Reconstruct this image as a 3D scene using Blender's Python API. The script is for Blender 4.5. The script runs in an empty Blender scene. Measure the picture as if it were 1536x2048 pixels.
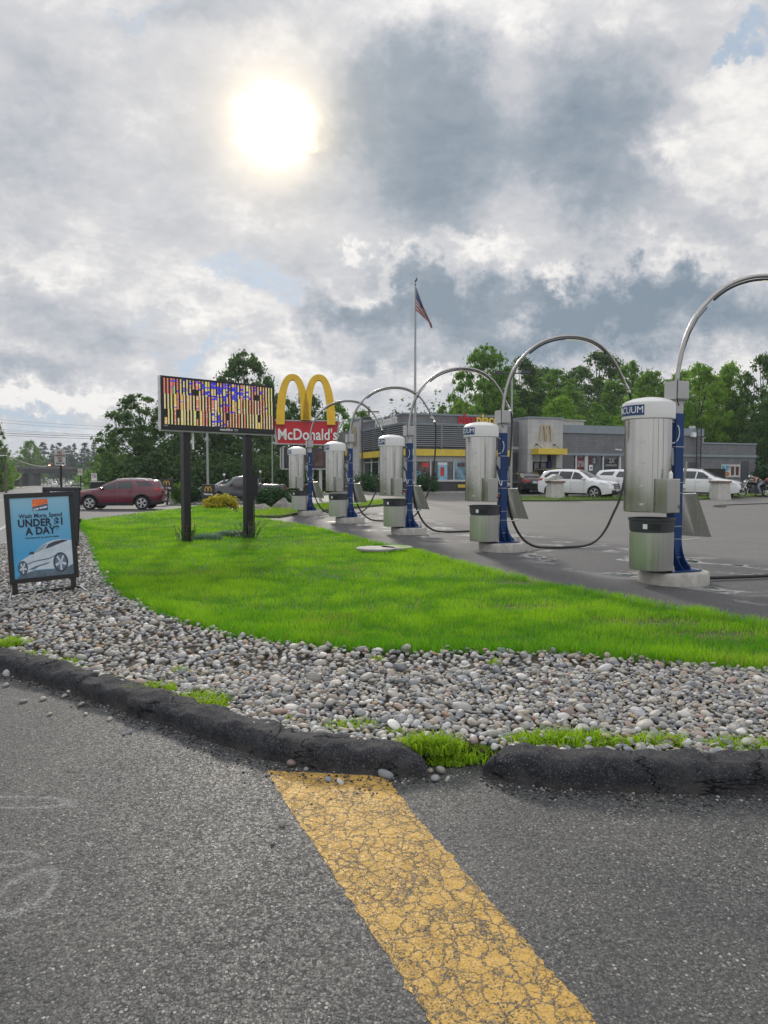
import bpy, bmesh, math, random
import numpy as np
from mathutils import Vector, Matrix, Euler
from mathutils.geometry import delaunay_2d_cdt
R = math.radians
PI = math.pi
scene = bpy.context.scene
C = scene.collection
random.seed(7)

# ------------------------------------------------------------------ camera
F, HC, HZ = 1422.0, 1.5, 954.0
PITCH = -math.atan((1024 - HZ) / F)
cd = bpy.data.cameras.new('camera'); cam = bpy.data.objects.new('camera', cd); C.objects.link(cam)
cam.location = (0, 0, HC); cam.rotation_euler = (PI/2 + PITCH, 0, 0)
cd.sensor_fit = 'VERTICAL'; cd.sensor_height = 24; cd.lens = 24 * F / 2048
cd.clip_start = 0.05; cd.clip_end = 3000
scene.camera = cam
SP, CP = math.sin(PITCH), math.cos(PITCH)
def ray(px, py):                      # direction through a photo pixel, scaled so that y = 1
    u, v = (px - 768) / F, (1024 - py) / F
    x, y, z = u, CP - v*SP, SP + v*CP
    return x/y, 1.0, z/y
def at(px, py, D):                    # world point at distance D along +Y
    a = ray(px, py); return Vector((a[0]*D, D, HC + a[2]*D))
def sm(a, b, t):
    t = min(1, max(0, (t - a)/(b - a))); return t*t*(3 - 2*t)
def T(x, y):                          # the lie of the land
    l = 0 if y < 18 else (-.0125*(y-18) if y < 40 else -.275 - .0066*(min(y, 250)-40))
    r = 0 if y < 20 else (.01*(y-20) if y < 40 else .2 + .02*(min(y, 50)-40))
    if y > 74: r += min(9, .12*(y-74)) * sm(-8, 30, x)
    a = sm(-9, -1, x)
    return l + (r - l)*a
def G(px, py, z=0.0):                 # where the ray through a pixel meets the ground (+z)
    a = ray(px, py); d = 5.0
    for i in range(60):
        g = T(a[0]*d, d) + z
        nd = (HC - g) / max(1e-4, -a[2])
        d = d*.4 + min(nd, 900)*.6
    return Vector((a[0]*d, d, T(a[0]*d, d) + z))

# ------------------------------------------------------------------ world, sun, exposure
SUNDIR = Vector(ray(545, 250)).normalized()
SUN_EL = math.asin(SUNDIR.z); SUN_AZ = math.atan2(SUNDIR.x, SUNDIR.y)
w = bpy.data.worlds.new('World'); scene.world = w; w.use_nodes = True
nt = w.node_tree; nt.nodes.clear()
class NT:                             # a few words for wiring nodes
    def __init__(s, nt): s.nt = nt
    def n(s, typ, **kw):
        nd = s.nt.nodes.new(typ)
        for k, v in kw.items():
            if k.startswith('_'): nd.inputs[k[1:].replace('_', ' ')].default_value = v
            else: setattr(nd, k, v)
        return nd
    def put(s, inp, v):
        if isinstance(v, bpy.types.NodeSocket): s.nt.links.new(v, inp)
        elif v is not None:
            if inp.type == 'RGBA' and not isinstance(v, (int, float)) and len(v) == 3: v = (*v, 1)
            inp.default_value = v
    def m(s, op, a, b=None, c=None, clamp=False):
        nd = s.nt.nodes.new('ShaderNodeMath'); nd.operation = op; nd.use_clamp = clamp
        for i, v in enumerate((a, b, c)):
            if v is not None: s.put(nd.inputs[i], v)
        return nd.outputs[0]
    def v(s, op, a, b=None, c=None):
        nd = s.nt.nodes.new('ShaderNodeVectorMath'); nd.operation = op
        for i, x in enumerate((a, b, c)):
            if x is not None:
                if op == 'SCALE' and i == 1: s.put(nd.inputs['Scale'], x)
                else: s.put(nd.inputs[i], x)
        return nd.outputs['Value'] if op in ('LENGTH', 'DOT_PRODUCT', 'DISTANCE') else nd.outputs[0]
    def mix(s, f, a, b, mode='MIX'):
        nd = s.nt.nodes.new('ShaderNodeMix'); nd.data_type = 'RGBA'; nd.blend_type = mode
        s.put(nd.inputs[0], f); s.put(nd.inputs[6], a); s.put(nd.inputs[7], b); return nd.outputs[2]
    def noise(s, vec, scale, detail=3, rough=.5, dist=0, lac=2.0):
        nd = s.n('ShaderNodeTexNoise'); s.put(nd.inputs['Vector'], vec)
        for k, x in (('Scale', scale), ('Detail', detail), ('Roughness', rough), ('Distortion', dist), ('Lacunarity', lac)): s.put(nd.inputs[k], x)
        return nd.outputs[0]
    def vor(s, vec, scale, feat='F1', rand=1.0, out='Distance'):
        nd = s.n('ShaderNodeTexVoronoi', feature=feat); s.put(nd.inputs['Vector'], vec)
        nd.inputs['Scale'].default_value = scale; nd.inputs['Randomness'].default_value = rand
        return nd.outputs[out]
    def mr(s, x, a, b, c=0.0, d=1.0, smooth=False):
        nd = s.nt.nodes.new('ShaderNodeMapRange'); nd.interpolation_type = 'SMOOTHSTEP' if smooth else 'LINEAR'
        for i, q in enumerate((x, a, b, c, d)): s.put(nd.inputs[i], q)
        return nd.outputs[0]
    def ramp(s, x, stops):
        nd = s.nt.nodes.new('ShaderNodeValToRGB'); s.put(nd.inputs[0], x)
        el = nd.color_ramp.elements
        while len(el) < len(stops): el.new(0.5)
        for e, (p, c) in zip(el, stops): e.position = p; e.color = (*c, 1)
        return nd.outputs[0]
    def comb(s, x, y, z):
        nd = s.n('ShaderNodeCombineXYZ')
        for i, q in enumerate((x, y, z)): s.put(nd.inputs[i], q)
        return nd.outputs[0]

k = NT(nt)
tc = k.n('ShaderNodeTexCoord').outputs['Generated']
d = k.v('NORMALIZE', tc)
sx = k.n('ShaderNodeSeparateXYZ'); k.put(sx.inputs[0], d); X, Y, Z = sx.outputs
Zp = k.m('MAXIMUM', Z, 0.0)
den = k.m('ADD', Zp, .30)
plane = k.comb(k.m('DIVIDE', X, den), k.m('DIVIDE', Y, den), 0.3)
Yc = k.m('MAXIMUM', Y, .12)
front = k.mr(Y, .1, .4)
U = k.m('DIVIDE', X, Yc); V = k.m('DIVIDE', Z, Yc)
uv0 = k.comb(U, V, 0.0)
def nvec(vec, scale, amp, det=5, rough=.6):           # vector noise in -amp..amp
    nd = k.n('ShaderNodeTexNoise'); k.put(nd.inputs['Vector'], vec)
    nd.inputs['Scale'].default_value = scale; nd.inputs['Detail'].default_value = det; nd.inputs['Roughness'].default_value = rough
    return k.v('SCALE', k.v('SUBTRACT', nd.outputs['Color'], (.5, .5, .5)), amp)
warp = k.v('ADD', k.v('ADD', uv0, nvec(uv0, 3.2, .34, 7, .66)), nvec(uv0, 12, .11, 5, .65))
def blobs(lst):
    tot = None
    for px, py, rx, ry, amp in lst:
        u, v_ = (px-768)/F, (HZ-py)/F
        q = k.v('MULTIPLY', k.v('SUBTRACT', warp, (u, v_, 0)), (F/rx, F/ry, 0.0))
        x = k.mr(k.v('LENGTH', q), 0.15, 1.35, amp, 0.0, True)
        tot = x if tot is None else k.m('ADD', tot, x)
    return tot
DARK = [(860,330,150,230,.52), (1120,270,190,150,.46), (800,150,170,90,.26), (700,270,75,110,.34), (1000,620,380,62,.60),
        (690,640,100,70,.30), (1380,650,330,75,.50), (1230,430,110,90,.36), (120,610,230,70,.20), (330,230,120,300,.08), (60,300,140,200,.14),
        (480,40,240,60,.22), (1440,480,200,50,.16), (640,430,120,70,.22), (90,720,220,30,.24), (250,660,200,40,.16), (760,700,250,25,.24), (1180,120,240,60,.20)]
LIGHT = [(540,420,150,120,.06), (690,572,75,30,.24), (1090,572,85,30,.42), (950,512,90,34,.34), (1290,370,60,110,.26), (620,700,90,60,.30),
         (130,790,190,28,.46), (420,610,110,40,.16), (820,560,140,26,.26), (1480,250,140,180,.20), (350,500,220,90,.02), (920,760,170,40,.34),
         (80,520,150,60,.12), (520,760,120,40,.26), (1330,560,130,26,.14), (1010,100,80,200,.10), (260,850,140,24,.10)]
BLUE = [(430,692,80,28,1.3), (480,575,120,34,1.1), (1440,105,80,24,1.05), (1500,70,70,32,1.0), (60,845,240,36,1.1), (215,120,70,30,.35), (300,20,120,26,.7), (330,640,90,26,.6), (560,600,70,26,.7)]
sd = k.m('MULTIPLY', blobs(DARK), front); sl = k.m('MULTIPLY', blobs(LIGHT), front); sb = k.m('MULTIPLY', blobs(BLUE), front)
n1 = k.noise(plane, 1.5, 10, .60, .3)
n2 = k.noise(k.v('ADD', plane, nvec(plane, 3.0, .22, 4, .5)), 4.4, 11, .66, 0)
n3 = k.noise(plane, 34, 5, .6, .2)
s0 = k.m('MULTIPLY_ADD', k.m('SUBTRACT', n1, .5), .80, .72)
s1 = k.m('MULTIPLY_ADD', k.m('SUBTRACT', n2, .5), .95, s0)
s2 = k.m('MULTIPLY_ADD', k.m('SUBTRACT', n3, .5), .26, s1)
s3 = k.m('ADD', k.m('SUBTRACT', s2, k.m('MULTIPLY', sd, 1.12)), sl, clamp=True)
cloud = k.ramp(s3, [(0.0, (.20,.265,.335)), (.25, (.295,.35,.415)), (.5, (.45,.48,.53)), (.75, (.62,.625,.65)), (1.0, (.92,.90,.87))])
sky = k.n('ShaderNodeTexSky', sky_type='NISHITA', sun_disc=False, sun_elevation=SUN_EL, sun_rotation=SUN_AZ, altitude=50, air_density=1.0, dust_density=1.0, ozone_density=1.2)
bluec = k.v('SCALE', sky.outputs[0], .10)
gap = k.m('ADD', sb, k.m('MULTIPLY', k.m('SUBTRACT', n2, .5), 1.3))
gapm = k.m('MULTIPLY', k.mr(gap, .25, 1.35, 0, .85, True), 1.0)
bl2 = k.mix(.9, bluec, (.29, .44, .62))
col = k.mix(gapm, cloud, bl2)
# the veil round the sun
cosa = k.v('DOT_PRODUCT', d, tuple(SUNDIR))
ang = k.m('MULTIPLY', k.m('ARCCOSINE', k.m('MINIMUM', cosa, .99999)), 180/PI)
aw = k.m('ADD', k.m('ADD', ang, k.m('MULTIPLY', k.m('SUBTRACT', n2, .5), 3.6)), k.m('MULTIPLY', k.m('SUBTRACT', n3, .5), 1.6))
g1 = k.m('POWER', 2.718, k.m('MULTIPLY', k.m('POWER', k.m('DIVIDE', k.m('MAXIMUM', aw, 0.0), 1.12), 1.7), -1.0))
g2 = k.m('POWER', 2.718, k.m('MULTIPLY', k.m('DIVIDE', k.m('MAXIMUM', aw, 0.0), 1.75), -1.0))
g3 = k.m('POWER', 2.718, k.m('MULTIPLY', k.m('DIVIDE', ang, 17.0), -1.0))
col = k.v('ADD', col, k.v('SCALE', (1.0, .97, .88), k.m('MULTIPLY', g1, 14.0)))
col = k.v('ADD', col, k.v('SCALE', (1.0, .74, .30), k.m('MULTIPLY', g2, 1.9)))
col = k.v('ADD', col, k.v('SCALE', (1.0, .90, .76), k.m('MULTIPLY', g3, .14)))
# unseen sky behind the camera, brightened to light the faces turned towards it
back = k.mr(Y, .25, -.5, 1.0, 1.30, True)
up = k.mr(Z, .45, .9, 1.0, 1.7, True)
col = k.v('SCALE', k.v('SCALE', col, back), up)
ground = k.mr(Z, -.02, -.10)
col = k.mix(ground, col, (.10, .10, .09))
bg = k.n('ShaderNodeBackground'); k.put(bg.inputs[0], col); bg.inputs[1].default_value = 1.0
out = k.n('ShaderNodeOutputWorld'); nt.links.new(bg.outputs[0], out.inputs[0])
w.cycles.sampling_method = 'MANUAL'; w.cycles.sample_map_resolution = 1024
sl_ = bpy.data.lights.new('sun', 'SUN'); sun = bpy.data.objects.new('sun', sl_); C.objects.link(sun)
sl_.energy = 1.9; sl_.angle = R(7.0); sl_.color = (1, .93, .82)
sun.rotation_euler = (-SUNDIR).to_track_quat('-Z', 'Y').to_euler(); sun.location = (0, 0, 40)
scene.view_settings.view_transform = 'Standard'; scene.view_settings.look = 'None'
scene.view_settings.exposure = 0.0; scene.view_settings.gamma = 1.0
try:
    scene.cycles.use_denoising = True; scene.cycles.max_bounces = 6; scene.cycles.transparent_max_bounces = 6
    scene.cycles.diffuse_bounces = 3; scene.cycles.glossy_bounces = 3
except Exception: pass

# ------------------------------------------------------------------ helpers
def tag(o, label=None, cat=None, group=None, kind=None):
    if label: o['label'] = label
    if cat: o['category'] = cat
    if group: o['group'] = group
    if kind: o['kind'] = kind
    return o
def thing(name, label, cat, loc=(0,0,0), rz=0.0, group=None):
    o = bpy.data.objects.new(name, None); C.objects.link(o); o.empty_display_size = .2
    o.location = loc; o.rotation_euler = (0, 0, rz); tag(o, label, cat, group); return o
def copy_tree(o, parent=None):
    c = o.copy(); C.objects.link(c); c.parent = parent
    for ch in list(o.children): copy_tree(ch, c)
    return c
class MB:
    def __init__(s): s.v = []; s.f = []
    def add(s, vs, fs):
        b = len(s.v); s.v += [tuple(p) for p in vs]; s.f += [tuple(i+b for i in f) for f in fs]; return s
    def box(s, x0, x1, y0, y1, z0, z1, M=None):
        vs = [(x, y, z) for x in (x0, x1) for y in (y0, y1) for z in (z0, z1)]
        if M is not None: vs = [M @ Vector(p) for p in vs]
        return s.add(vs, [(0,1,3,2), (4,6,7,5), (0,4,5,1), (2,3,7,6), (0,2,6,4), (1,5,7,3)])
    def lathe(s, prof, n=24, M=None, cap=True):
        vs = []; fs = []
        for r, z in prof:
            for i in range(n): a = 2*PI*i/n; vs.append((r*math.cos(a), r*math.sin(a), z))
        for j in range(len(prof)-1):
            for i in range(n):
                i2 = (i+1) % n; fs.append((j*n+i, j*n+i2, (j+1)*n+i2, (j+1)*n+i))
        if cap: fs.append(tuple(reversed(range(n)))); fs.append(tuple(range((len(prof)-1)*n, len(prof)*n)))
        if M is not None: vs = [M @ Vector(p) for p in vs]
        return s.add(vs, fs)
    def cyl(s, p, q, r, n=12, r2=None):
        p, q = Vector(p), Vector(q); dv = q - p
        M = Matrix.Translation(p) @ dv.to_track_quat('Z', 'Y').to_matrix().to_4x4()
        return s.lathe([(r, 0), (r if r2 is None else r2, dv.length)], n, M)
    def tube(s, pts, r, n=8, cap=True):
        pts = [Vector(p) for p in pts]; N = len(pts)
        rs = r if isinstance(r, (list, tuple)) else [r]*N
        vs = []; fs = []; prev = None
        for i, p in enumerate(pts):
            t = (pts[min(i+1, N-1)] - pts[max(i-1, 0)]).normalized()
            if prev is None:
                a = Vector((0,0,1)) if abs(t.z) < .9 else Vector((1,0,0)); u = t.cross(a).normalized()
            else: u = (prev - t*prev.dot(t)).normalized()
            prev = u; v_ = t.cross(u)
            for j in range(n):
                a = 2*PI*j/n; vs.append(p + (u*math.cos(a) + v_*math.sin(a))*rs[i])
        for i in range(N-1):
            for j in range(n):
                j2 = (j+1) % n; fs.append((i*n+j, i*n+j2, (i+1)*n+j2, (i+1)*n+j))
        if cap: fs.append(tuple(reversed(range(n)))); fs.append(tuple(range((N-1)*n, N*n)))
        return s.add(vs, fs)
    def prism(s, poly, d0, d1, M=None):               # poly in the XY plane, extruded along Z
        n = len(poly); vs = [(x, y, d0) for x, y in poly] + [(x, y, d1) for x, y in poly]
        if M is not None: vs = [M @ Vector(p) for p in vs]
        return s.add(vs, [tuple(reversed(range(n))), tuple(range(n, 2*n))] + [(i, (i+1) % n, n+(i+1) % n, n+i) for i in range(n)])
    def build(s, name, mat, parent=None, smooth=False, bev=0, ang=35):
        me = bpy.data.meshes.new(name); me.from_pydata(s.v, [], s.f); me.update()
        bm = bmesh.new(); bm.from_mesh(me); bmesh.ops.recalc_face_normals(bm, faces=bm.faces); bm.to_mesh(me); bm.free()
        return link(name, me, mat, parent, smooth, bev, ang)
def link(name, me, mat, parent=None, smooth=False, bev=0, ang=35):
    o = bpy.data.objects.new(name, me); C.objects.link(o)
    if mat: me.materials.append(mat)
    if smooth:
        me.shade_smooth(); me.set_sharp_from_angle(angle=R(ang))
    if bev:
        b = o.modifiers.new('bevel', 'BEVEL'); b.width = bev; b.segments = 2; b.limit_method = 'ANGLE'; b.angle_limit = R(40)
    if parent: o.parent = parent
    return o
VERT = Matrix.Rotation(PI/2, 4, 'X')                   # XY shapes stand up, facing -Y
def frame(o, r, u):                                    # matrix: x->r, y->u, z->r x u
    r, u = Vector(r).normalized(), Vector(u).normalized(); n = r.cross(u)
    return Matrix(((r.x,u.x,n.x,o[0]),(r.y,u.y,n.y,o[1]),(r.z,u.z,n.z,o[2]),(0,0,0,1)))
def text_mb(body, size, ext=.01, bold=0.0, align='CENTER', sx=1.0, shear=0.0, space=1.0):
    cu = bpy.data.curves.new('t', 'FONT'); cu.body = body; cu.size = size; cu.extrude = ext; cu.offset = bold
    cu.align_x = align; cu.align_y = 'CENTER'; cu.shear = shear; cu.space_character = space; cu.resolution_u = 3
    o = bpy.data.objects.new('t', cu); C.objects.link(o)
    dg = bpy.context.evaluated_depsgraph_get(); me = bpy.data.meshes.new_from_object(o.evaluated_get(dg))
    bpy.data.objects.remove(o); bpy.data.curves.remove(cu)
    mb = MB(); mb.add([(v.co.x*sx, v.co.y, v.co.z) for v in me.vertices], [tuple(p.vertices) for p in me.polygons])
    bpy.data.meshes.remove(me); return mb
def xf(mb, M): mb.v = [tuple(M @ Vector(p)) for p in mb.v]; return mb
def inpoly(P, poly):
    x, y = P[:, 0], P[:, 1]; c = np.zeros(len(P), bool); n = len(poly)
    for i in range(n):
        x1, y1 = poly[i][0], poly[i][1]; x2, y2 = poly[(i+1) % n][0], poly[(i+1) % n][1]
        if y1 == y2: continue
        c ^= ((y1 > y) != (y2 > y)) & (x < (x2-x1)*(y-y1)/(y2-y1) + x1)
    return c
def edist(P, poly, closed=True):
    dm = np.full(len(P), 1e9); n = len(poly)
    for i in range(n if closed else n-1):
        a = np.array(poly[i][:2], float); b = np.array(poly[(i+1) % n][:2], float); ab = b-a
        t = np.clip(((P-a) @ ab)/max(1e-12, ab @ ab), 0, 1); dm = np.minimum(dm, np.hypot(*(P-(a+t[:, None]*ab)).T))
    return dm
def dens(poly, step, closed=True):                     # resample a polyline
    outp = []; n = len(poly)
    for i in range(n if closed else n-1):
        a, b = poly[i], poly[(i+1) % n]; L = math.hypot(b[0]-a[0], b[1]-a[1]); m = max(1, int(math.ceil(L/step)))
        for j in range(m): outp.append((a[0]+(b[0]-a[0])*j/m, a[1]+(b[1]-a[1])*j/m))
    if not closed: outp.append(tuple(poly[-1][:2]))
    return outp
def chaikin(p, n=2, closed=True):
    for _ in range(n):
        q = [] if closed else [p[0]]
        for i in range(len(p) if closed else len(p)-1):
            a, b = p[i], p[(i+1) % len(p)]
            q += [(a[0]*.75+b[0]*.25, a[1]*.75+b[1]*.25), (a[0]*.25+b[0]*.75, a[1]*.25+b[1]*.75)]
        if not closed: q.append(p[-1])
        p = q
    return p
def fill2d(poly, step, grid=None):                     # triangulate a polygon with inner points
    ed = dens(poly, step); P = np.array(ed)
    g = grid or step
    xs = np.arange(P[:,0].min(), P[:,0].max(), g); ys = np.arange(P[:,1].min(), P[:,1].max(), g)
    Q = np.array([(a, b) for a in xs for b in ys]) if len(xs)*len(ys) else np.zeros((0,2))
    if len(Q): Q = Q[inpoly(Q, ed)]
    if len(Q): Q = Q[edist(Q, ed) > g*.35]
    vs = [Vector(p) for p in ed] + [Vector(p) for p in Q]
    n = len(ed)
    r = delaunay_2d_cdt(vs, [(i, (i+1) % n) for i in range(n)], [], 1, 1e-6)
    return [(v.x, v.y) for v in r[0]], [tuple(f) for f in r[2]]
def sheet(name, poly, z, mat, step=1.5, skirt=0, parent=None, kind='structure', grid=None):
    vs, fs = fill2d(poly, step, grid)
    mb = MB(); mb.add([(x, y, T(x, y)+z) for x, y in vs], fs)
    if skirt:
        ed = dens(poly, step); n = len(ed)
        mb.add([(x, y, T(x, y)+z) for x, y in ed] + [(x, y, T(x, y)+z-skirt) for x, y in ed], [(i, (i+1) % n, n+(i+1) % n, n+i) for i in range(n)])
    me = bpy.data.meshes.new(name); me.from_pydata(mb.v, [], mb.f); me.update()
    bm = bmesh.new(); bm.from_mesh(me); bmesh.ops.remove_doubles(bm, verts=bm.verts, dist=1e-4); bmesh.ops.recalc_face_normals(bm, faces=bm.faces)
    if sum(f.normal.z*f.calc_area() for f in bm.faces) < 0: bmesh.ops.reverse_faces(bm, faces=bm.faces)
    bm.to_mesh(me); bm.free()
    o = link(name, me, mat, parent)
    if kind and not parent: o['kind'] = kind
    return o
def npmesh(name, V, tris, mat, cols=None, parent=None, smooth=False, cname='tint'):
    me = bpy.data.meshes.new(name); V = np.ascontiguousarray(V, np.float32); tris = np.ascontiguousarray(tris, np.int32)
    nv, nf = len(V), len(tris); kk = tris.shape[1]
    me.vertices.add(nv); me.vertices.foreach_set('co', V.ravel())
    me.loops.add(nf*kk); me.loops.foreach_set('vertex_index', tris.ravel())
    me.polygons.add(nf); me.polygons.foreach_set('loop_start', np.arange(0, nf*kk, kk, dtype=np.int32))
    me.polygons.foreach_set('loop_total', np.full(nf, kk, np.int32))
    if smooth: me.polygons.foreach_set('use_smooth', np.ones(nf, bool))
    me.update(calc_edges=True)
    if cols is not None:
        at_ = me.color_attributes.new(cname, 'FLOAT_COLOR', 'POINT')
        c4 = np.ones((nv, 4), np.float32); c4[:, :3] = cols; at_.data.foreach_set('color', c4.ravel())
    me.validate(verbose=False)
    o = bpy.data.objects.new(name, me); C.objects.link(o); me.materials.append(mat)
    if parent: o.parent = parent
    return o

# ------------------------------------------------------------------ materials
MATS = {}
def mat(name, col=(.5,.5,.5), rough=.5, metal=0.0, var=.12, vs=6.0, bump=0.0, bs=40.0, emit=None, es=1.0, spec=None, coat=0.0, trans=0.0, streak=False, alpha=None):
    if name in MATS: return MATS[name]
    m = bpy.data.materials.new(name); m.use_nodes = True; k = NT(m.node_tree); b = m.node_tree.nodes['Principled BSDF']
    tc = k.n('ShaderNodeTexCoord').outputs['Object']
    n = k.noise(tc, vs, 5, .6)
    lo = tuple(c*(1-var) for c in col); hi = tuple(min(1, c*(1+var)) for c in col)
    k.put(b.inputs['Base Color'], k.mix(k.mr(n, .3, .7), lo, hi))
    k.put(b.inputs['Roughness'], k.mr(k.noise(tc, vs*2.3, 4, .6), .3, .7, max(0, rough*.85), min(1, rough*1.15)))
    b.inputs['Metallic'].default_value = metal
    if spec is not None: b.inputs['Specular IOR Level'].default_value = spec
    if coat: b.inputs['Coat Weight'].default_value = coat; b.inputs['Coat Roughness'].default_value = .05
    if trans: b.inputs['Transmission Weight'].default_value = trans; b.inputs['IOR'].default_value = 1.15
    if alpha is not None: b.inputs['Alpha'].default_value = alpha
    if emit: b.inputs['Emission Color'].default_value = (*emit, 1); b.inputs['Emission Strength'].default_value = es
    if bump:
        bp = k.n('ShaderNodeBump'); bp.inputs['Strength'].default_value = bump; bp.inputs['Distance'].default_value = .01
        k.put(bp.inputs['Height'], k.noise(tc, bs, 5, .65)); m.node_tree.links.new(bp.outputs[0], b.inputs['Normal'])
    MATS[name] = m; return m
def mat_steel(name, base=(.47,.465,.44), rough=.16):
    m = bpy.data.materials.new(name); m.use_nodes = True; k = NT(m.node_tree); b = m.node_tree.nodes['Principled BSDF']
    tc = k.n('ShaderNodeTexCoord').outputs['Object']
    st = k.noise(k.v('MULTIPLY', tc, (24, 24, .25)), 1.0, 4, .7)
    bl = k.noise(tc, 3.0, 4, .6)
    k.put(b.inputs['Base Color'], k.mix(k.mr(st, .3, .7), tuple(c*.90 for c in base), tuple(c*1.05 for c in base)))
    k.put(b.inputs['Roughness'], k.m('ADD', k.mr(st, .3, .7, rough*.85, rough*1.15), k.mr(bl, .35, .75, -.03, .08)))
    b.inputs['Metallic'].default_value = 1; b.inputs['Anisotropic'].default_value = .85
    tg_ = k.n('ShaderNodeTangent', direction_type='RADIAL', axis='Z'); m.node_tree.links.new(tg_.outputs[0], b.inputs['Tangent'])
    bp = k.n('ShaderNodeBump'); bp.inputs['Strength'].default_value = .06; bp.inputs['Distance'].default_value = .003
    k.put(bp.inputs['Height'], st); m.node_tree.links.new(bp.outputs[0], b.inputs['Normal'])
    return m
def mat_leaf(name, a, b_, tr=.35):
    m = bpy.data.materials.new(name); m.use_nodes = True; k = NT(m.node_tree); nt = m.node_tree
    b = nt.nodes['Principled BSDF']
    at_ = k.n('ShaderNodeAttribute', attribute_name='tint')
    oi = k.n('ShaderNodeObjectInfo').outputs['Random']
    sp = k.n('ShaderNodeSeparateXYZ'); k.put(sp.inputs[0], at_.outputs['Vector'])
    c = k.mix(sp.outputs[0], a, b_)
    c = k.mix(k.m('MULTIPLY', oi, .35), c, tuple(x*1.5 for x in a))
    c = k.mix(sp.outputs[1], c, (.36,.31,.12))
    k.put(b.inputs['Base Color'], c); b.inputs['Roughness'].default_value = .55; b.inputs['Specular IOR Level'].default_value = .25
    tl = k.n('ShaderNodeBsdfTranslucent'); k.put(tl.inputs[0], k.mix(1.0, c, (1.25, 1.35, .55), 'MULTIPLY'))
    mx = k.n('ShaderNodeMixShader'); mx.inputs[0].default_value = tr
    nt.links.new(b.outputs[0], mx.inputs[1]); nt.links.new(tl.outputs[0], mx.inputs[2])
    nt.links.new(mx.outputs[0], nt.nodes['Material Output'].inputs[0]); return m

def asphalt_nodes(k, kind):
    P = k.n('ShaderNodeNewGeometry').outputs['Position']
    big = k.noise(P, .55, 5, .6); mid = k.noise(P, 3.2, 5, .6); fine = k.noise(P, 60, 3, .7)
    if kind == 'coarse':
        base = (.018,.019,.020)
        cellc = k.vor(P, 92, out='Color'); celld = k.vor(P, 92)
        cc = k.n('ShaderNodeSeparateColor'); k.put(cc.inputs[0], cellc)
        c2 = k.vor(P, 230, out='Color'); c2s = k.n('ShaderNodeSeparateColor'); k.put(c2s.inputs[0], c2)
        agg = k.ramp(cc.outputs[0], [(0, (.022,.025,.027)), (.40, (.060,.064,.065)), (.72, (.115,.120,.115)), (.88, (.19,.19,.175)), (.965, (.34,.33,.30)), (1, (.65,.63,.60))])
        agg2 = k.ramp(c2s.outputs[1], [(0, (.03,.03,.033)), (.6, (.09,.09,.095)), (.95, (.22,.22,.21)), (1, (.5,.5,.48))])
        inst = k.mr(celld, .46, .60, 1, 0)
        c = k.mix(inst, base, agg)
        c = k.mix(k.mr(fine, .42, .6), c, agg2)
        c = k.mix(k.mr(mid, .40, .75, 0, .30), c, (.095,.094,.088))
        c = k.mix(k.mr(big, .45, .70, 0, .30), c, (.125,.122,.112))
        c = k.mix(1.0, c, k.mix(k.mr(k.noise(P, 1.1, 6, .65, 1.0), .3, .7), (.60,.61,.64), (1.0,.985,.95)), 'MULTIPLY')
        h = k.m('ADD', k.m('MULTIPLY', inst, 1.0), k.m('MULTIPLY', fine, .7))
        return c, h, k.mr(cc.outputs[1], 0, 1, .5, .85), .55, .006
    if kind == 'lot':
        cc = k.n('ShaderNodeSeparateColor'); k.put(cc.inputs[0], k.vor(P, 120, out='Color'))
        c = k.ramp(cc.outputs[0], [(0, (.050,.051,.056)), (.6, (.082,.082,.084)), (.93, (.13,.128,.122)), (1, (.3,.3,.29))])
        # older, lighter lane beyond the bays
        st = k.mr(k.noise(k.v('MULTIPLY', P, (.4, 1.3, 1)), 1.2, 6, .65, .8), .40, .62)
        c = k.mix(k.m('MULTIPLY', st, .45), c, (.125,.122,.115))
        sp = k.n('ShaderNodeSeparateXYZ'); k.put(sp.inputs[0], P)
        # distance from the row of vacuums
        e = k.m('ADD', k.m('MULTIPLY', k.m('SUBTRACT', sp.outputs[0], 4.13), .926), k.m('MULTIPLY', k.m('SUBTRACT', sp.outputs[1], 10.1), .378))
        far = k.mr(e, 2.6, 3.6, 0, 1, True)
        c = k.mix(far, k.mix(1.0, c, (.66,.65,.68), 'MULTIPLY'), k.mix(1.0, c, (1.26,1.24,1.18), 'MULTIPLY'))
        drain = k.m('MULTIPLY', k.m('MULTIPLY', k.mr(e, -.9, .2, 0, 1, True), k.mr(e, 2.2, 3.4, 1, 0, True)), 1.0)
        wn = k.noise(k.v('MULTIPLY', P, (.8, 1.0, 1)), 1.15, 6, .6, 1.0)
        scale_ = k.m('MULTIPLY', k.mr(wn, .545, .575), drain)         # dried mineral bloom round the puddles
        c = k.mix(k.m('MULTIPLY', scale_, .62), c, (.40,.40,.39))
        wet = k.m('MULTIPLY', k.mr(wn, .612, .625, 0, 1), drain)
        c = k.mix(wet, c, (.02,.022,.025))
        return c, k.m('MULTIPLY', fine, 1.0), k.m('SUBTRACT', .72, k.m('MULTIPLY', wet, .66)), k.m('SUBTRACT', .35, k.m('MULTIPLY', wet, .34)), .004
    cc = k.n('ShaderNodeSeparateColor'); k.put(cc.inputs[0], k.vor(P, 70, out='Color'))
    c = k.ramp(cc.outputs[0], [(0, (.12,.12,.122)), (.6, (.17,.17,.168)), (1, (.25,.245,.24))])
    c = k.mix(k.mr(mid, .4, .7, 0, .4), c, (.13,.13,.13))
    return c, fine, .75, .3, .004
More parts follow.
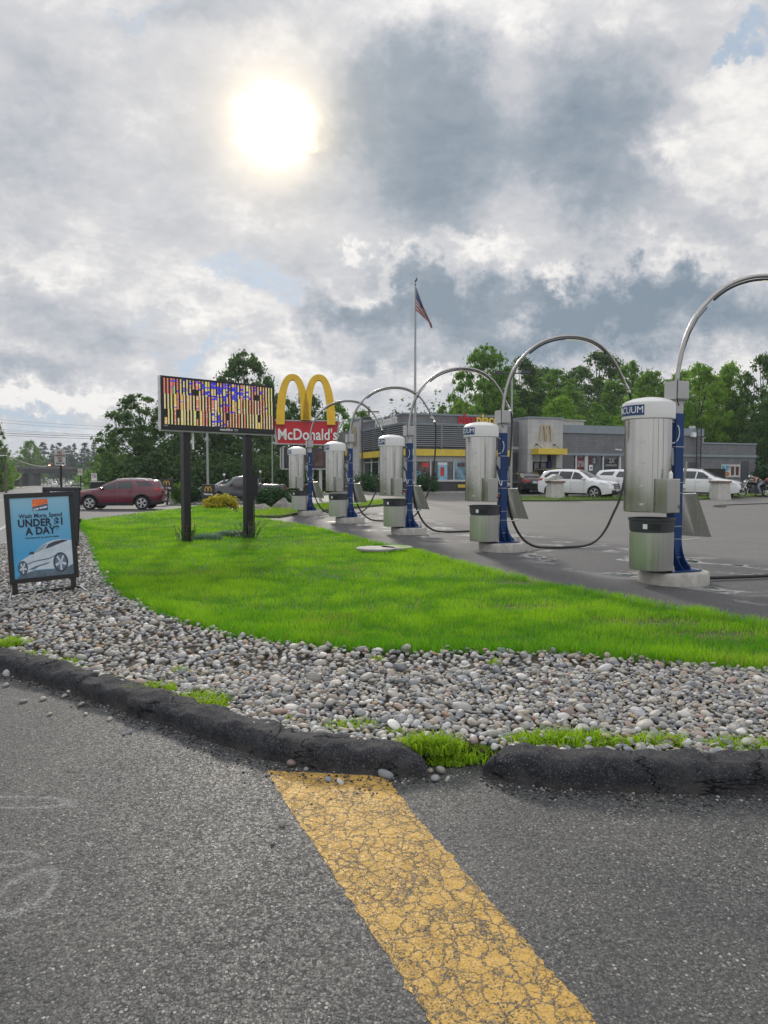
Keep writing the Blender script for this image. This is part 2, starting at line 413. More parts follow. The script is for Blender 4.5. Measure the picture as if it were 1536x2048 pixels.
def mat_asphalt(name, kind, paint=None):
    m = bpy.data.materials.new(name); m.use_nodes = True; k = NT(m.node_tree); b = m.node_tree.nodes['Principled BSDF']
    c, h, r, bs, bd = asphalt_nodes(k, kind)
    P = k.n('ShaderNodeNewGeometry').outputs['Position']
    if kind == 'coarse':                                # a few long cracks and chalky scuffs
        wp = k.v('ADD', P, k.v('SCALE', k.n('ShaderNodeTexNoise', _Scale=4.0, _Detail=6).outputs['Color'], .30))
        cr = k.mr(k.vor(wp, .42, 'DISTANCE_TO_EDGE'), .003, .010, 1, 0)
        cr = k.m('MULTIPLY', cr, k.mr(k.noise(P, 1.3, 2), .52, .6))
        c = k.mix(cr, c, (.012,.012,.013)); h = k.m('SUBTRACT', h, k.m('MULTIPLY', cr, 2.5))
        if not paint:
            for (cx, cy, rx, ry) in ((-1.68, 3.22, .30, .07), (-1.27, 2.50, .11, .17), (-1.45, 2.72, .12, .07)):
                q = k.v('LENGTH', k.v('MULTIPLY', k.v('SUBTRACT', k.v('ADD', P, k.v('SCALE', k.n('ShaderNodeTexNoise', _Scale=7.0, _Detail=5).outputs['Color'], .16)), (cx+.08, cy+.08, .08)), (1/rx, 1/ry, 0)))
                ring = k.m('MULTIPLY', k.mr(k.m('ABSOLUTE', k.m('SUBTRACT', q, .8)), .25, 0, 0, 1, True), k.mr(k.noise(P, 90, 3, .7), .42, .6))
                c = k.mix(k.m('MULTIPLY', ring, .5), c, (.42,.42,.43))
    if paint:
        # worn paint: crazing, pits between the stones and long rubbed streaks
        sp = k.n('ShaderNodeSeparateXYZ'); k.put(sp.inputs[0], P)
        wp = k.v('ADD', P, k.v('SCALE', k.n('ShaderNodeTexNoise', _Scale=14.0, _Detail=6, _Roughness=.7).outputs['Color'], .11))
        ck = k.mr(k.vor(wp, 14, 'DISTANCE_TO_EDGE'), .006, .050, 1, 0)
        ck2 = k.mr(k.vor(wp, 34, 'DISTANCE_TO_EDGE'), .010, .070, 1, 0)
        ck2 = k.m('MULTIPLY', ck2, k.mr(k.noise(P, 5.0, 3), .40, .58))
        pit = k.noise(P, 120, 4, .7)
        ax = Vector((paint[1][0]-paint[0][0], paint[1][1]-paint[0][1], 0)).normalized(); pv = Vector((ax.y, -ax.x, 0))
        along = k.v('DOT_PRODUCT', k.v('SUBTRACT', P, (*paint[0], 0)), tuple(ax)); acr = k.v('DOT_PRODUCT', k.v('SUBTRACT', P, (*paint[0], 0)), tuple(pv))
        st = k.noise(k.comb(k.m('MULTIPLY', acr, 26), k.m('MULTIPLY', along, 1.1), 0.0), 1.0, 5, .65)
        wear = k.mr(along, .45, 1.5, 0, 1)
        mid_ = k.mr(k.m('ABSOLUTE', k.m('SUBTRACT', acr, paint[2])), .02, .20, 1, 0, True)
        lvl = k.m('ADD', k.m('MULTIPLY', wear, k.m('ADD', .05, k.m('MULTIPLY', mid_, .25))), k.m('MULTIPLY', k.noise(P, 3.0, 5, .65), .12))
        x = k.m('ADD', k.m('MULTIPLY', pit, .62), k.m('MULTIPLY', st, .38))
        on = k.mr(k.m('SUBTRACT', x, lvl), .305, .345)
        on = k.m('MULTIPLY', on, k.m('SUBTRACT', 1.0, k.m('MAXIMUM', ck, ck2)))
        edge = k.mr(k.m('ADD', k.m('ABSOLUTE', k.m('SUBTRACT', acr, 0.0)), k.m('MULTIPLY', pit, .05)), 9, 10, 1, 0)
        yc = k.mix(k.mr(k.noise(P, 9, 5, .6), .3, .7), (.46,.275,.052), (.61,.38,.090))
        yc = k.mix(k.mr(k.noise(P, 45, 4, .7), .5, .8, 0, .5), yc, (.33,.20,.07))
        c = k.mix(on, c, yc); h = k.m('ADD', h, k.m('MULTIPLY', on, .9))
    k.put(b.inputs['Base Color'], c); k.put(b.inputs['Roughness'], r)
    bp = k.n('ShaderNodeBump'); k.put(bp.inputs['Strength'], bs); bp.inputs['Distance'].default_value = bd
    k.put(bp.inputs['Height'], h); m.node_tree.links.new(bp.outputs[0], b.inputs['Normal']); return m

STEEL = mat_steel('brushed steel'); BINSTEEL = mat_steel('bin steel', (.60,.60,.57), .36); STEEL2 = mat_steel('dull steel', (.50,.49,.47), .42)
HOOD = mat('hood white metal', (.66,.66,.65), .30, 0, .015, 1.5, coat=.3); GREYBOX = mat('grey box', (.42,.42,.42), .5, .2, .08, 5, .05)
BLUE_ = mat('blue post paint', (.006,.038,.15), .42, 0, .18, 4, .04, 60, spec=.35)
CONC = mat('concrete', (.40,.38,.35), .85, 0, .22, 9, .35, 60)
RUB = mat('black rubber', (.012,.012,.013), .42, 0, .3, 20); DGREY = mat('dark grey plastic', (.045,.05,.056), .45, 0, .12, 8)
BLACK = mat('black paint', (.010,.010,.012), .35, 0, .2, 5); WHITE = mat('white', (.78,.78,.77), .45, 0, .05, 5)
NAVY = mat('navy label', (.010,.050,.17), .35, 0, .15, 3); ZINC = mat('zinc', (.55,.55,.55), .35, .9, .1, 20)
ALU = mat('satin aluminium tube', (.38,.37,.36), .36, 1, .1, 10); GALV = mat('galvanised pole', (.36,.37,.38), .5, .6, .12, 8)
RED = mat('sign red', (.50,.012,.022), .4, 0, .08, 3); YEL = mat('arch yellow', (.78,.48,.02), .38, 0, .10, 2)
YEL2 = mat('yellow fascia', (.66,.50,.06), .5, 0, .08, 2); LTGREY = mat('light grey wall', (.50,.50,.50), .75, 0, .06, 2, .1, 30)
DKWIN = None
# ------------------------------------------------------------------ ground, roads
from mathutils import noise as mn
def px2w(lst, z=0.0): return [tuple(G(a, b, z)[:2]) for a, b in lst]
SOIL = mat('soil', (.060,.050,.036), .95, 0, .35, 30, .6, 80)
def mat_ground():
    m = bpy.data.materials.new('rough grass'); m.use_nodes = True; k = NT(m.node_tree); b = m.node_tree.nodes['Principled BSDF']
    P = k.n('ShaderNodeNewGeometry').outputs['Position']
    c = k.mix(k.mr(k.noise(P, .25, 6, .65), .35, .65), (.060,.105,.020), (.13,.17,.045))
    c = k.mix(k.mr(k.noise(P, 9, 5, .7), .4, .7, 0, .7), c, (.055,.085,.02))
    k.put(b.inputs['Base Color'], c); b.inputs['Roughness'].default_value = .9
    bp = k.n('ShaderNodeBump'); bp.inputs['Strength'].default_value = .8; bp.inputs['Distance'].default_value = .08
    k.put(bp.inputs['Height'], k.noise(P, 14, 5, .7)); m.node_tree.links.new(bp.outputs[0], b.inputs['Normal']); return m
GRASSG = mat_ground()
def terrain():
    xs = np.concatenate([np.arange(-700, -90, 40), np.arange(-90, 90, 1.5), np.arange(90, 700, 40)])
    ys = np.concatenate([np.arange(-60, 15, 15), np.arange(15, 110, 1.5), np.arange(110, 1400, 30)])
    V = np.array([(x, y, T(x, y) - .07) for y in ys for x in xs]); nx = len(xs)
    q = np.array([(j*nx+i, j*nx+i+1, (j+1)*nx+i+1, (j+1)*nx+i) for j in range(len(ys)-1) for i in range(nx-1)])
    o = npmesh('ground', V, q, GRASSG, smooth=True); o['kind'] = 'structure'
terrain()
def cl(c, y): return (c - .43*y, y)                     # a point of the street: lateral offset c at distance y
M_COARSE = mat_asphalt('coarse asphalt', 'coarse'); M_LOT = mat_asphalt('lot asphalt', 'lot'); M_STREET = mat_asphalt('street asphalt', 'street')
sheet('driveway', [cl(-1.6, 16), cl(-1.6, -6), (22, -6), (22, 4), (3.4, 6.4), (-2, 10), (-6, 14)], 0.0, M_COARSE, 1.2)
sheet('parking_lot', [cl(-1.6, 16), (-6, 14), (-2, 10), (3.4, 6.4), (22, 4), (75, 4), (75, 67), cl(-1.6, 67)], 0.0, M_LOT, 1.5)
sheet('street', [cl(-13, -6), cl(-1.6, -6), cl(-1.6, 16), cl(-1.6, 67), cl(0, 72), cl(0, 250), cl(0, 520), cl(-13, 520), cl(-13, 250), cl(-13, 67)], 0.0, M_STREET, 4)
sheet('pavement', [cl(-15.5, 60), cl(-13, 60), cl(-13, 400), cl(-15.5, 400)], .10, mat('pavement concrete', (.30,.29,.27), .9, 0, .15, 1.5), 5, .2)
PAINTW = mat('worn white paint', (.42,.42,.41), .8, 0, .35, 8)
def linemark(name, a, b, wd, z=.004, m=PAINTW):
    a, b = Vector(a), Vector(b); n = (b-a).normalized(); n = Vector((n.y, -n.x))*wd/2
    N = max(1, int((b-a).length/2)); mb = MB(); vs = []
    for i in range(N+1):
        p = a + (b-a)*i/N
        for q in (p-n, p+n): vs.append((q.x, q.y, T(q.x, q.y)+z))
    mb.add(vs, [(2*i, 2*i+1, 2*i+3, 2*i+2) for i in range(N)])
    o = mb.build(name, m); return o
ROADM = 'painted line on the asphalt'
o = linemark('lane_line', cl(-2.3, 2), cl(-2.3, 60), .14, .012); o['kind'] = 'structure'
o = linemark('lane_line', cl(-6.2, 2), cl(-6.2, 200), .14, .012); o['kind'] = 'structure'
o = linemark('lane_line', tuple(G(330, 1027)[:2]), tuple(G(180, 1039)[:2]), .10, .012); o['kind'] = 'structure'
for a, b in (((1110, 992), (1020, 1001)), ((835, 1009), (900, 1011)), ((1260, 993), (1210, 998)), ((1420, 991), (1380, 998))):
    o = linemark('bay_line', tuple(G(*a)[:2]), tuple(G(*b)[:2]), .10, .012); o['kind'] = 'structure'

# the yellow stripe across the driveway
Lp = px2w([(533, 1541), (575, 1612), (622, 1680), (680, 1770), (745, 1868), (800, 1950), (862, 2048), (900, 2110)])
Rp = px2w([(772, 1553), (825, 1625), (905, 1715), (965, 1785), (1040, 1870), (1110, 1950), (1200, 2048), (1262, 2110)])
Le = dens(Lp, .012, False); Re = dens(Rp, .012, False)
stripe = [(x+mn.noise((y*22, 1, 0))*.016+random.gauss(0, .0015), y) for x, y in Le] + [(x+mn.noise((y*22, 9, 0))*.018+random.gauss(0, .002), y) for x, y in Re[::-1]]
axa = ((Lp[0][0]), (Lp[0][1])); axb = Lp[-1]
o = sheet('road_marking', stripe, .0012, mat_asphalt('worn yellow paint', 'coarse', (axa, axb, .24)), .15); o['kind'] = 'structure'

# ------------------------------------------------------------------ asphalt kerb
def mat_kerb():
    m = bpy.data.materials.new('tar kerb'); m.use_nodes = True; k = NT(m.node_tree); b = m.node_tree.nodes['Principled BSDF']
    P = k.n('ShaderNodeNewGeometry').outputs['Position']
    cc = k.n('ShaderNodeSeparateColor'); k.put(cc.inputs[0], k.vor(P, 190, out='Color'))
    c = k.ramp(cc.outputs[0], [(0, (.015,.016,.020)), (.7, (.031,.032,.038)), (.93, (.055,.055,.060)), (1, (.13,.13,.13))])
    c = k.mix(k.mr(k.noise(P, 5, 6, .7), .48, .66, 0, .6), c, (.070,.069,.068))
    sp = k.n('ShaderNodeSeparateXYZ'); k.put(sp.inputs[0], P)
    dust = k.m('MULTIPLY', k.mr(sp.outputs[2], .045, .0, 0, 1), k.mr(k.noise(P, 14, 4, .6), .35, .6))
    c = k.mix(k.m('MULTIPLY', dust, .5), c, (.11,.10,.085))
    wp = k.v('ADD', P, k.v('SCALE', k.n('ShaderNodeTexNoise', _Scale=6.0, _Detail=6).outputs['Color'], .22))
    cr = k.m('MULTIPLY', k.mr(k.vor(wp, 1.6, 'DISTANCE_TO_EDGE'), .004, .012, 1, 0), k.mr(k.noise(P, 2.0, 2), .42, .5))
    c = k.mix(cr, c, (.004,.004,.004))
    k.put(b.inputs['Base Color'], c); k.put(b.inputs['Roughness'], k.mr(cc.outputs[1], 0, 1, .75, .95)); b.inputs['Specular IOR Level'].default_value = .25
    bp = k.n('ShaderNodeBump'); bp.inputs['Strength'].default_value = .8; bp.inputs['Distance'].default_value = .007
    h = k.m('SUBTRACT', k.m('ADD', k.noise(P, 80, 4, .7), k.m('MULTIPLY', k.noise(P, 14, 4, .6), 1.2)), k.m('MULTIPLY', cr, 3))
    k.put(bp.inputs['Height'], h); m.node_tree.links.new(bp.outputs[0], b.inputs['Normal']); return m
M_KERB = mat_kerb()
def kerb(pts, wd, ht, t0, t1, seed, notches=()):
    P = chaikin(pts, 2, False); P = dens(P, .02, False); N = len(P); K = 22; V = []; L = .02*N
    for i, p in enumerate(P):
        a = P[max(0, i-3)]; b = P[min(N-1, i+3)]; t = Vector((b[0]-a[0], b[1]-a[1])).normalized(); n = Vector((-t.y, t.x))
        s = i/(N-1)*L
        e = min(1, (s+.0)/.30 if t0 else 1, (L-s)/.30 if t1 else 1); e = math.sqrt(max(0, 1-(1-e)**2))
        hh = ht*(.12 + .88*e)*(1 + .12*mn.noise((s*1.3, seed, 0))); ww = wd*(.45+.55*e)
        for q in notches: hh *= 1 - .30*math.exp(-((s-q)/.018)**2)
        for j in range(K+1):
            u = j/K; th = PI*u
            cx = .5 - .5*math.copysign(abs(math.cos(th))**.80, math.cos(th)); zz = math.sin(th)**.42
            base = Vector((p[0], p[1])) + n*(cx*ww + .018*mn.noise((s*2.5, seed+5, 0)))
            bx, by, bz = base.x, base.y, zz*hh
            nv = mn.noise_vector((bx*5, by*5, bz*5+seed))*.024 + mn.noise_vector((bx*12, by*12, bz*12+seed))*.018 + mn.noise_vector((bx*34, by*34, bz*34+seed))*.008
            lump = 1 if zz > .3 else .4
            V.append((bx+nv.x*lump, by+nv.y*lump, (bz+nv.z*lump*.9) if 0 < j < K else -.02))
    q = np.array([(i*(K+1)+j, (i+1)*(K+1)+j, (i+1)*(K+1)+j+1, i*(K+1)+j+1) for i in range(N-1) for j in range(K)])
    o = npmesh('kerb', np.array(V), q[:, ::-1], M_KERB, smooth=True); o['kind'] = 'structure'
    return o
kl = px2w([(-420, 1255), (-200, 1292), (0, 1346), (90, 1371), (170, 1396), (330, 1452), (430, 1488), (520, 1515), (600, 1535), (700, 1548), (780, 1556), (852, 1556)])
kr = px2w([(962, 1552), (1010, 1568), (1080, 1575), (1200, 1583), (1370, 1590), (1536, 1592), (1750, 1590), (2300, 1570)])
kerb(kl, .26, .122, False, True, 1.0, notches=(2.9, 4.05, 4.6))
kerb(kr, .25, .142, True, False, 8.0, notches=(1.28,))

# ------------------------------------------------------------------ lawn and pebble bed outlines
ZB = .075
LAWN = px2w([(160, 1046), (178, 1075), (188, 1102), (203, 1140), (222, 1168), (252, 1196), (330, 1232), (390, 1253), (450, 1268), (520, 1282), (600, 1292), (700, 1301), (800, 1306),
             (900, 1305), (1000, 1306), (1100, 1306), (1200, 1311), (1300, 1322), (1400, 1331), (1536, 1344), (1750, 1365), (2100, 1392), (2100, 1330), (1750, 1283), (1536, 1250), (1400, 1225), (1300, 1208), (1150, 1178),
             (1000, 1147), (850, 1108), (720, 1077), (620, 1053), (560, 1042), (500, 1035), (470, 1027), (440, 1019), (400, 1020), (330, 1029), (250, 1036)], ZB)
BED = px2w([(-420, 1262), (-200, 1292), (0, 1343), (90, 1368), (170, 1392), (330, 1448), (430, 1484), (520, 1510), (600, 1530), (700, 1543), (780, 1548), (860, 1545), (940, 1545), (1010, 1558), (1080, 1566), (1200, 1574), (1370, 1580), (1536, 1582), (1750, 1580), (2300, 1560)]) + \
      px2w([(2100, 1375), (1750, 1345), (1536, 1325), (1400, 1312), (1300, 1302), (1200, 1292), (1100, 1288), (1000, 1287), (900, 1286), (800, 1287), (700, 1283), (600, 1275), (520, 1265), (450, 1250),
            (390, 1236), (330, 1215), (252, 1180), (222, 1152), (203, 1125), (190, 1090), (182, 1060), (165, 1043), (90, 1058), (20, 1086), (-100, 1112), (-250, 1160)], ZB)
# keep the bed behind the kerb's middle line
def shrink_front():
    nf = 20; outp = []
    for i, p in enumerate(BED):
        if i < nf:
            dsh = .17; outp.append((p[0]+.02, p[1]+dsh))
        else: outp.append(p)
    return outp
BED = shrink_front()
LAWN = [(x, y) for x, y in LAWN]; _f = dens(LAWN[:20], .05, False); LAWN = [(x+mn.noise((x*5, y*5, 3))*.035, y+mn.noise((x*4, y*4, 8))*.055+mn.noise((x*14, y*14, 8))*.02) for x, y in _f]+LAWN[20:]; NFR = len(_f)
sheet('gravel_bed', BED, ZB-.022, SOIL, .5, .08)
sheet('lawn_soil', LAWN, ZB-.012, mat('lawn soil', (.045,.070,.016), .95, 0, .3, 20, .4, 60), .8, .12)

# ------------------------------------------------------------------ grass blades
rng = np.random.default_rng(3)
def vnoise(P, sc, seed=0.0):
    return np.array([mn.noise((x*sc, y*sc, seed)) for x, y in P])
def blades(name, P, z, h, wdt, lean, tint, matl, parent=None, flop=0.5, dry=None):
    n = len(P); az = rng.uniform(0, 2*PI, n); ld = rng.uniform(0, 2*PI, n); ln = lean*rng.uniform(.1, 1, n)**1.2*h
    w2 = np.stack([np.cos(az), np.sin(az)], 1)*(wdt/2)[:, None]; l2 = np.stack([np.cos(ld), np.sin(ld)], 1)*ln[:, None]
    V = np.zeros((n, 5, 3))
    V[:, 0, :2] = P-w2; V[:, 1, :2] = P+w2; V[:, 2, :2] = P+l2*.38-w2*.8; V[:, 3, :2] = P+l2*.38+w2*.8; V[:, 4, :2] = P+l2
    V[:, :2, 2] = (z-.005)[:, None]; V[:, 2:4, 2] = (z+h*.58)[:, None]; V[:, 4, 2] = z+h*(1-.25*flop*rng.uniform(0, 1, n))
    b = np.arange(n)[:, None]*5
    F_ = np.concatenate([b+[0, 1, 3], b+[0, 3, 2], b+[2, 3, 4]], 0)
    cols = np.zeros((n, 5, 3)); cols[:, :, 0] = tint[:, None]
    if dry is not None: cols[:, :, 1] = dry[:, None]
    return npmesh(name, V.reshape(-1, 3), F_, matl, cols.reshape(-1, 3), parent)
def scatter(poly, dfun, ymin, ymax, dmax):
    P = np.array(poly); x0, x1 = P[:,0].min(), P[:,0].max(); a = (x1-x0)*(ymax-ymin); n = int(a*dmax)
    Q = np.stack([rng.uniform(x0, x1, n), rng.uniform(ymin, ymax, n)], 1)
    Q = Q[rng.uniform(0, 1, n) < dfun(Q)/dmax]
    return Q[inpoly(Q, poly)]
def infov(Q, m=1.35): return np.abs(Q[:, 0]) < (.54*m)*Q[:, 1] + .6
M_GRASS = mat_leaf('lawn blades', (.085,.255,.014), (.32,.52,.030), .48)
M_WEED = mat_leaf('weed leaves', (.17,.30,.015), (.38,.52,.05), .5)
M_TALL = mat_leaf('long grass', (.10,.18,.03), (.24,.27,.08), .4)
Qs = []
for y0, y1, dn in ((5.0, 7.5, 3800), (7.5, 10, 2300), (10, 14, 1300), (14, 20, 650), (20, 36, 320)):
    q = scatter(LAWN, lambda q: np.full(len(q), float(dn)), y0, y1, dn); Qs.append(q[infov(q)])
Q = np.concatenate(Qs); ed = edist(Q, LAWN); D = Q[:, 1]
patch = (vnoise(Q, .6, 3)*.55+vnoise(Q, 1.9, 9)*.5+vnoise(Q, 5, 4)*.3)
h = (.062 + .05*patch + .03*rng.uniform(0, 1, len(Q)))*np.clip(.75+.5*(ed < .25), 0, 1.3)*np.interp(D, [5, 9, 30], [1.15, 1, .8])
# bald, lower patches near the right-hand edge
bald = np.zeros(len(Q))
for (bx, by, r_) in ((1040, 1165, .55), (1300, 1245, .6), (1060, 1215, .4), (1440, 1268, .5)):
    g = G(bx, by, ZB); bald = np.maximum(bald, np.exp(-(((Q[:,0]-g.x)/r_)**2 + ((Q[:,1]-g.y)/(r_*.35))**2)))
keep = rng.uniform(0, 1, len(Q)) > bald*.7
h = h*(1-.55*bald)
tint = np.clip(.5 + patch*1.6 + rng.normal(0, .22, len(Q)) - .3*bald, 0, 1)
wd_ = np.interp(D, [5, 10, 18, 32], [.0045, .007, .013, .022])*rng.uniform(.7, 1.3, len(Q))
dryn = np.clip((vnoise(Q, .9, 21)+vnoise(Q, 3.1, 22)*.5-.34)*2.2, 0, 1)*.55 + bald*.5
dry = np.where(rng.uniform(0, 1, len(Q)) < .04, .7, 0) + np.where(rng.uniform(0, 1, len(Q)) < dryn, rng.uniform(.3, .9, len(Q)), 0)
Q, h, tint, wd_, dry = Q[keep], h[keep], tint[keep], wd_[keep], np.clip(dry[keep], 0, .9)
o = blades('grass', Q, np.full(len(Q), ZB-.01), h, wd_, .75, tint, M_GRASS, dry=dry); tag(o, 'bright green lawn of uncut grass between the pebbles and the vacuum bays', 'grass', kind='stuff')
# dark fringe of longer blades that hang over the pebbles
fr = []
ld = dens(LAWN[:NFR], .012, False)
for p in ld:
    for _ in range(3): fr.append((p[0]+random.gauss(0, .03), p[1]+random.gauss(0.0, .035)))
fr = np.array(fr); fr = fr[infov(fr)]
hf = rng.uniform(.07, .14, len(fr))*np.clip(.9+vnoise(fr, 2.2, 7), .6, 1.35)
o = blades('grass', fr, np.full(len(fr), ZB-.015), hf, np.full(len(fr), .0055), 1.2, np.clip(.1+rng.normal(0, .2, len(fr)), 0, 1), M_GRASS, flop=1.2)
tag(o, 'longer dark green grass hanging over the edge of the pebble bed', 'grass', kind='stuff')

# ------------------------------------------------------------------ pebbles
def icos(sub):
    bm = bmesh.new(); bmesh.ops.create_icosphere(bm, subdivisions=sub, radius=1.0)
    V = np.array([v.co[:] for v in bm.verts]); Fc = np.array([[v.index for v in f.verts] for f in bm.faces]); bm.free(); return V, Fc
ICO = {1: icos(1), 2: icos(2), 3: icos(3)}
PAL = np.array([(.30,.295,.28), (.24,.25,.26), (.37,.35,.32), (.19,.205,.225), (.45,.42,.37), (.33,.29,.235), (.28,.245,.20), (.18,.19,.205), (.58,.57,.55), (.36,.27,.23), (.40,.29,.17), (.26,.20,.185), (.31,.31,.28), (.42,.42,.43), (.34,.22,.15)])
PW = np.array([15, 14, 13, 10, 8, 8, 6, 7, 4, 3, .9, 2, 6, 9, .7]); PW = PW/PW.sum()
def rotm(n):
    a = rng.uniform(0, 2*PI, n); tx = rng.normal(0, .28, n); ty = rng.normal(0, .28, n)
    ca, sa = np.cos(a), np.sin(a); Z0 = np.zeros(n); O1 = np.ones(n)
    Rz = np.stack([np.stack([ca,-sa,Z0],1), np.stack([sa,ca,Z0],1), np.stack([Z0,Z0,O1],1)], 1)
    Rx = np.stack([np.stack([O1,Z0,Z0],1), np.stack([Z0,np.cos(tx),-np.sin(tx)],1), np.stack([Z0,np.sin(tx),np.cos(tx)],1)], 1)
    Ry = np.stack([np.stack([np.cos(ty),Z0,np.sin(ty)],1), np.stack([Z0,O1,Z0],1), np.stack([-np.sin(ty),Z0,np.cos(ty)],1)], 1)
    return Rx @ Ry @ Rz
def stones(P3, rad, sub, flat=(.42, .72)):
    V0, F0 = ICO[sub]; n = len(P3)
    S = np.stack([rad*rng.uniform(1.0, 1.35, n), rad*rng.uniform(.78, 1.0, n), rad*rng.uniform(*flat, n)], 1)
    V = np.repeat(V0[None], n, 0)
    e = rng.uniform(.75, 1.15, n)[:, None, None]; V = np.sign(V)*np.abs(V)**e
    d1 = rng.normal(0, 1, (n, 3)); d1 /= np.linalg.norm(d1, axis=1)[:, None]
    V = V*(1+.14*np.sin(2.3*(V @ d1[:, :, None])+rng.uniform(0, 6, n)[:, None, None]))
    V = np.einsum('nij,nkj->nki', rotm(n), V*S[:, None]) + P3[:, None]
    Fc = F0[None] + (np.arange(n)*len(V0))[:, None, None]
    ci = rng.choice(len(PAL), n, p=PW); col = PAL[ci]*rng.uniform(.8, 1.2, n)[:, None]
    cols = np.repeat(col[:, None], len(V0), 1)
    return V.reshape(-1, 3), Fc.reshape(-1, 3), cols.reshape(-1, 3)
def mat_stone():
    m = bpy.data.materials.new('river stone'); m.use_nodes = True; k = NT(m.node_tree); b = m.node_tree.nodes['Principled BSDF']
    P = k.n('ShaderNodeNewGeometry').outputs['Position']
    at_ = k.n('ShaderNodeAttribute', attribute_name='tint')
    n = k.noise(P, 95, 5, .7); n2 = k.noise(k.v('MULTIPLY', P, (1, 1, 3)), 28, 4, .6, 1.0)
    c = k.mix(1.0, at_.outputs['Color'], k.mix(k.mr(n, .3, .7), (.74,.74,.76), (1.2,1.2,1.17)), 'MULTIPLY')
    c = k.mix(1.0, c, k.mix(k.mr(n2, .35, .65), (.82,.83,.84), (1.15,1.13,1.1)), 'MULTIPLY')
    k.put(b.inputs['Base Color'], c); k.put(b.inputs['Roughness'], k.mr(n2, .3, .7, .48, .78))
    bp = k.n('ShaderNodeBump'); bp.inputs['Strength'].default_value = .25; bp.inputs['Distance'].default_value = .003
    k.put(bp.inputs['Height'], n); m.node_tree.links.new(bp.outputs[0], b.inputs['Normal']); return m
M_STONE = mat_stone()
def throw(poly, y0, y1, layers):
    P = np.array(poly); x0, x1 = P[:,0].min(), P[:,0].max()
    x0, x1 = max(x0, -.70*y1-.8), min(x1, .70*y1+.8)
    grid = {}; cell = .05; outP = []; outR = []
    for r, tries, ov in layers:
        n = int((x1-x0)*(y1-y0)*tries); Q = np.stack([rng.uniform(x0, x1, n), rng.uniform(y0, y1, n)], 1)
        Q = Q[inpoly(Q, poly)]; Q = Q[infov(Q, 1.3)]; rr = r*rng.uniform(.85, 1.15, len(Q))
        for (x, y), ri in zip(Q.tolist(), rr.tolist()):
            ix, iy = int(x//cell), int(y//cell); ok = True
            for a in (ix-1, ix, ix+1):
                for b in (iy-1, iy, iy+1):
                    for (qx, qy, qr) in grid.get((a, b), ()):
                        if (qx-x)**2 + (qy-y)**2 < ((qr+ri)*ov)**2: ok = False; break
                    if not ok: break
                if not ok: break
            if ok: grid.setdefault((ix, iy), []).append((x, y, ri)); outP.append((x, y)); outR.append(ri)
    return np.array(outP), np.array(outR)
LAY = [(.046, 2.5, .95), (.036, 16, .95), (.027, 110, .92), (.0215, 420, .90), (.0165, 1100, .86), (.012, 1800, .82)]
LAYF = [(.034, 60, .95), (.026, 200, .9), (.020, 600, .85)]
yn = min(p[1] for p in BED)
nearP, nearR = throw(BED, yn, 5.2, LAY); midP, midR = throw(BED, 5.2, 8.5, LAY[:4]); farP, farR = throw(BED, 8.5, 18, LAYF)
Vs, Fs, Cs = [], [], []; off = 0
for P_, R_, sub in ((nearP, nearR, 3), (midP, midR, 2), (farP, farR, 1)):
    ok_ = ~(inpoly(P_, LAWN) & (edist(P_, LAWN) > .015)); P_, R_ = P_[ok_], R_[ok_]
    und = edist(P_, BED)
    z = ZB - .004 + R_*.35 + .010*rng.uniform(0, 1, len(P_)) + .012*vnoise(P_, 1.7, 2) + np.where(und < .10, .006, 0)
    V_, F_, C_ = stones(np.column_stack([P_, z]), R_, sub)
    Vs.append(V_); Fs.append(F_+off); Cs.append(C_); off += len(V_)
    # a sparse second course lying on top
    s2 = rng.uniform(0, 1, len(P_)) < .16
    P2 = P_[s2] + rng.normal(0, .02, (s2.sum(), 2)); R2 = R_[s2]*rng.uniform(.7, 1.05, s2.sum())
    V_, F_, C_ = stones(np.column_stack([P2, np.full(len(P2), ZB+.032)+R2*.2]), R2, sub)
    Vs.append(V_); Fs.append(F_+off); Cs.append(C_); off += len(V_)
o = npmesh('gravel', np.concatenate(Vs), np.concatenate(Fs), M_STONE, np.concatenate(Cs), smooth=True)
tag(o, 'bed of rounded grey river pebbles between the tar kerb and the lawn', 'pebbles', kind='stuff')
print('pebbles', len(nearP), len(midP), len(farP), 'blades', len(Q))

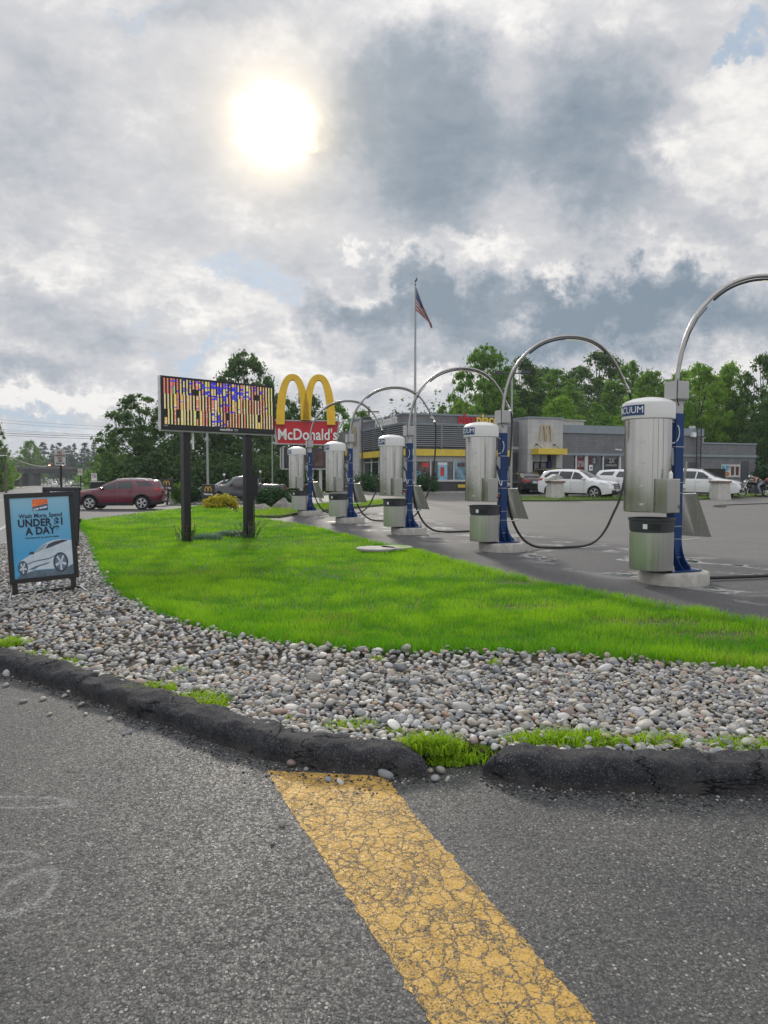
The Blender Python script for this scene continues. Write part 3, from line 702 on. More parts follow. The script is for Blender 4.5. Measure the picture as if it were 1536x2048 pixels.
# loose stones lying on the driveway, one object each
LOOSE = [(583,1531,15),(657,1563,13),(680,1567,12),(772,1554,18),(612,1540,9),(860,1518,22),(870,1561,15),(882,1545,17),(905,1520,14),(1035,1508,11),(860,1545,11),(848,1538,10),(895,1560,8),(563,1650,12),
         (47,1405,10),(163,1412,11),(88,1400,9),(130,1394,9),(100,1430,7),(172,1430,7),(220,1440,8),(247,1470,6),(260,1466,8),(22,1338,9),(15,1350,14),(12,1373,10),(3,1322,6),(30,1320,7),(440,1466,9),(482,1485,6),(1470,1548,0),(118,1350,0),(150,1357,10),(290,1400,0),(140,1385,8),(545,1690,6)]
for i, (a, b, r_) in enumerate(LOOSE):
    if not r_: continue
    zz = .02 if 830 < a < 1040 else 0
    g = G(a, b, 0); rad = r_*g.y/F*.68
    V_, F_, C_ = stones(np.array([(0., 0., rad*.45)]), np.array([rad]), 3, (.55, .8))
    o = npmesh('pebble', V_, F_, M_STONE, C_, smooth=True); o.location = (g.x, g.y, 0)
    wh = {0: 'pale pebble at the top left of the yellow stripe, touching the kerb', 1: 'grey pebble on the yellow stripe, left one of the close pair', 2: 'grey pebble on the yellow stripe, right one of the close pair',
          3: 'larger pale pebble at the top right corner of the yellow stripe', 5: 'largest pale pebble at the mouth of the kerb gap', 13: 'lone grey pebble on the asphalt left of the yellow stripe', 15: 'bluish pebble on the driveway, farther right of the left pair',
          23: 'bright pebble in the small heap at the left foot of the kerb', 35: 'white chip on the asphalt nearest the camera'}.get(i)
    if not wh: wh = 'small pebble before the gap between the kerb ends' if 800 < a < 1060 else 'small pebble scattered on the driveway along the left kerb'
    tag(o, wh, 'pebble', 'loose pebbles on the driveway')
# crumbs of broken tar along the kerb foot
cr = []
for line, n in ((kl, 1500), (kr, 900)):
    dl = dens(line, .01, False)
    for _ in range(n):
        p = random.choice(dl); off_ = -abs(random.gauss(0, .06))-.0
        if line is kl and 380 < 768+F*p[0]/max(p[1], .1) < 760: off_ *= 1.9
        cr.append((p[0]+random.gauss(0, .01), p[1]+off_))
cr = np.array(cr); rr = rng.uniform(.003, .010, len(cr))**1.0
V0, F0 = ICO[1]; V = V0[None]*rng.uniform(.5, 1.3, (len(cr), len(V0), 1))*rr[:, None, None]; V[:, :, 2] *= .7
V = V + np.column_stack([cr, rr*.4])[:, None]
c_ = rng.choice([.03, .05, .09, .2, .35], len(cr), p=[.35, .3, .2, .1, .05]); cols = np.repeat(np.repeat(c_[:, None, None], 3, 2), len(V0), 1)
o = npmesh('grit', V.reshape(-1, 3), (F0[None]+(np.arange(len(cr))*len(V0))[:, None, None]).reshape(-1, 3), M_STONE, cols.reshape(-1, 3))
tag(o, 'dark crumbs of broken asphalt scattered along the kerb', 'grit', kind='stuff')

# ------------------------------------------------------------------ weeds along the kerb
def weed(name, px, py, rad, hh, n, label, group=None, z=ZB, tall=False, wide=.011, matl=None, cat='weed', tint=.5):
    g = G(px, py, z); a = rng.uniform(0, 2*PI, n); rr = rad*np.sqrt(rng.uniform(0, 1, n))
    P_ = np.stack([rr*np.cos(a)*1.3, rr*np.sin(a)*.6], 1)
    V = []; h_ = hh*rng.uniform(.5, 1, n)*(1-.4*(rr/rad)**2)
    o = blades(name, P_, np.zeros(n)-.01, h_, wide*rng.uniform(.5, 1.3, n), 1.3 if not tall else .6, np.clip(tint+rng.normal(0, .25, n), 0, 1), matl or M_WEED, flop=.8)
    o.location = g; tag(o, label, cat, group); return o
WL = 'small tuft of green weeds growing between the pebbles and the kerb'
for (a, b, r_, h_, n) in ((18,1288,.10,.11,260),(112,1322,.13,.06,160),(160,1334,.08,.05,110),(310,1378,.10,.09,220),(400,1396,.13,.08,220),(425,1408,.07,.07,130),(60,1305,.12,.05,120),(235,1358,.06,.05,60),
                         (700,1447,.12,.06,180),(790,1462,.05,.05,60),(585,1432,.05,.04,50),(1100,1476,.13,.07,260),(1165,1480,.13,.09,260),(1310,1485,.10,.09,220),(1230,1484,.10,.05,120),(1490,1490,.13,.07,220),(1060,1480,.10,.06,160),(1420,1488,.08,.05,70)):
    weed('weed', a, b+6, r_*1.25, h_*1.35, int(n*1.1), ('small tuft of green weeds on top of the left kerb' if a < 840 else 'small tuft of green weeds behind the right kerb'), 'weed tufts along the kerb')
weed('weed', 950, 1510, .17, .10, 300, 'large bright green weed clump filling the gap between the two kerb ends', z=.03, wide=.012)
weed('weed', 862, 1496, .13, .13, 420, 'spiky green weed tuft behind the rounded end of the left kerb', z=ZB)
weed('weed', 900, 1520, .10, .06, 260, 'low leafy weed at the mouth of the gap in the kerb', z=.02, wide=.014)
weed('weed', 580, 1512, .05, .08, 70, 'thin weed sprouting in front of the cracked kerb', z=.0)
weed('weed', 150, 1372, .12, .03, 200, 'flat brownish weed on the driveway left of the kerb', z=0, tint=0)
weed('weed', 80, 1345, .12, .04, 90, 'sparse weed at the left foot of the kerb', z=0)
weed('weed', 310, 1400, .05, .09, 60, 'weed tuft at the kerb foot beside loose pebbles', z=0) if False else None
for a, b in ((755, 1325), (425, 1250), (305, 1222), (365, 1345), (990, 1330), (845, 1300)):
    weed('grass_tuft', a, b, .05, .10, 60, 'thin grass tuft standing alone among the pebbles', 'grass tufts among the pebbles', tall=True, cat='grass tuft', wide=.006)
# ------------------------------------------------------------------ vacuum stations
RZ = math.atan2(.378, .926)
SDIR = R(-9)                                          # the boom swings a little towards the bays
def bp_(a, z, off=0.0):                               # boom plane: a metres out, z up
    return (a*math.cos(SDIR)-off*math.sin(SDIR), a*math.sin(SDIR)+off*math.cos(SDIR), z)
def smooth_path(pts, n=3):
    P = [Vector(p) for p in pts]
    for _ in range(n):
        q = [P[0]]
        for a, b in zip(P[:-1], P[1:]): q += [a*.75+b*.25, a*.25+b*.75]
        q.append(P[-1]); P = q
    return P
CX = -.50
def arc_patch(mb, cx, r, a0, a1, z0, z1, th=.004, n=14):
    vs = []; fs = []
    for i in range(n+1):
        a = a0+(a1-a0)*i/n
        for rr in (r, r+th):
            for z in (z0, z1): vs.append((cx+rr*math.cos(a), rr*math.sin(a), z))
    for i in range(n):
        b = i*4; c = b+4
        fs += [(b+2, c+2, c+3, b+3), (b, b+1, c+1, c), (b+1, b+3, c+3, c+1), (b, c, c+2, b+2)]
    fs += [(0, 2, 3, 1), (n*4, n*4+1, n*4+3, n*4+2)]
    return mb.add(vs, fs)
ANG = lambda deg: R(deg) - RZ
BOOM = [(0,0),(.02,.20),(.07,.46),(.15,.70),(.27,.92),(.42,1.10),(.60,1.27),(.80,1.40),(1.02,1.49),(1.26,1.55),(1.52,1.57),(1.76,1.555),(1.98,1.50),(2.18,1.40),(2.36,1.25),(2.52,1.05),(2.66,.82),(2.78,.58)]
HOSE = [(2.86,.44),(2.90,.30),(2.90,.0),(2.88,-.6),(2.80,-1.3),(2.67,-1.85),(2.52,-2.12),(2.38,-2.42),(2.2,-2.64),(1.95,-2.79),(1.5,-2.81),(1.0,-2.81),(.70,-2.78),(.45,-2.62),(.26,-2.32),(.14,-1.95),(.10,-1.6),(.09,-1.45)]
HOSE1 = [(2.86,.44),(2.90,.30),(2.92,-1.5),(2.9,-2.3),(2.75,-2.7),(2.4,-2.79),(1.6,-2.80),(1.0,-2.80),(.62,-2.80),(.50,-2.79)]
def make_station():
    t = thing('vacuum_station', 'x', 'vacuum station', (0,0,0), RZ, 'vacuum stations in a row along the lawn')
    p = MB().lathe([(.475,-.02),(.478,.14),(.462,.168),(.44,.172)], 56).build('concrete_base', CONC, t, True)
    for q in p.data.vertices:
        q.co += mn.noise_vector(q.co*9)*.006
    MB().box(-.27,.27,-.27,.27,.180,.195).build('base_plate', BLUE_, t, bev=.003)
    for a in (-1, 1):
        for b in (-1, 1):
            bo = MB().cyl((a*.24,b*.24,.16),(a*.24,b*.24,.285),.011,8).cyl((a*.24,b*.24,.195),(a*.24,b*.24,.222),.024,6).cyl((a*.24,b*.24,.235),(a*.24,b*.24,.252),.022,6)
            bo.build('bolt', ZINC, t)
    g = MB().box(-.075,.075,-.075,.075,.195,2.39).build('post', BLUE_, t, bev=.006)
    fn = MB(); prof = [(.075,.198),(.255,.198),(.255,.225),(.20,.27),(.145,.34),(.108,.43),(.085,.53),(.075,.60)]
    for kx in range(4):
        Mx = Matrix.Rotation(kx*PI/2, 4, 'Z') @ VERT
        fn.prism(prof, -.070, -.062, Mx); fn.prism(prof, .062, .070, Mx)
    fn.build('gusset', BLUE_, t)
    MB().box(-.066,.066,-.066,.066,2.39,2.57).build('post_sleeve', GREYBOX, t, bev=.004)
    jb = MB().box(-.125,.115,-.11,.11,2.585,2.84).box(-.08,.08,-.08,.08,2.57,2.585).build('junction_box', GREYBOX, t, bev=.006)
    MB().box(-.118,.108,-.116,-.110,2.60,2.825).build('cover', GREYBOX, jb, bev=.002)
    for z in (.36,.62,.80,1.27,1.42,1.92): MB().box(-.080,.080,-.080,.080,z,z+.008).build('clamp_band', ZINC, t)
    # canister
    c = MB().lathe([(.05,1.02),(.300,1.02),(.310,1.03),(.310,2.32)], 64, Matrix.Translation((CX,0,0))).build('canister', STEEL, t, True)
    d1 = MB(); arc_patch(d1, CX, .3095, ANG(-129), ANG(-215), 1.60, 2.06); d1.build('upper_door', STEEL, c, True)
    d2 = MB(); arc_patch(d2, CX, .3095, ANG(-129), ANG(-215), 1.05, 1.50); d2.build('lower_door', STEEL, c, True)
    for (z, ) in ((1.98,), (1.69,), (1.38,), (1.13,)):
        h = MB(); arc_patch(h, CX, .311, ANG(-128), ANG(-117), z-.014, z+.014, .010, 3); h.build('latch', ZINC, c)
    sm_ = MB()
    for dg in (-99, -86, -72): arc_patch(sm_, CX, .310, ANG(dg), ANG(dg+1.6), 1.02, 2.31, .004, 1)
    sm_.build('seam', STEEL2, c)
    hd = MB().lathe([(.31,2.292),(.345,2.290),(.351,2.30),(.351,2.49),(.342,2.515),(.30,2.543),(.22,2.575),(.11,2.594),(.001,2.598)], 64, Matrix.Translation((CX,0,0)), cap=False).build('hood', HOOD, t, True, ang=25)
    lb = MB(); arc_patch(lb, CX, .352, ANG(-119), ANG(-206), 2.335, 2.475, .003, 20); lb = lb.build('label_plate', NAVY, hd, True)
    tx = text_mb('VACUUM', .128, .0015, .0, 'RIGHT', .98)
    xm = max(v[0] for v in tx.v); vs = []
    for x, y, z in tx.v:
        a = ANG(-121.5) - (xm - x)/.357; vs.append((CX+(.3565+z)*math.cos(a), (.3565+z)*math.sin(a), 2.405+y)) 
    tx.v = vs; tx.build('lettering', WHITE, hd)
    def recentre(o, dx, mv=True):
        for q in o.data.vertices: q.co.x -= dx
        if mv: o.location.x = dx
    recentre(c, CX); recentre(hd, CX)
    for q in c.children: recentre(q, CX, False)
    for q in hd.children: recentre(q, CX, False)
    # coin box on the side of the canister
    bx = MB().box(-.639,-.414,-.517,-.22,1.02,1.475).build('coin_box', STEEL, t, bev=.004)
    MB().box(-.632,-.421,-.5195,-.517,1.03,1.465).build('coin_door', STEEL2, bx, bev=.002)
    MB().box(-.446,-.440,-.528,-.5195,1.08,1.13).cyl((-.430,-.5195,1.10),(-.430,-.527,1.10),.006,8).build('lock', DGREY, bx)
    MB().box(-.20,-.075,-.055,.055,1.16,1.175).build('lower_bracket', GALV, t)
    br = MB().box(-.20,-.075,-.055,.055,1.82,1.835).box(-.16,-.075,-.050,.050,1.835,1.905)
    br.prism([(-.20,1.82),(-.075,1.82),(-.075,1.66),(-.10,1.66)], -.055, -.050, VERT).prism([(-.20,1.82),(-.075,1.82),(-.075,1.66),(-.10,1.66)], .050, .055, VERT)
    br.build('mounting_bracket', GALV, t)
    rs = MB().box(-.15,-.078,-.05,.05,1.09,1.16).build('switch_box', mat('dull red box', (.22,.045,.035), .5), t, bev=.004)
    cbl = MB().tube(smooth_path([(-.10,.0,2.30),(-.03,-.085,2.22),(-.02,-.09,2.08),(-.06,-.07,1.98),(-.13,-.02,1.97)]), .008, 6)
    cbl.tube(smooth_path([(-.13,.02,1.62),(-.11,-.09,1.35),(-.08,-.10,1.32),(-.06,-.085,1.42)]), .009, 6)
    cbl.build('cable', WHITE, t, True)
    cb2 = MB().tube(smooth_path([(-.10,-.115,2.86),(-.105,-.119,2.72),(-.11,-.115,2.58),(-.04,-.085,2.50)]), .007, 6); cb2.build('cable', RUB, t, True)
    # hose holder and mat rack on the bay side
    hh = MB().box(.075,.10,-.05,.05,1.30,1.62).cyl((.10,0,1.34),(.16,0,1.34),.035,12).cyl((.10,-.02,1.52),(.145,-.02,1.50),.028,12).cyl((.11,-.05,1.40),(.13,-.07,1.72),.018,8)
    hh.build('nozzle_holder', STEEL2, t, True)
    tl, tr_, brr, bll = Vector((.078,-.02,1.255)), Vector((.285,-.12,1.262)), Vector((.52,-.175,.640)), Vector((.135,.01,.665))
    nrm = (tr_-tl).cross(bll-tl).normalized(); mr_ = MB()
    q = [tl, tr_, brr, bll]; mr_.add(q + [x+nrm*.006 for x in q], [(0,1,2,3), (7,6,5,4), (0,4,5,1), (1,5,6,2), (2,6,7,3), (3,7,4,0)])
    e = (brr-tr_); mr_.add([tr_, tr_+nrm*.035, brr+nrm*.035, brr, tr_+Vector((.004,0,0)), tr_+nrm*.035+Vector((.004,0,0)), brr+nrm*.035+Vector((.004,0,0)), brr+Vector((.004,0,0))], [(0,1,2,3), (4,7,6,5), (0,4,5,1), (1,5,6,2), (2,6,7,3)])
    mr_.add([tl, tr_, tr_+nrm*.05+Vector((0,0,.01)), tl+nrm*.05+Vector((0,0,.01))], [(0,1,2,3)])
    mr_ = mr_.build('mat_rack', STEEL2, t)
    ho = MB()
    for i in range(7):
        for j in range(3):
            if (i*3+j) % 4 == 3: continue
            u_ = .10+.16*(i if j != 1 else i+.5)/1.25; v_ = .18+.32*j
            if u_ > .92: continue
            a = tl.lerp(tr_, v_); b = bll.lerp(brr, v_); p_ = a.lerp(b, u_)
            Mh = Matrix.Translation(p_) @ nrm.to_track_quat('Z', 'Y').to_matrix().to_4x4()
            ho.lathe([(.0055, -.0015), (.0055, .0075)], 8, Mh)
    ho.build('lit_hole_disc', WHITE, mr_)  # white raised discs stand in for light showing through the rack holes
    MB().tube([(.075,-.04,.60),(.12,-.05,.60),(.33,-.12,.625)], .011, 8).build('rack_stay', ZINC, t, True)
    # boom, its lamp strip, hose
    pts = smooth_path([bp_(a, 2.84+z) for a, z in BOOM], 2)
    bm_ = MB().tube(pts, .029, 14).build('boom', ALU, t, True)
    cab = MB().tube([Vector(bp_(a, 2.84+z, -.0)) for a, z in [(.02,.0),(.05,.20),(.10,.44),(.19,.68),(.31,.89),(.46,1.06)]], .008, 6); cab.build('boom_cable', RUB, bm_, True)
    def inner(a0, a1, dr, n=24):
        outp = []
        for i in range(n+1):
            f = a0+(a1-a0)*i/n; k2 = f*(len(pts)-1); i0 = min(len(pts)-2, int(k2)); p0 = pts[i0].lerp(pts[i0+1], k2-i0); tt = (pts[i0+1]-pts[i0]).normalized()
            n_ = Vector((tt.z*math.cos(SDIR), tt.z*math.sin(SDIR), -math.hypot(tt.x, tt.y))); outp.append(p0+n_*dr)
        return outp
    lpp = inner(.34, .80, .052)
    MB().tube(lpp, .018, 8).build('lamp_strip', BLACK, bm_, True)
    MB().tube(inner(.55, .785, .068, 40), .008, 6).build('lamp_lens', mat('lamp lens', (.9,.85,.7), .3, emit=(1,.86,.6), es=.35), bm_, True)
    e0 = Vector(bp_(BOOM[-1][0], 2.84+BOOM[-1][1])); e1 = Vector(bp_(2.86, 3.28))
    MB().cyl(e0-(e1-e0)*.3, e0+(e1-e0)*.5, .041, 14).cyl(e0+(e1-e0)*.7, e1, .037, 14).build('hose_coupling', ZINC, bm_, True)
    return t
def make_hose(parent, prof):
    pts = smooth_path([bp_(a, 2.84+z) for a, z in prof], 3)
    return MB().tube(pts, .026, 10).build('vacuum_hose', RUB, parent, True)
ST = [(4.13,10.10),(2.41,14.50),(.66,18.80),(-1.10,23.05),(-2.85,27.3)]
SLAB = ['nearest and largest vacuum station, blue post and steel canister at the right edge',
        'second vacuum station from the right, its arch framing the white restaurant tower',
        'middle vacuum station, its canister in front of the flagpole and the restaurant corner',
        'fourth vacuum station from the right, canister beside the red pole sign',
        'farthest and smallest vacuum station, standing beside the dark green mounded shrub']
BLAB = ['largest steel trash bin hanging from the nearest blue post at the right edge', 'steel trash bin on the second blue post from the right', 'steel trash bin on the middle blue vacuum post',
        'steel trash bin on the fourth blue post, in front of the pale driveway', 'farthest steel trash bin, hanging beside the dark green shrub and the boulder']
st0 = make_station()
def make_bin():
    t = thing('trash_bin', 'x', 'trash bin', (0,0,0), RZ, 'steel trash bins hanging from the vacuum posts')
    X0 = -.41; Mt = Matrix.Translation((X0,0,0))
    MB().lathe([(.28,.21),(.295,.215),(.295,.735),(.290,.738)], 48, Mt).build('steel_shell', BINSTEEL, t, True)
    l = MB().lathe([(.283,.50),(.290,.735),(.300,.80),(.303,.895),(.318,.905),(.318,.93),(.300,.93),(.288,.88),(.27,.60)], 48, Mt, cap=False).build('liner', DGREY, t, True)
    rc = MB(); arc_patch(rc, X0, .300, ANG(-118), ANG(-88), .775, .865, .006, 5); rc.build('handle_recess', BLACK, l, True)
    lb = MB(); arc_patch(lb, X0, .300, ANG(-132), ANG(-121), .79, .855, .006, 3); lb.build('sticker', WHITE, l, True)
    sh_ = [o_ for o_ in t.children if o_.name.startswith(('steel_shell', 'liner'))]
    for o_ in sh_:
        for z_ in [o_]+list(o_.children):
            for q in z_.data.vertices: q.co.x -= X0
        o_.location.x = X0
    MB().box(-.11,-.077,-.05,.05,.30,.75).box(-.13,-.09,-.06,.06,.70,.73).box(-.13,-.09,-.06,.06,.36,.39).build('bin_bracket', ZINC, t)
    MB().cyl((X0+.05,-.18,.10),(X0+.05,-.18,.21),.012,8).cyl((X0+.05,-.18,.185),(X0+.05,-.18,.21),.022,8).build('foot_bolt', BLACK, t)
    return t
b0 = make_bin()
for i, (x, y) in enumerate(ST):
    s_ = st0 if i == 0 else copy_tree(st0)
    b_ = b0 if i == 0 else copy_tree(b0)
    s_.location = (x, y, T(x, y)); b_.location = s_.location; s_['label'] = SLAB[i]; b_['label'] = BLAB[i]
h1 = None
bo_ = thing('spray_bottle', 'small white spray bottle standing on the nearest coin box', 'bottle', (0,0,0), RZ)
q_ = Matrix.Rotation(RZ, 4, 'Z') @ Vector((-.47, -.40, 0)); bo_.location = (ST[0][0]+q_.x, ST[0][1]+q_.y, 1.476)
MB().lathe([(.026,0),(.028,.01),(.028,.075),(.012,.095),(.012,.11)], 14).build('bottle_body', WHITE, bo_, True); MB().lathe([(.014,.11),(.014,.13),(.004,.135)], 10).build('cap', MATS['dull red box'], bo_, True)
stations = [o for o in C.objects if o.name.startswith('vacuum_station')]
stations.sort(key=lambda o: o.location.y)
h0 = make_hose(stations[0], HOSE1); h1 = make_hose(stations[1], HOSE)
for s_ in stations[2:]:
    c = h1.copy(); C.objects.link(c); c.parent = s_
# a hose lying on the lot at the right
g = [G(*p, .03) for p in [(1700, 1003), (1536, 1007), (1470, 1009), (1432, 1011), (1424, 1012), (1440, 1014), (1452, 1013)]]
o = MB().tube(smooth_path(g, 2), .022, 8).build('ground_hose', RUB, None, True); tag(o, 'black hose lying loose on the lot beyond the nearest vacuum', 'hose')

# ------------------------------------------------------------------ message board on two posts
ZL = ZB
pl, pr = G(374, 1084, ZL), G(497, 1076, ZL)
ax = Vector((pr.x-pl.x, pr.y-pl.y, 0)).normalized(); nm = Vector((ax.y, -ax.x, 0))
led = thing('message_board', 'black two-post electronic board with garbled coloured stripes on the lawn', 'electronic sign', pl, math.atan2(ax.y, ax.x))
inv = Matrix.Rotation(-math.atan2(ax.y, ax.x), 4, 'Z') @ Matrix.Translation(-pl)
def solve_a(px):                                       # offset along the board for a photo column
    kx = (px-768)/F; return (kx*pl.y - pl.x)/(ax.x - kx*ax.y)
aL, aR = solve_a(317), solve_a(542); LP = (pr-pl).length
DLt = (pl+ax*aL).y; zt = HC+(HZ-754)/F*DLt - pl.z; zb = HC+(HZ-860)/F*DLt - pl.z
print('board', aL, aR, zt, zb, LP)
MB().box(aL, aR, -.16, -.07, zb, zt).build('cabinet', BLACK, led, bev=.006)
fr_ = MB(); fw = .045
fr_.box(aL, aR, -.19, -.16, zt-fw, zt).box(aL, aR, -.19, -.16, zb, zb+.115).box(aL, aL+fw, -.19, -.16, zb+.115, zt-fw).box(aR-fw, aR, -.19, -.16, zb+.115, zt-fw)
fr_.build('bezel', BLACK, led)
MB().box(aL-.012, aL-.001, -.18, -.07, zb, zt).build('side_panel', mat('pale side', (.62,.62,.62), .5), led)
MB().box(aL, aR, -.165, -.06, zb-.03, zb-.001).build('bottom_rail', GREYBOX, led)
w0, w1, h0_, h1_ = aL+fw, aR-fw, zb+.115, zt-fw
MB().box(w0, w1, -.172, -.161, h0_, h1_).build('screen', mat('screen face', (.012,.014,.010), .45), led)
rr_ = random.Random(5)
Vq, Fq, Cq = [], [], []
NB = 37; cw = (w1-w0)/NB; bh = (h1_-h0_)/3
for band in range(3):
    for c in range(NB):
        x0 = w0+cw*(c+.35+.10*band); blank = (band == 0 and c in (9, 10, 30, 31)) or (band == 2 and c in (4, 10, 20, 31)) or (band == 2 and c == 0)
        base_c = rr_.choice([(1,.75,.20), (1,.62,.22), (1,.42,.22), (.95,.80,.35), (1,.80,.45), (1,.5,.35), (.85,.85,.25), (1,.35,.25)])
        wide = cw*(.44 if rr_.random() > .22 else .74)
        for r_ in range(20):
            tt = r_/20
            if blank and ((band == 0 and tt > .55) or (band == 2 and tt < .55)): continue
            z1 = h1_-bh*band-bh*(r_+.15)/20; z0 = z1-bh*.62/20
            u_ = (c+.5)/NB; cxn = abs(u_-.52)
            bluep = max(.25, .80-cxn*1.2) if band == 0 else (max(0, .60-cxn*3) if band == 1 else max(0, .62-abs(u_-.46)*4))
            n_ = mn.noise((c*.55, (band*20+r_)*.22, 2.0))*.9+rr_.uniform(-.12,.12)
            col = base_c
            if n_ + bluep*.85 > .62 - .10*(rr_.random() < .3): col = rr_.choice([(.05,.05,.95), (.10,.08,1.0), (.25,.15,1.0)])
            elif c < 5 and band == 0: col = (1, .30, .22) if tt < .5 or c != 3 else (.45,.85,.3)
            elif rr_.random() < .10: col = (1,.95,.8)
            if band == 1 and 19 <= c <= 20 and .5 < tt < .95: col = (1,.15,.35)
            b = len(Vq); Vq += [(x0, -.175, z0), (x0+wide, -.175, z0), (x0+wide, -.175, z1), (x0, -.175, z1)]; Fq.append((b, b+1, b+2, b+3)); Cq += [col]*4
            if col[2] > .9 and col[0] < .3 and n_ + bluep*.85 > .80:             # blue cells fill the gap beside their stripe
                b = len(Vq); Vq += [(x0+wide, -.1745, z0), (x0+cw*.95, -.1745, z0), (x0+cw*.95, -.1745, z1), (x0+wide, -.1745, z1)]; Fq.append((b, b+1, b+2, b+3)); Cq += [(.02,.02,.5)]*4
mled = bpy.data.materials.new('lamps of the board'); mled.use_nodes = True; kk = NT(mled.node_tree); bb = mled.node_tree.nodes['Principled BSDF']
aa = kk.n('ShaderNodeAttribute', attribute_name='tint'); kk.put(bb.inputs['Base Color'], (.02,.02,.02)); kk.put(bb.inputs['Emission Color'], aa.outputs['Color']); bb.inputs['Emission Strength'].default_value = .95
npmesh('lamp_cells', np.array(Vq), np.array(Fq), mled, np.array(Cq), led)
tx = text_mb('watchfire', .085, .002, .001); xf(tx, Matrix.Translation(((w0+w1)/2+.12, -.192, zb+.058)) @ VERT)
tx.tube([((w0+w1)/2+.36+.05*math.cos(a), -.193, zb+.058+.02*math.sin(a)) for a in [i*.4 for i in range(-6, 8)]], .004, 5)
tx.build('lettering', WHITE, led)
tx = text_mb('50098', .035, .001, .0005); xf(tx, Matrix.Translation((aL+.10, -.192, zb+.085)) @ VERT); tx.build('lettering', GREYBOX, led)
for a, dy in ((0, 0), (LP, 0)):
    pm = MB().box(a-.078, a+.078, -.06, .11, -.05, zt-.3)
    if a: pm.box(a-.11, a-.10, -.02, .0, .1, zb-.03)
    pm.build('post', BLACK, led, bev=.006)
MB().box(.125, .165, -.07, -.02, zb-.40, zb-.04).box(.09, .125, -.06, -.03, zb-.26, zb-.20).build('antenna', WHITE, led)
MB().box(LP+.09, LP+.24, -.04, .08, .95, 1.45).cyl((LP+.13, .02, .0), (LP+.13, .02, .96), .018, 8).cyl((LP+.17, .02, .0), (LP+.17, .02, .96), .014, 8).cyl((LP+.12, .02, 1.45), (LP+.12, .02, zb-.03), .014, 8).box(LP+.085, LP+.10, 0, .04, .5, .54).build('power_box', BLACK, led)

# flowers and blue grass round the two posts
M_STEM = mat_leaf('grey green stems', (.10,.16,.09), (.20,.26,.16), .3); M_BLUEG = mat_leaf('blue fescue', (.14,.22,.20), (.26,.36,.34), .3)
M_PETAL = mat('rust red petals', (.28,.035,.02), .6, 0, .4, 30)
def flowers(px, py, label, n=22, seed=1):
    g = G(px, py, ZL); rs = random.Random(seed); t = thing('flower_clump', label, 'flowers', g, 0, 'flower clumps at the board posts')
    st, pe = MB(), MB()
    for i in range(n):
        a = rs.uniform(0, 6.28); r0 = rs.uniform(0, .12); hgt = rs.uniform(.12, .40); sp_ = rs.uniform(.05, .26)
        b = Vector((r0*math.cos(a)*2.0, r0*math.sin(a), 0)); e = Vector((b.x+sp_*math.cos(a), b.y+sp_*math.sin(a)*.6, hgt))
        st.tube([b, (b+e)/2+Vector((0,0,.05)), e], .006, 4)
        for j in range(3):
            c = b.lerp(e, rs.uniform(.2, .8)); dd = Vector((rs.uniform(-1,1), rs.uniform(-1,1), rs.uniform(0,1))).normalized()*.06; s_ = dd.cross(Vector((0,0,1))).normalized()*.014
            st.add([c, c+dd*.5+s_, c+dd, c+dd*.5-s_], [(0,1,2,3)])
        if i % 2 == 0:
            for j in range(9):
                q = j/9*6.28; dd = Vector((math.cos(q), math.sin(q), .25))*.042; s_ = Vector((-math.sin(q), math.cos(q), 0))*.016
                pe.add([e, e+dd*.6+s_, e+dd, e+dd*.6-s_], [(0,1,2,3)])
            pe.lathe([(.012, 0), (.014, .012), (.004, .022)], 6, Matrix.Translation(e))
    s1 = st.build('stems', M_STEM, t); pe.build('petals', M_PETAL, t)
flowers(368, 1084, 'red daisy clump at the foot of the left board post', 26, 1); flowers(497, 1077, 'red daisy clump at the foot of the right board post', 28, 4)
for (a, b, r_, lab) in ((415, 1079, .26, 'tuft of blue-grey fescue just right of the left board post'), (452, 1073, .20, 'tuft of blue-grey fescue halfway between the two board posts'), (475, 1073, .24, 'tuft of blue-grey fescue just left of the right board post')):
    weed('fescue', a, b, r_, .22, 1500, lab, 'fescue tufts in the lawn', ZL, matl=M_BLUEG, wide=.010, cat='ornamental grass')
# utility covers let into the lawn
for (a, b, s_, lab) in ((752, 1102, .62, 'larger concrete utility cover lying in the lawn'), (793, 1100, .50, 'smaller concrete utility cover at the lawn edge, right of the larger one')):
    g = G(a, b, ZL); mb = MB().lathe([(s_*.60, .02), (s_*.62, .055), (s_*.59, .07)], 40); mb.v = [(x*1.0, y*.9, z) for x, y, z in mb.v]
    o = mb.build('utility_cover', CONC, None, True); o.location = g; tag(o, lab, 'cover')
g = G(285+0, 0+1150, 0) if False else None

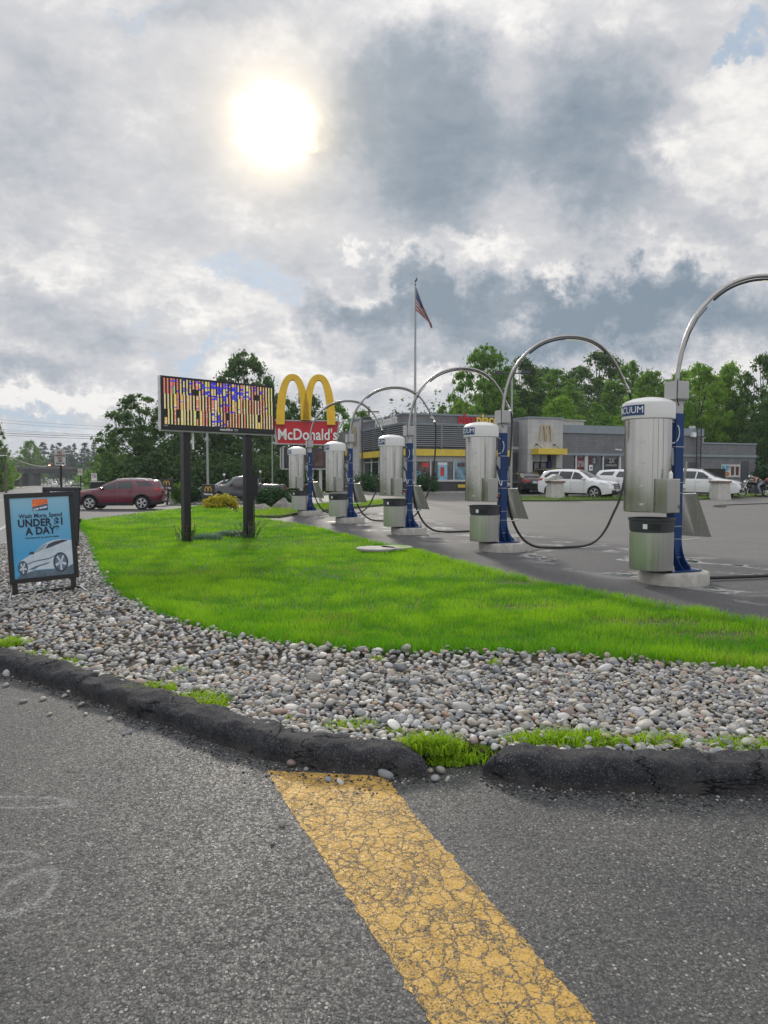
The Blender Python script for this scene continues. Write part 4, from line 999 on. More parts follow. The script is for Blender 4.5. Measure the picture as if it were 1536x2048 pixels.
# ------------------------------------------------------------------ A-frame signs at the left
SB = mat('poster blue', (.10,.33,.55), .4, 0, .10, 1.2); SNAVY = mat('poster navy', (.008,.018,.045), .5)
def mat_poster():
    m = bpy.data.materials.new('poster sky blue'); m.use_nodes = True; k = NT(m.node_tree); b = m.node_tree.nodes['Principled BSDF']
    sp = k.n('ShaderNodeSeparateXYZ'); k.put(sp.inputs[0], k.n('ShaderNodeTexCoord').outputs['Object'])
    k.put(b.inputs['Base Color'], k.ramp(k.mr(sp.outputs[2], .1, 1.3), [(0, (.07,.38,.66)), (.35, (.06,.34,.62)), (.7, (.16,.42,.62)), (1, (.32,.54,.68))]))
    b.inputs['Roughness'].default_value = .35; return m
POST = mat_poster()
def aframe(gl, gr, label, front, tilt=0.0):
    axx = Vector((gr.x-gl.x, gr.y-gl.y, 0)); W_ = axx.length; a = math.atan2(axx.y, axx.x)
    t = thing('sandwich_board', label, 'sidewalk sign', gl, a)
    t.rotation_euler = (R(-4), -tilt, a)
    H0, H1 = .16, 1.24; fr_ = .055
    f = MB().box(0, W_, -.02, .02, H0, H0+fr_).box(0, W_, -.02, .02, H1-fr_, H1).box(0, fr_, -.02, .02, H0+fr_, H1-fr_).box(W_-fr_, W_, -.02, .02, H0+fr_, H1-fr_)
    f.build('frame', BLACK, t, bev=.004)
    MB().box(.02, .08, -.012, .012, .03, H0).build('upright', BLACK, t); MB().box(W_-.10, W_-.04, -.012, .012, .03, H0).build('upright', BLACK, t)
    MB().box(-.01, W_+.01, -.02, .02, .015, .055).build('foot_bar', BLACK, t)
    MB().tube([(.0, -.02, .05), (-.05, -.30, .0)], .012, 6).tube([(W_-.0, -.02, .05), (W_+.03, -.22, .0)], .012, 6).tube([(.0, .02, .05), (-.02, .30, .0)], .012, 6).tube([(W_, .02, .05), (W_+.02, .30, .0)], .012, 6).build('foot', ZINC, t, True)
    MB().box(W_, W_+.02, -.03, .03, .55, .62).build('clip', BLACK, t)
    p = MB().box(fr_, W_-fr_, -.006, .006, H0+fr_, H1-fr_).build('poster', POST if front else SNAVY, t)
    return t, W_, H0+fr_, H1-fr_, p
gl, gr = G(22, 1196, .06), G(160, 1184, .06)
t, W_, z0, z1, post = aframe(gl, gr, 'black-framed sidewalk sign with a blue poster of a white car', True, R(1.9))
def put(mb, x, z, nm_, m, y=-.0085):
    xf(mb, Matrix.Translation((x, y, z)) @ VERT); return mb.build(nm_, m, post)
cxp = W_/2; SX = (W_-.116)/745; SZ = (z1-z0)/1100; PZ = lambda y: z0+(1300-y)*SZ
put(text_mb('Wash More, Spend', .074, .0008, .0012, sx=.84), cxp, PZ(455), 'lettering', SNAVY)
put(text_mb('UNDER $1', .125, .0008, .0046, sx=.86, space=1.04), cxp, PZ(555), 'lettering', SNAVY)
put(text_mb('A DAY*', .125, .0008, .0046, sx=.86, space=1.04), cxp+.01, PZ(668), 'lettering', SNAVY)
put(text_mb('*Unlimited wash. See store for details.', .027, .0006, .0004, sx=.9), cxp, PZ(755), 'lettering', SNAVY)
lo = MB().prism([(-.085,-.01),(.085,.025),(.085,.085),(-.085,.085)], 0, .0012); put(lo, cxp, PZ(322), 'logo_square', mat('logo orange', (.72,.13,.03), .4, 0, .3, 8))
lo = MB().prism([(-.085,-.055),(.085,-.055),(.085,.022),(-.085,-.013)], 0, .0012); put(lo, cxp, PZ(322), 'logo_square', mat('logo blue', (.02,.07,.17), .4))
ry = MB()
for a_ in (20, 60, 95, 130, 165):
    r_ = R(a_); ry.prism([(0, 0), (.085*math.cos(r_-.03), .072*math.sin(r_-.03)), (.085*math.cos(r_+.03), .072*math.sin(r_+.03))], .0013, .0018)
put(ry, cxp-.01, PZ(322)+.008, 'logo_rays', mat('logo ray', (.85,.45,.15), .4))
put(xf(text_mb('CAR WASH', .034, .0006, .0016, sx=.9), Matrix.Rotation(R(11), 4, 'Z') @ Matrix.Translation((0,0,.0014))), cxp, PZ(322)-.028, 'lettering', WHITE)
def shp(pts, nm_, m, lvl):                             # poster drawing in poster pixels (zoom 240x260 -> 6.4x)
    mb = MB().prism([((x-180)*SX, (1300-y)*SZ) for x, y in pts], 0, .0005+lvl*.0006); return put(mb, .058, z0+.002, nm_, m)
CARW = mat('drawn car', (.52,.60,.68), .4, 0, .15, 8); CARD = mat('drawn shade', (.11,.16,.24), .4, 0, .2, 10); CARG = mat('drawn glass', (.045,.055,.075), .3)
shp([(225,1160),(232,1110),(262,1060),(330,1020),(400,985),(440,965),(520,880),(600,835),(700,808),(800,805),(880,818),(925,830),(925,1160),(830,1210),(700,1205),(420,1200),(300,1245),(250,1230)], 'car_drawing', CARW, 1)
shp([(575,925),(620,860),(700,828),(800,812),(882,822),(860,835),(760,865),(660,900)], 'car_drawing', CARG, 2)
shp([(445,965),(520,885),(590,850),(600,858),(560,925),(500,950)], 'car_drawing', mat('drawn screen', (.30,.36,.42), .3), 2)
shp([(330,1110),(430,1075),(620,1050),(740,1000),(740,1012),(620,1068),(430,1090),(330,1125)], 'car_drawing', CARD, 2)
shp([(350,1190),(430,1150),(560,1120),(640,1105),(600,1130),(480,1160),(420,1195)], 'car_drawing', CARD, 2)
shp([(200,1300),(240,1250),(420,1210),(700,1215),(925,1180),(925,1300)], 'car_drawing', mat('drawn ground', (.10,.14,.18), .4, 0, .3, 20), 0)
for (x_, y_, rx_, ry_) in ((285, 1160, 52, 92), (765, 1125, 85, 130)):
    shp([(x_+rx_*1.15*math.cos(i*.3), y_+ry_*1.08*math.sin(i*.3)) for i in range(21)], 'car_drawing', CARG, 3)
    shp([(x_+rx_*.86*math.cos(i*.3), y_+ry_*.86*math.sin(i*.3)) for i in range(21)], 'car_drawing', CARD, 4)
    for i in range(5):
        a_ = i*1.2566+.3; c1, s1 = math.cos(a_), math.sin(a_); shp([(x_+rx_*.12*s1, y_-ry_*.12*c1), (x_+rx_*.86*math.cos(a_-.16), y_+ry_*.86*math.sin(a_-.16)), (x_+rx_*.86*math.cos(a_+.16), y_+ry_*.86*math.sin(a_+.16)), (x_-rx_*.12*s1, y_+ry_*.12*c1)], 'car_drawing', CARW, 5)
shp([(370,965),(400,945),(440,950),(430,985),(380,978)], 'car_drawing', CARG, 3)
gl, gr = at(82, 1092, 14.2), at(156, 1089, 13.9); gl.z = gr.z = .06
t2, W2, z0b, z1b, post2 = aframe(gl, gr, 'second black sidewalk sign standing behind the blue poster sign, mostly hidden', False, 0)
tx = text_mb('GIVE PURE GIFT', .11, .001, .004, sx=.72); xf(tx, Matrix.Translation((W2/2, -.009, z1b-.075)) @ VERT); tx.build('lettering', WHITE, post2)

# ------------------------------------------------------------------ red pole sign with the arches
def arches(mb_parts, width, height, depth, wd, M, drop=0.0, n=40, e=2.5):
    """double arch as a bar of rectangular section bent along each curve"""
    a = width/4
    for sgn, cx in ((-1, -a), (1, a)):
        pts = []
        for i in range(n+1):
            th = PI*i/n; xx = -math.cos(th); x = cx + a*.93*xx
            z = height*(1-abs(xx)**e)**(1/1.9)
            if (xx*sgn > 0) is False: pass
            pts.append([x, z])
        outer_i = 0 if sgn < 0 else n
        pts[outer_i][1] -= drop
        P = [Vector((p[0], p[1])) for p in pts]; vs = []; fs = []
        for i, p in enumerate(P):
            tt = (P[min(i+1, n)]-P[max(i-1, 0)]).normalized(); nn = Vector((-tt.y, tt.x)); wdd = wd*(1.0-.30*min(1, max(0, p.y/height))**2)/2
            if i in (0, n): nn = Vector((-1, 0)) if i == 0 else Vector((1, 0))
            for s_ in (-1, 1):
                for dz in (0, depth): vs.append((p.x+nn.x*wdd*s_, p.y+nn.y*wdd*s_, dz))
        for i in range(n):
            b = i*4; c = b+4; fs += [(b, c, c+2, b+2), (b+1, b+3, c+3, c+1), (b, b+1, c+1, c), (b+2, c+2, c+3, b+3)]
        fs += [(0, 2, 3, 1), (n*4, n*4+1, n*4+3, n*4+2)]
        m2 = MB().add(vs, fs); xf(m2, M); mb_parts.add(m2.v, m2.f)
DS = 42.0
pc = at(613, 985, DS); pc.z = T(pc.x, pc.y); sdir = Vector((1, .12, 0)).normalized()
ps = thing('pole_sign', 'red and yellow restaurant pole sign with two tall arches', 'pole sign', pc, math.atan2(sdir.y, sdir.x))
def zS(py): return HC+(HZ-py)/F*DS-pc.z
def xS(px): return (px-613)/F*DS
yb = MB(); Ma = Matrix.Translation((xS(612.5), -.22, zS(842))) @ VERT
arches(yb, xS(664)-xS(561), zS(758)-zS(842), .42, .48, Ma @ Matrix.Translation((0,0,-.20)), drop=.26)
yb.build('arches', YEL, ps, True, ang=30)
MB().prism([(xS(556), zS(889)), (xS(672), zS(891)), (xS(678), zS(843)), (xS(549), zS(843))], -.22, .22, VERT).build('red_panel', RED, ps, bev=.01)
fr_ = MB(); P4 = [(xS(556), zS(889)), (xS(672), zS(891)), (xS(678), zS(843)), (xS(549), zS(843))]
for i in range(4):
    a, b = P4[i], P4[(i+1) % 4]; fr_.tube([(a[0], -.23, a[1]), (b[0], -.23, b[1])], .045, 4)
fr_.prism([(xS(545), zS(843)), (xS(549)-.03, zS(843)), (xS(556)-.03, zS(890)), (xS(553), zS(890))], -.24, .24, VERT)
fr_.build('panel_frame', GREYBOX, ps)
tx = text_mb("McDonald's", .92, .02, .014, sx=.80, space=1.0); xf(tx, Matrix.Translation((xS(615.5), -.26, zS(871))) @ VERT); tx.build('lettering', WHITE, ps)
rb = MB().box(xS(569), xS(652), -.15, .15, zS(937), zS(897)).build('reader_board', mat('dark board glass', (.035,.035,.042), .15, 0, .3, 2), ps)
fr_ = MB().box(xS(561), xS(563.5), -.18, .18, zS(937), zS(896)).box(xS(565.5), xS(568.6), -.18, .18, zS(937), zS(893)).box(xS(563), xS(653), -.17, .17, zS(939), zS(937)-.003)
fr_.build('board_frame', GREYBOX, ps)
for (a, b, c, d_) in ((630, 646, 903, 932), (606, 612, 905, 928)): MB().box(xS(a), xS(b), -.156, -.151, zS(d_), zS(c)).build('board_picture', mat('board picture', (.11,.055,.045), .4, 0, .9, 3), rb)
MB().box(xS(600), xS(606), -.1, .1, -.2, zS(939)-.002).box(xS(638), xS(644), -.1, .1, -.2, zS(939)-.002).box(xS(600), xS(606), -.1, .1, zS(897)+.002, zS(891)-.01).box(xS(638), xS(644), -.1, .1, zS(897)+.002, zS(891)-.01).build('pole', GREYBOX, ps)

# ------------------------------------------------------------------ flagpole
fp = at(830, 978, 40); fp.z = T(fp.x, fp.y)
ft = thing('flagpole', 'tall grey flagpole with an eagle on its tip between two vacuum arches', 'flagpole', fp)
zf = lambda py: HC+(HZ-py)/F*40-fp.z
MB().cyl((0,0,-.1), (0,0,zf(577)), .085, 14, .045).lathe([(.16,0),(.16,.08),(.09,.12)], 14).build('pole', GALV, ft, True)
eg = MB().lathe([(.0,0),(.05,.03),(.05,.06),(0,.09)], 10, Matrix.Translation((0,0,zf(577)))).tube([(-.09,0,zf(569.0)),(-.03,0,zf(568.6)),(.03,0,zf(567.8)),(.09,0,zf(567.0))], [.012,.035,.04,.008], 8).cyl((0,0,zf(577)+.05),(0,0,zf(569)),.012,6)
zz = zf(568); eg.add([(-.02,-.02,zz),(.05,-.02,zz),(.10,-.15,zz+.19),(.03,-.10,zz+.10)], [(0,1,2,3)]).add([(-.02,.02,zz),(.05,.02,zz),(.13,.15,zz+.17),(.03,.10,zz+.08)], [(0,1,2,3)])
eg.build('eagle', BLACK, ft, True)
MB().tube([(-.07,-.08,zf(578)), (-.09,-.08,zf(600)), (-.08,-.08,zf(760)), (-.10,-.08,1.4)], .006, 4).build('halyard', WHITE, ft)
def mat_flag():
    m = bpy.data.materials.new('flag cloth'); m.use_nodes = True; k = NT(m.node_tree); b = m.node_tree.nodes['Principled BSDF']
    uv = k.n('ShaderNodeAttribute', attribute_name='tint').outputs['Vector']; sp = k.n('ShaderNodeSeparateXYZ'); k.put(sp.inputs[0], uv)
    st = k.m('LESS_THAN', k.m('FRACT', k.m('MULTIPLY', sp.outputs[1], 6.5)), .5)
    c = k.mix(st, (.62,.60,.60), (.36,.015,.04))
    can = k.m('MULTIPLY', k.m('LESS_THAN', sp.outputs[0], .40), k.m('GREATER_THAN', sp.outputs[1], 6/13))
    fx = k.m('FRACT', k.m('MULTIPLY', sp.outputs[0], 15)); fy = k.m('FRACT', k.m('MULTIPLY', sp.outputs[1], 13))
    q = k.v('LENGTH', k.comb(k.m('SUBTRACT', fx, .5), k.m('SUBTRACT', fy, .5), 0.0))
    c = k.mix(can, c, k.mix(k.m('LESS_THAN', q, .24), (.02,.03,.14), (.6,.6,.6)))
    k.put(b.inputs['Base Color'], c); b.inputs['Roughness'].default_value = .8; return m
V, Fq, Cq = [], [], []; NU, NVv = 40, 26
Hoist = zf(580)-zf(625)
for i in range(NU+1):
    for j in range(NVv+1):
        u_, v_ = i/NU, j/NVv
        # the cloth hangs: its fly end droops down and right, gathered in folds
        top = Vector((0, 0, zf(580))); hz = top.z - (1-v_)*Hoist
        droop = u_**1.0*2.05
        gath = 1 - .80*min(1, u_*1.25)
        x = .04 + u_*.86 + .05*math.sin(v_*9+u_*4)*u_
        z = top.z - .03 - droop - (1-v_)*Hoist*gath*(1-.0*u_)
        y = -.10 + .13*math.sin(v_*13+u_*3)*min(1, u_*2.5) 
        V.append((x, y, z)); Cq.append((u_, v_, 0))
for i in range(NU):
    for j in range(NVv): a = i*(NVv+1)+j; Fq.append((a, a+NVv+1, a+NVv+2, a+1))
fl = npmesh('flag', np.array(V), np.array(Fq), mat_flag(), np.array(Cq), None, True); fl.location = fp
tag(fl, 'limp striped American flag hanging from the flagpole', 'flag')
# ------------------------------------------------------------------ vehicles
GLASS = mat('car glass', (.012,.016,.018), .06, 0, .1, 2, spec=.8); TYRE = mat('tyre', (.014,.014,.015), .8, 0, .2, 20)
RIM = mat('alloy rim', (.55,.55,.56), .3, .8, .1, 10); RIMD = mat('dark rim', (.03,.03,.032), .4, .3); LAMP = mat('lamp glass', (.55,.58,.60), .12, .4, .2, 30)
TAIL = mat('tail lamp', (.35,.01,.012), .2, 0, .2, 20); CLAD = mat('black cladding', (.018,.018,.019), .6, 0, .1, 5); PLATE = mat('number plate', (.50,.53,.58), .5, 0, .25, 12)
CHROME = mat('chrome', (.7,.7,.7), .15, 1, .05, 10)
def paint(name, col): return mat(name, col, .22, 0, .04, .8, coat=.8)
WPAINT = paint('white car paint', (.72,.73,.74)); RPAINT = paint('dark red car paint', (.12,.004,.020)); BPAINT = paint('black car paint', (.010,.010,.012))
GPAINT = paint('slate grey car paint', (.045,.052,.062)); SPAINT = paint('silver car paint', (.40,.41,.42)); DPAINT = paint('dark grey car paint', (.03,.032,.036)); RED2 = paint('maroon far car paint', (.12,.02,.02))
def arcp(cx, cz, r, a0, a1, n=9): return [(cx+r*math.cos(R(a0+(a1-a0)*i/n)), cz+r*math.sin(R(a0+(a1-a0)*i/n))) for i in range(n+1)]
PROF = {
 'suv': dict(L=4.75, W=1.88, H=1.70, r=.365, fx=1.44, rx=-1.36, belt=1.02, top=[(2.36,.34),(2.40,.60),(2.36,.80),(2.22,.95),(1.90,1.04),(1.40,1.11),(1.12,1.15),(.80,1.34),(.42,1.56),(.20,1.635),(-.4,1.69),(-1.2,1.68),(-1.75,1.62),(-2.02,1.56),(-2.20,1.25),(-2.34,1.05),(-2.37,.70),(-2.30,.36)],
     win=[[(.92,1.12),(.38,1.50),(.08,1.56),(.02,1.13)], [(-.05,1.13),(.0,1.565),(-.80,1.58),(-.90,1.14)], [(-.98,1.15),(-.88,1.575),(-1.50,1.55),(-1.86,1.30),(-1.80,1.20)]], ws=(6,9), rw=(13,14), hood=(4,5)),
 'cross': dict(L=4.65, W=1.86, H=1.66, r=.375, fx=1.40, rx=-1.33, belt=1.02, top=[(2.26,.36),(2.33,.62),(2.30,.84),(2.10,.98),(1.70,1.05),(1.30,1.10),(1.08,1.14),(.75,1.32),(.40,1.50),(.15,1.58),(-.4,1.64),(-1.1,1.635),(-1.75,1.59),(-2.02,1.55),(-2.22,1.22),(-2.32,1.0),(-2.34,.70),(-2.22,.40)],
     win=[[(.86,1.11),(.36,1.44),(.06,1.50),(.0,1.13)], [(-.08,1.13),(-.02,1.51),(-.72,1.53),(-.92,1.22),(-.86,1.15)], [(-1.12,1.26),(-.98,1.53),(-1.70,1.49),(-1.96,1.28)]], ws=(6,9), rw=(13,14), hood=(4,5)),
 'sedan': dict(L=4.70, W=1.80, H=1.44, r=.33, fx=1.42, rx=-1.32, belt=.90, top=[(2.30,.30),(2.36,.52),(2.30,.70),(2.10,.80),(1.70,.88),(1.30,.93),(1.05,.97),(.70,1.16),(.30,1.36),(.05,1.41),(-.4,1.44),(-.9,1.41),(-1.2,1.33),(-1.75,1.09),(-2.15,1.05),(-2.30,.98),(-2.34,.65),(-2.26,.34)],
     win=[[(.85,.96),(.30,1.28),(.0,1.34),(-.02,.97)], [(-.10,.97),(-.08,1.345),(-.75,1.34),(-1.35,1.05),(-1.25,.98)]], ws=(6,8), rw=(12,13), hood=(4,5)),
 'pickup': dict(L=5.85, W=2.03, H=1.90, r=.41, fx=1.95, rx=-1.75, belt=1.18, top=[(2.88,.50),(2.92,.80),(2.88,1.08),(2.72,1.18),(2.3,1.24),(1.8,1.28),(1.45,1.30),(1.10,1.52),(.75,1.78),(.50,1.86),(-.1,1.90),(-.7,1.88),(-.92,1.80),(-1.02,1.32),(-1.8,1.31),(-2.75,1.30),(-2.90,1.28),(-2.90,.62)],
     win=[[(1.12,1.30),(.68,1.68),(.25,1.76),(.20,1.30)], [(.10,1.30),(.14,1.77),(-.45,1.77),(-.48,1.30)], [(-.55,1.32),(-.52,1.74),(-.80,1.70),(-.86,1.34)]], ws=(6,8), rw=(12,13), hood=(4,5)),
}
def make_car(name, kind, pnt, label, group, loc, heading, lo=False, wheelm=None, clad=False, rails=False, plate=True, sc=1.0):
    p = PROF[kind]; w0 = p['W']/2; belt = p['belt']; Lh = p['L']/2; r = p['r']; gz = .24 if kind != 'pickup' else .42
    top = p['top']; fx, rx = p['fx'], p['rx']
    bottom = [(rx-r*1.18, gz+.02)] + arcp(rx, r, r*1.17, 178, 2) + [(rx+r*1.18, gz)] + [(fx-r*1.18, gz)] + arcp(fx, r, r*1.17, 178, 2) + [(fx+r*1.18, gz+.02)]
    step = .09 if not lo else .25
    tp = dens(chaikin(top, 1, False), step, False); bt = dens(bottom, step, False)
    outl = tp + bt
    def hw(x, z):
        pl_ = 1 - .16*abs(x/Lh)**5 - .03*abs(x/Lh)**2
        tum = max(0, z-belt)*.30 if kind != 'pickup' or x > -1.0 else 0
        return w0*pl_ - tum - .05*((z-.7)/.5)**2*(1 if z < belt else .55)
    TP = np.array(tp)
    def side(x, z, off=0.0):
        dd = edist(np.array([[x, z]]), tp, False)[0]; rr = .11
        q = 0 if dd >= rr else rr*(1-math.sqrt(max(0, 1-(1-dd/rr)**2)))
        return hw(x, z) - q + off
    t = thing(name, label, 'car' if kind != 'pickup' else 'pickup truck', loc, heading, group)
    if sc != 1: t.scale = (sc, sc, sc)
    vs, fs = fill2d(outl, step, step*1.3)
    mb = MB()
    for sg in (1, -1): mb.add([(x, sg*side(x, z), z) for x, z in vs], fs if sg > 0 else [tuple(reversed(f)) for f in fs])
    NC = 8 if not lo else 2
    def strip(i0, i1, t0, t1, off, nc=NC, line=None):
        ln = line or tp; m_ = MB(); vv = []
        idx = range(i0, i1+1)
        for i in idx:
            a = ln[max(0, i-1)]; b = ln[min(len(ln)-1, i+1)]; tg = Vector((b[0]-a[0], b[1]-a[1])).normalized(); nn = Vector((-tg.y, tg.x))
            if nn.dot(Vector((ln[i][0], ln[i][1]-.8))) < 0: nn = -nn
            y0 = side(ln[i][0], ln[i][1])
            for j in range(nc+1):
                tt = t0+(t1-t0)*j/nc; cr = .045*(1-tt*tt) + off; vv.append((ln[i][0]+nn.x*cr, y0*tt, ln[i][1]+nn.y*cr))
        n = len(list(idx)); m_.add(vv, [(a_*(nc+1)+j, a_*(nc+1)+j+1, (a_+1)*(nc+1)+j+1, (a_+1)*(nc+1)+j) for a_ in range(n-1) for j in range(nc)]); return m_
    s_ = strip(0, len(tp)-1, -1, 1, 0); mb.add(s_.v, s_.f)
    mb.box(-Lh*.93, Lh*.93, -w0*.80, w0*.80, gz+.02, .62) if lo else None
    me = bpy.data.meshes.new('body'); me.from_pydata(mb.v, [], mb.f); bm = bmesh.new(); bm.from_mesh(me); bmesh.ops.remove_doubles(bm, verts=bm.verts, dist=.0008); bmesh.ops.recalc_face_normals(bm, faces=bm.faces); bm.to_mesh(me); bm.free()
    body = link('body', me, pnt, t, True, ang=40)
    def near(pt): return min(range(len(tp)), key=lambda i: (tp[i][0]-pt[0])**2+(tp[i][1]-pt[1])**2)
    a, b = near(top[p['ws'][0]]), near(top[p['ws'][1]]); strip(a+1, b-1, -.88, .88, .008).build('windscreen', GLASS, t, True)
    a, b = near(top[p['rw'][0]]), near(top[p['rw'][1]]); strip(a, b, -.82, .82, .008).build('rear_window', GLASS, t, True)
    def spatch(nm_, poly, m, off=.006, both=True, st=.12):
        vs, fs = fill2d(poly, st, st); m_ = MB()
        for sg in ((1, -1) if both else (1,)): m_.add([(x, sg*(side(x, z)+off), z) for x, z in vs], fs); 
        return m_.build(nm_, m, t, True)
    for wp in p['win']:
        for sg in (1, -1):
            vs, fs = fill2d(wp, .12, .12); MB().add([(x, sg*(side(x, z)+.006), z) for x, z in vs], fs).build('side_window', GLASS, t, True)
    MB().box(-Lh*.90, Lh*.90, -w0*.78, w0*.78, gz+.04, .60 if kind != 'pickup' else .75).build('underbody', CLAD, t)
    for x in (fx, rx):
        for sg in (1, -1):
            M = Matrix.Translation((x, sg*(w0-.13), r)) @ Matrix.Rotation(-sg*PI/2, 4, 'X')
            tw = MB().lathe([(r*.66, -.09), (r*.97, -.10), (r, -.06), (r, .06), (r*.97, .10), (r*.66, .105)], 20 if not lo else 12, M).build('wheel', TYRE, t, True)
            if not lo:
                rm = MB(); rm.lathe([(r*.69, .107), (r*.66, .112), (r*.60, .085)], 20, M, cap=False)
                for q in range(10 if kind == 'cross' else 5):
                    a0 = 2*PI*q/(10 if kind == 'cross' else 5)
                    if kind == 'cross' and q % 2: continue
                    Mq = M @ Matrix.Rotation(a0, 4, 'Z'); rm.box(0, r*.64, -.035, .035, .09, .115, Mq)
                    if kind == 'cross': rm.box(r*.50, r*.64, -.09, .09, .09, .116, Mq)
                rm.build('rim', wheelm or RIM, tw); MB().lathe([(r*.60, .08), (.01, .085)], 16, M, cap=False).build('hub', RIMD, tw)
    fz = belt-.02
    if kind == 'pickup': spz = (1.02, 1.16); hl = [(2.86, 1.0), (2.84, 1.14), (2.60, 1.17), (2.62, 1.04)]; tlp = [(-2.87, .98), (-2.87, 1.24), (-2.76, 1.24), (-2.76, .98)]
    elif kind == 'sedan': hl = [(2.30,.58),(2.24,.70),(1.90,.79),(1.98,.66)]; tlp = [(-2.30,.80),(-2.27,.98),(-2.00,1.0),(-2.02,.86)]
    elif kind == 'cross': hl = [(2.28,.80),(2.16,.90),(1.85,.93),(1.98,.84)]; tlp = [(-2.30,1.0),(-2.22,1.16),(-1.95,1.14),(-2.0,1.06)]
    else: hl = [(2.34,.76),(2.22,.90),(1.72,1.0),(1.86,.84)]; tlp = [(-2.33,1.0),(-2.22,1.14),(-1.88,1.16),(-1.98,1.02)]
    for sg in (1, -1):
        vs, fs = fill2d(hl, .12, .12); MB().add([(x, sg*(side(x, z)+.008), z) for x, z in vs], fs).build('headlight', LAMP, t, True)
        vs, fs = fill2d(tlp, .12, .12); MB().add([(x, sg*(side(x, z)+.008), z) for x, z in vs], fs).build('tail_light', TAIL, t, True)
    if not lo:
        # nose: grille bars, dark intake, lamps wrapping round the corner
        gz0, gz1 = {'suv': (.56,.90), 'cross': (.52,.86), 'sedan': (.36,.66), 'pickup': (.74,1.12)}[kind]
        ids = [i for i in range(len(tp)) if tp[i][0] > Lh*.88 and gz0 < tp[i][1] < gz1]
        if len(ids) > 1: strip(ids[0], ids[-1], -.62, .62, .010).build('grille', CLAD, t, True)
        ids2 = [i for i in range(len(tp)) if tp[i][0] > Lh*.8 and gz1-.12 < tp[i][1] < gz1+.10]
        if len(ids2) > 1:
            for s0, s1 in ((.64, .97), (-.97, -.64)): strip(ids2[0], ids2[-1], s0, s1, .011, 4).build('headlight', LAMP, t, True)
        gb = MB()
        for q in range(4):
            z = gz0+.03+(gz1-gz0-.05)*q/3; xi = min((abs(a[1]-z), a[0]) for a in tp if a[0] > Lh*.85)[1]
            hwid = side(xi, z)*.62
            gb.tube([(xi-.06, -hwid, z), (xi+.055, -hwid*.6, z), (xi+.075, 0, z), (xi+.055, hwid*.6, z), (xi-.06, hwid, z)], .016, 6)
        gb.build('grille_bars', CHROME if kind in ('suv', 'pickup') else CLAD, t, True)
        ids = [i for i in range(len(tp)) if tp[i][0] > Lh*.85 and tp[i][1] < gz0-.02]
        if len(ids) > 1: strip(ids[0], ids[-1], -.97, .97, .010).build('lower_bumper', CLAD, t, True)
        ids = [i for i in range(len(tp)) if tp[i][0] < -Lh*.85 and tp[i][1] < .52]
        if len(ids) > 1: strip(ids[0], ids[-1], -.97, .97, .010).build('rear_bumper', CLAD, t, True)
        ids = [i for i in range(len(tp)) if tp[i][0] < -Lh*.8 and tlp[0][1] < tp[i][1] < tlp[1][1]]
        if len(ids) > 1:
            for s0, s1 in ((.55, .97), (-.97, -.55)): strip(ids[0], ids[-1], s0, s1, .011, 4).build('tail_light', TAIL, t, True)
        if plate:
            MB().box(Lh-.01, Lh+.085, -.16, .16, gz0-.10, gz0+.06).build('number_plate', PLATE, t); MB().box(-Lh-.05, -Lh+.05, -.16, .16, .72 if kind == 'sedan' else .80, .87 if kind == 'sedan' else .95).build('number_plate', PLATE, t)
        for sg in (1, -1):
            x = p['win'][0][0][0]-.12; z = p['win'][0][0][1]+.02; y = side(x, z)
            m_ = MB().lathe([(.01,-.10),(.07,-.08),(.09,0),(.07,.08),(.01,.10)], 10); m_.v = [(x+a*.9, sg*(y+.13)+b*.0+c*1.05, z+.03+b*.75) for a, b, c in m_.v]
            m_.box(x-.03, x+.03, min(sg*y, sg*(y+.08)), max(sg*y, sg*(y+.08)), z-.03, z+.0); m_.build('mirror', pnt if kind != 'pickup' else CLAD, t, True)
        for xx in ((.10, -.80) if kind != 'pickup' else (.30, -.38)):
            for sg in (1, -1):
                z = belt-.06; y = side(xx, z); MB().box(xx-.02, xx+.16, min(sg*y, sg*(y+.03)), max(sg*y, sg*(y+.03)), z, z+.03).build('door_handle', pnt, t)
        seams = MB()
        for xx in ((p['win'][0][3][0]-.03), p['win'][1][2][0]-.05 if kind != 'pickup' else -.50, p['win'][0][0][0]-.10):
            for sg in (1, -1):
                pts = [(xx, sg*(side(xx, z)+.001), z) for z in np.linspace(gz+.12, belt+.04, 8)]; seams.tube(pts, .006, 4)
        seams.build('door_gap', CLAD, t)
        for (a_, b_) in ((rx+r*1.2, fx-r*1.2),):
            spatch('sill', [(a_, gz), (b_, gz), (b_, gz+(.17 if clad else .09)), (a_, gz+(.17 if clad else .09))], CLAD, .008)
        for cx_ in (fx, rx):
            ring = arcp(cx_, r, r*1.175, 2, 178, 12) + arcp(cx_, r, r*(1.34 if clad else 1.22), 178, 2, 12)
            ring = [q for q in ring if q[1] > gz+.02]; spatch('wheel_arch', ring, CLAD if clad else pnt, .009)
        if clad: spatch('lower_cladding', [(fx+r*1.3, gz+.03), (Lh*.93, gz+.12), (Lh*.95, .50), (fx+r*1.32, .46)], CLAD, .007); spatch('lower_cladding', [(rx-r*1.3, gz+.03), (-Lh*.93, gz+.14), (-Lh*.95, .56), (rx-r*1.32, .50)], CLAD, .007)
        if rails:
            for sg in (1, -1):
                y = side(-.4, p['H']-.12)-.02
                MB().tube([(.1, sg*y, p['H']-.10), (0, sg*y, p['H']-.02), (-.7, sg*y, p['H']+.03), (-1.4, sg*y, p['H']+.0), (-1.6, sg*y, p['H']-.10)], .022, 6).build('roof_rail', CHROME if pnt != BPAINT else CLAD, t, True)
        if kind == 'pickup':
            MB().box(-2.78, -1.10, -.80, .80, 1.10, 1.315).build('bed_floor', CLAD, t)
    return t
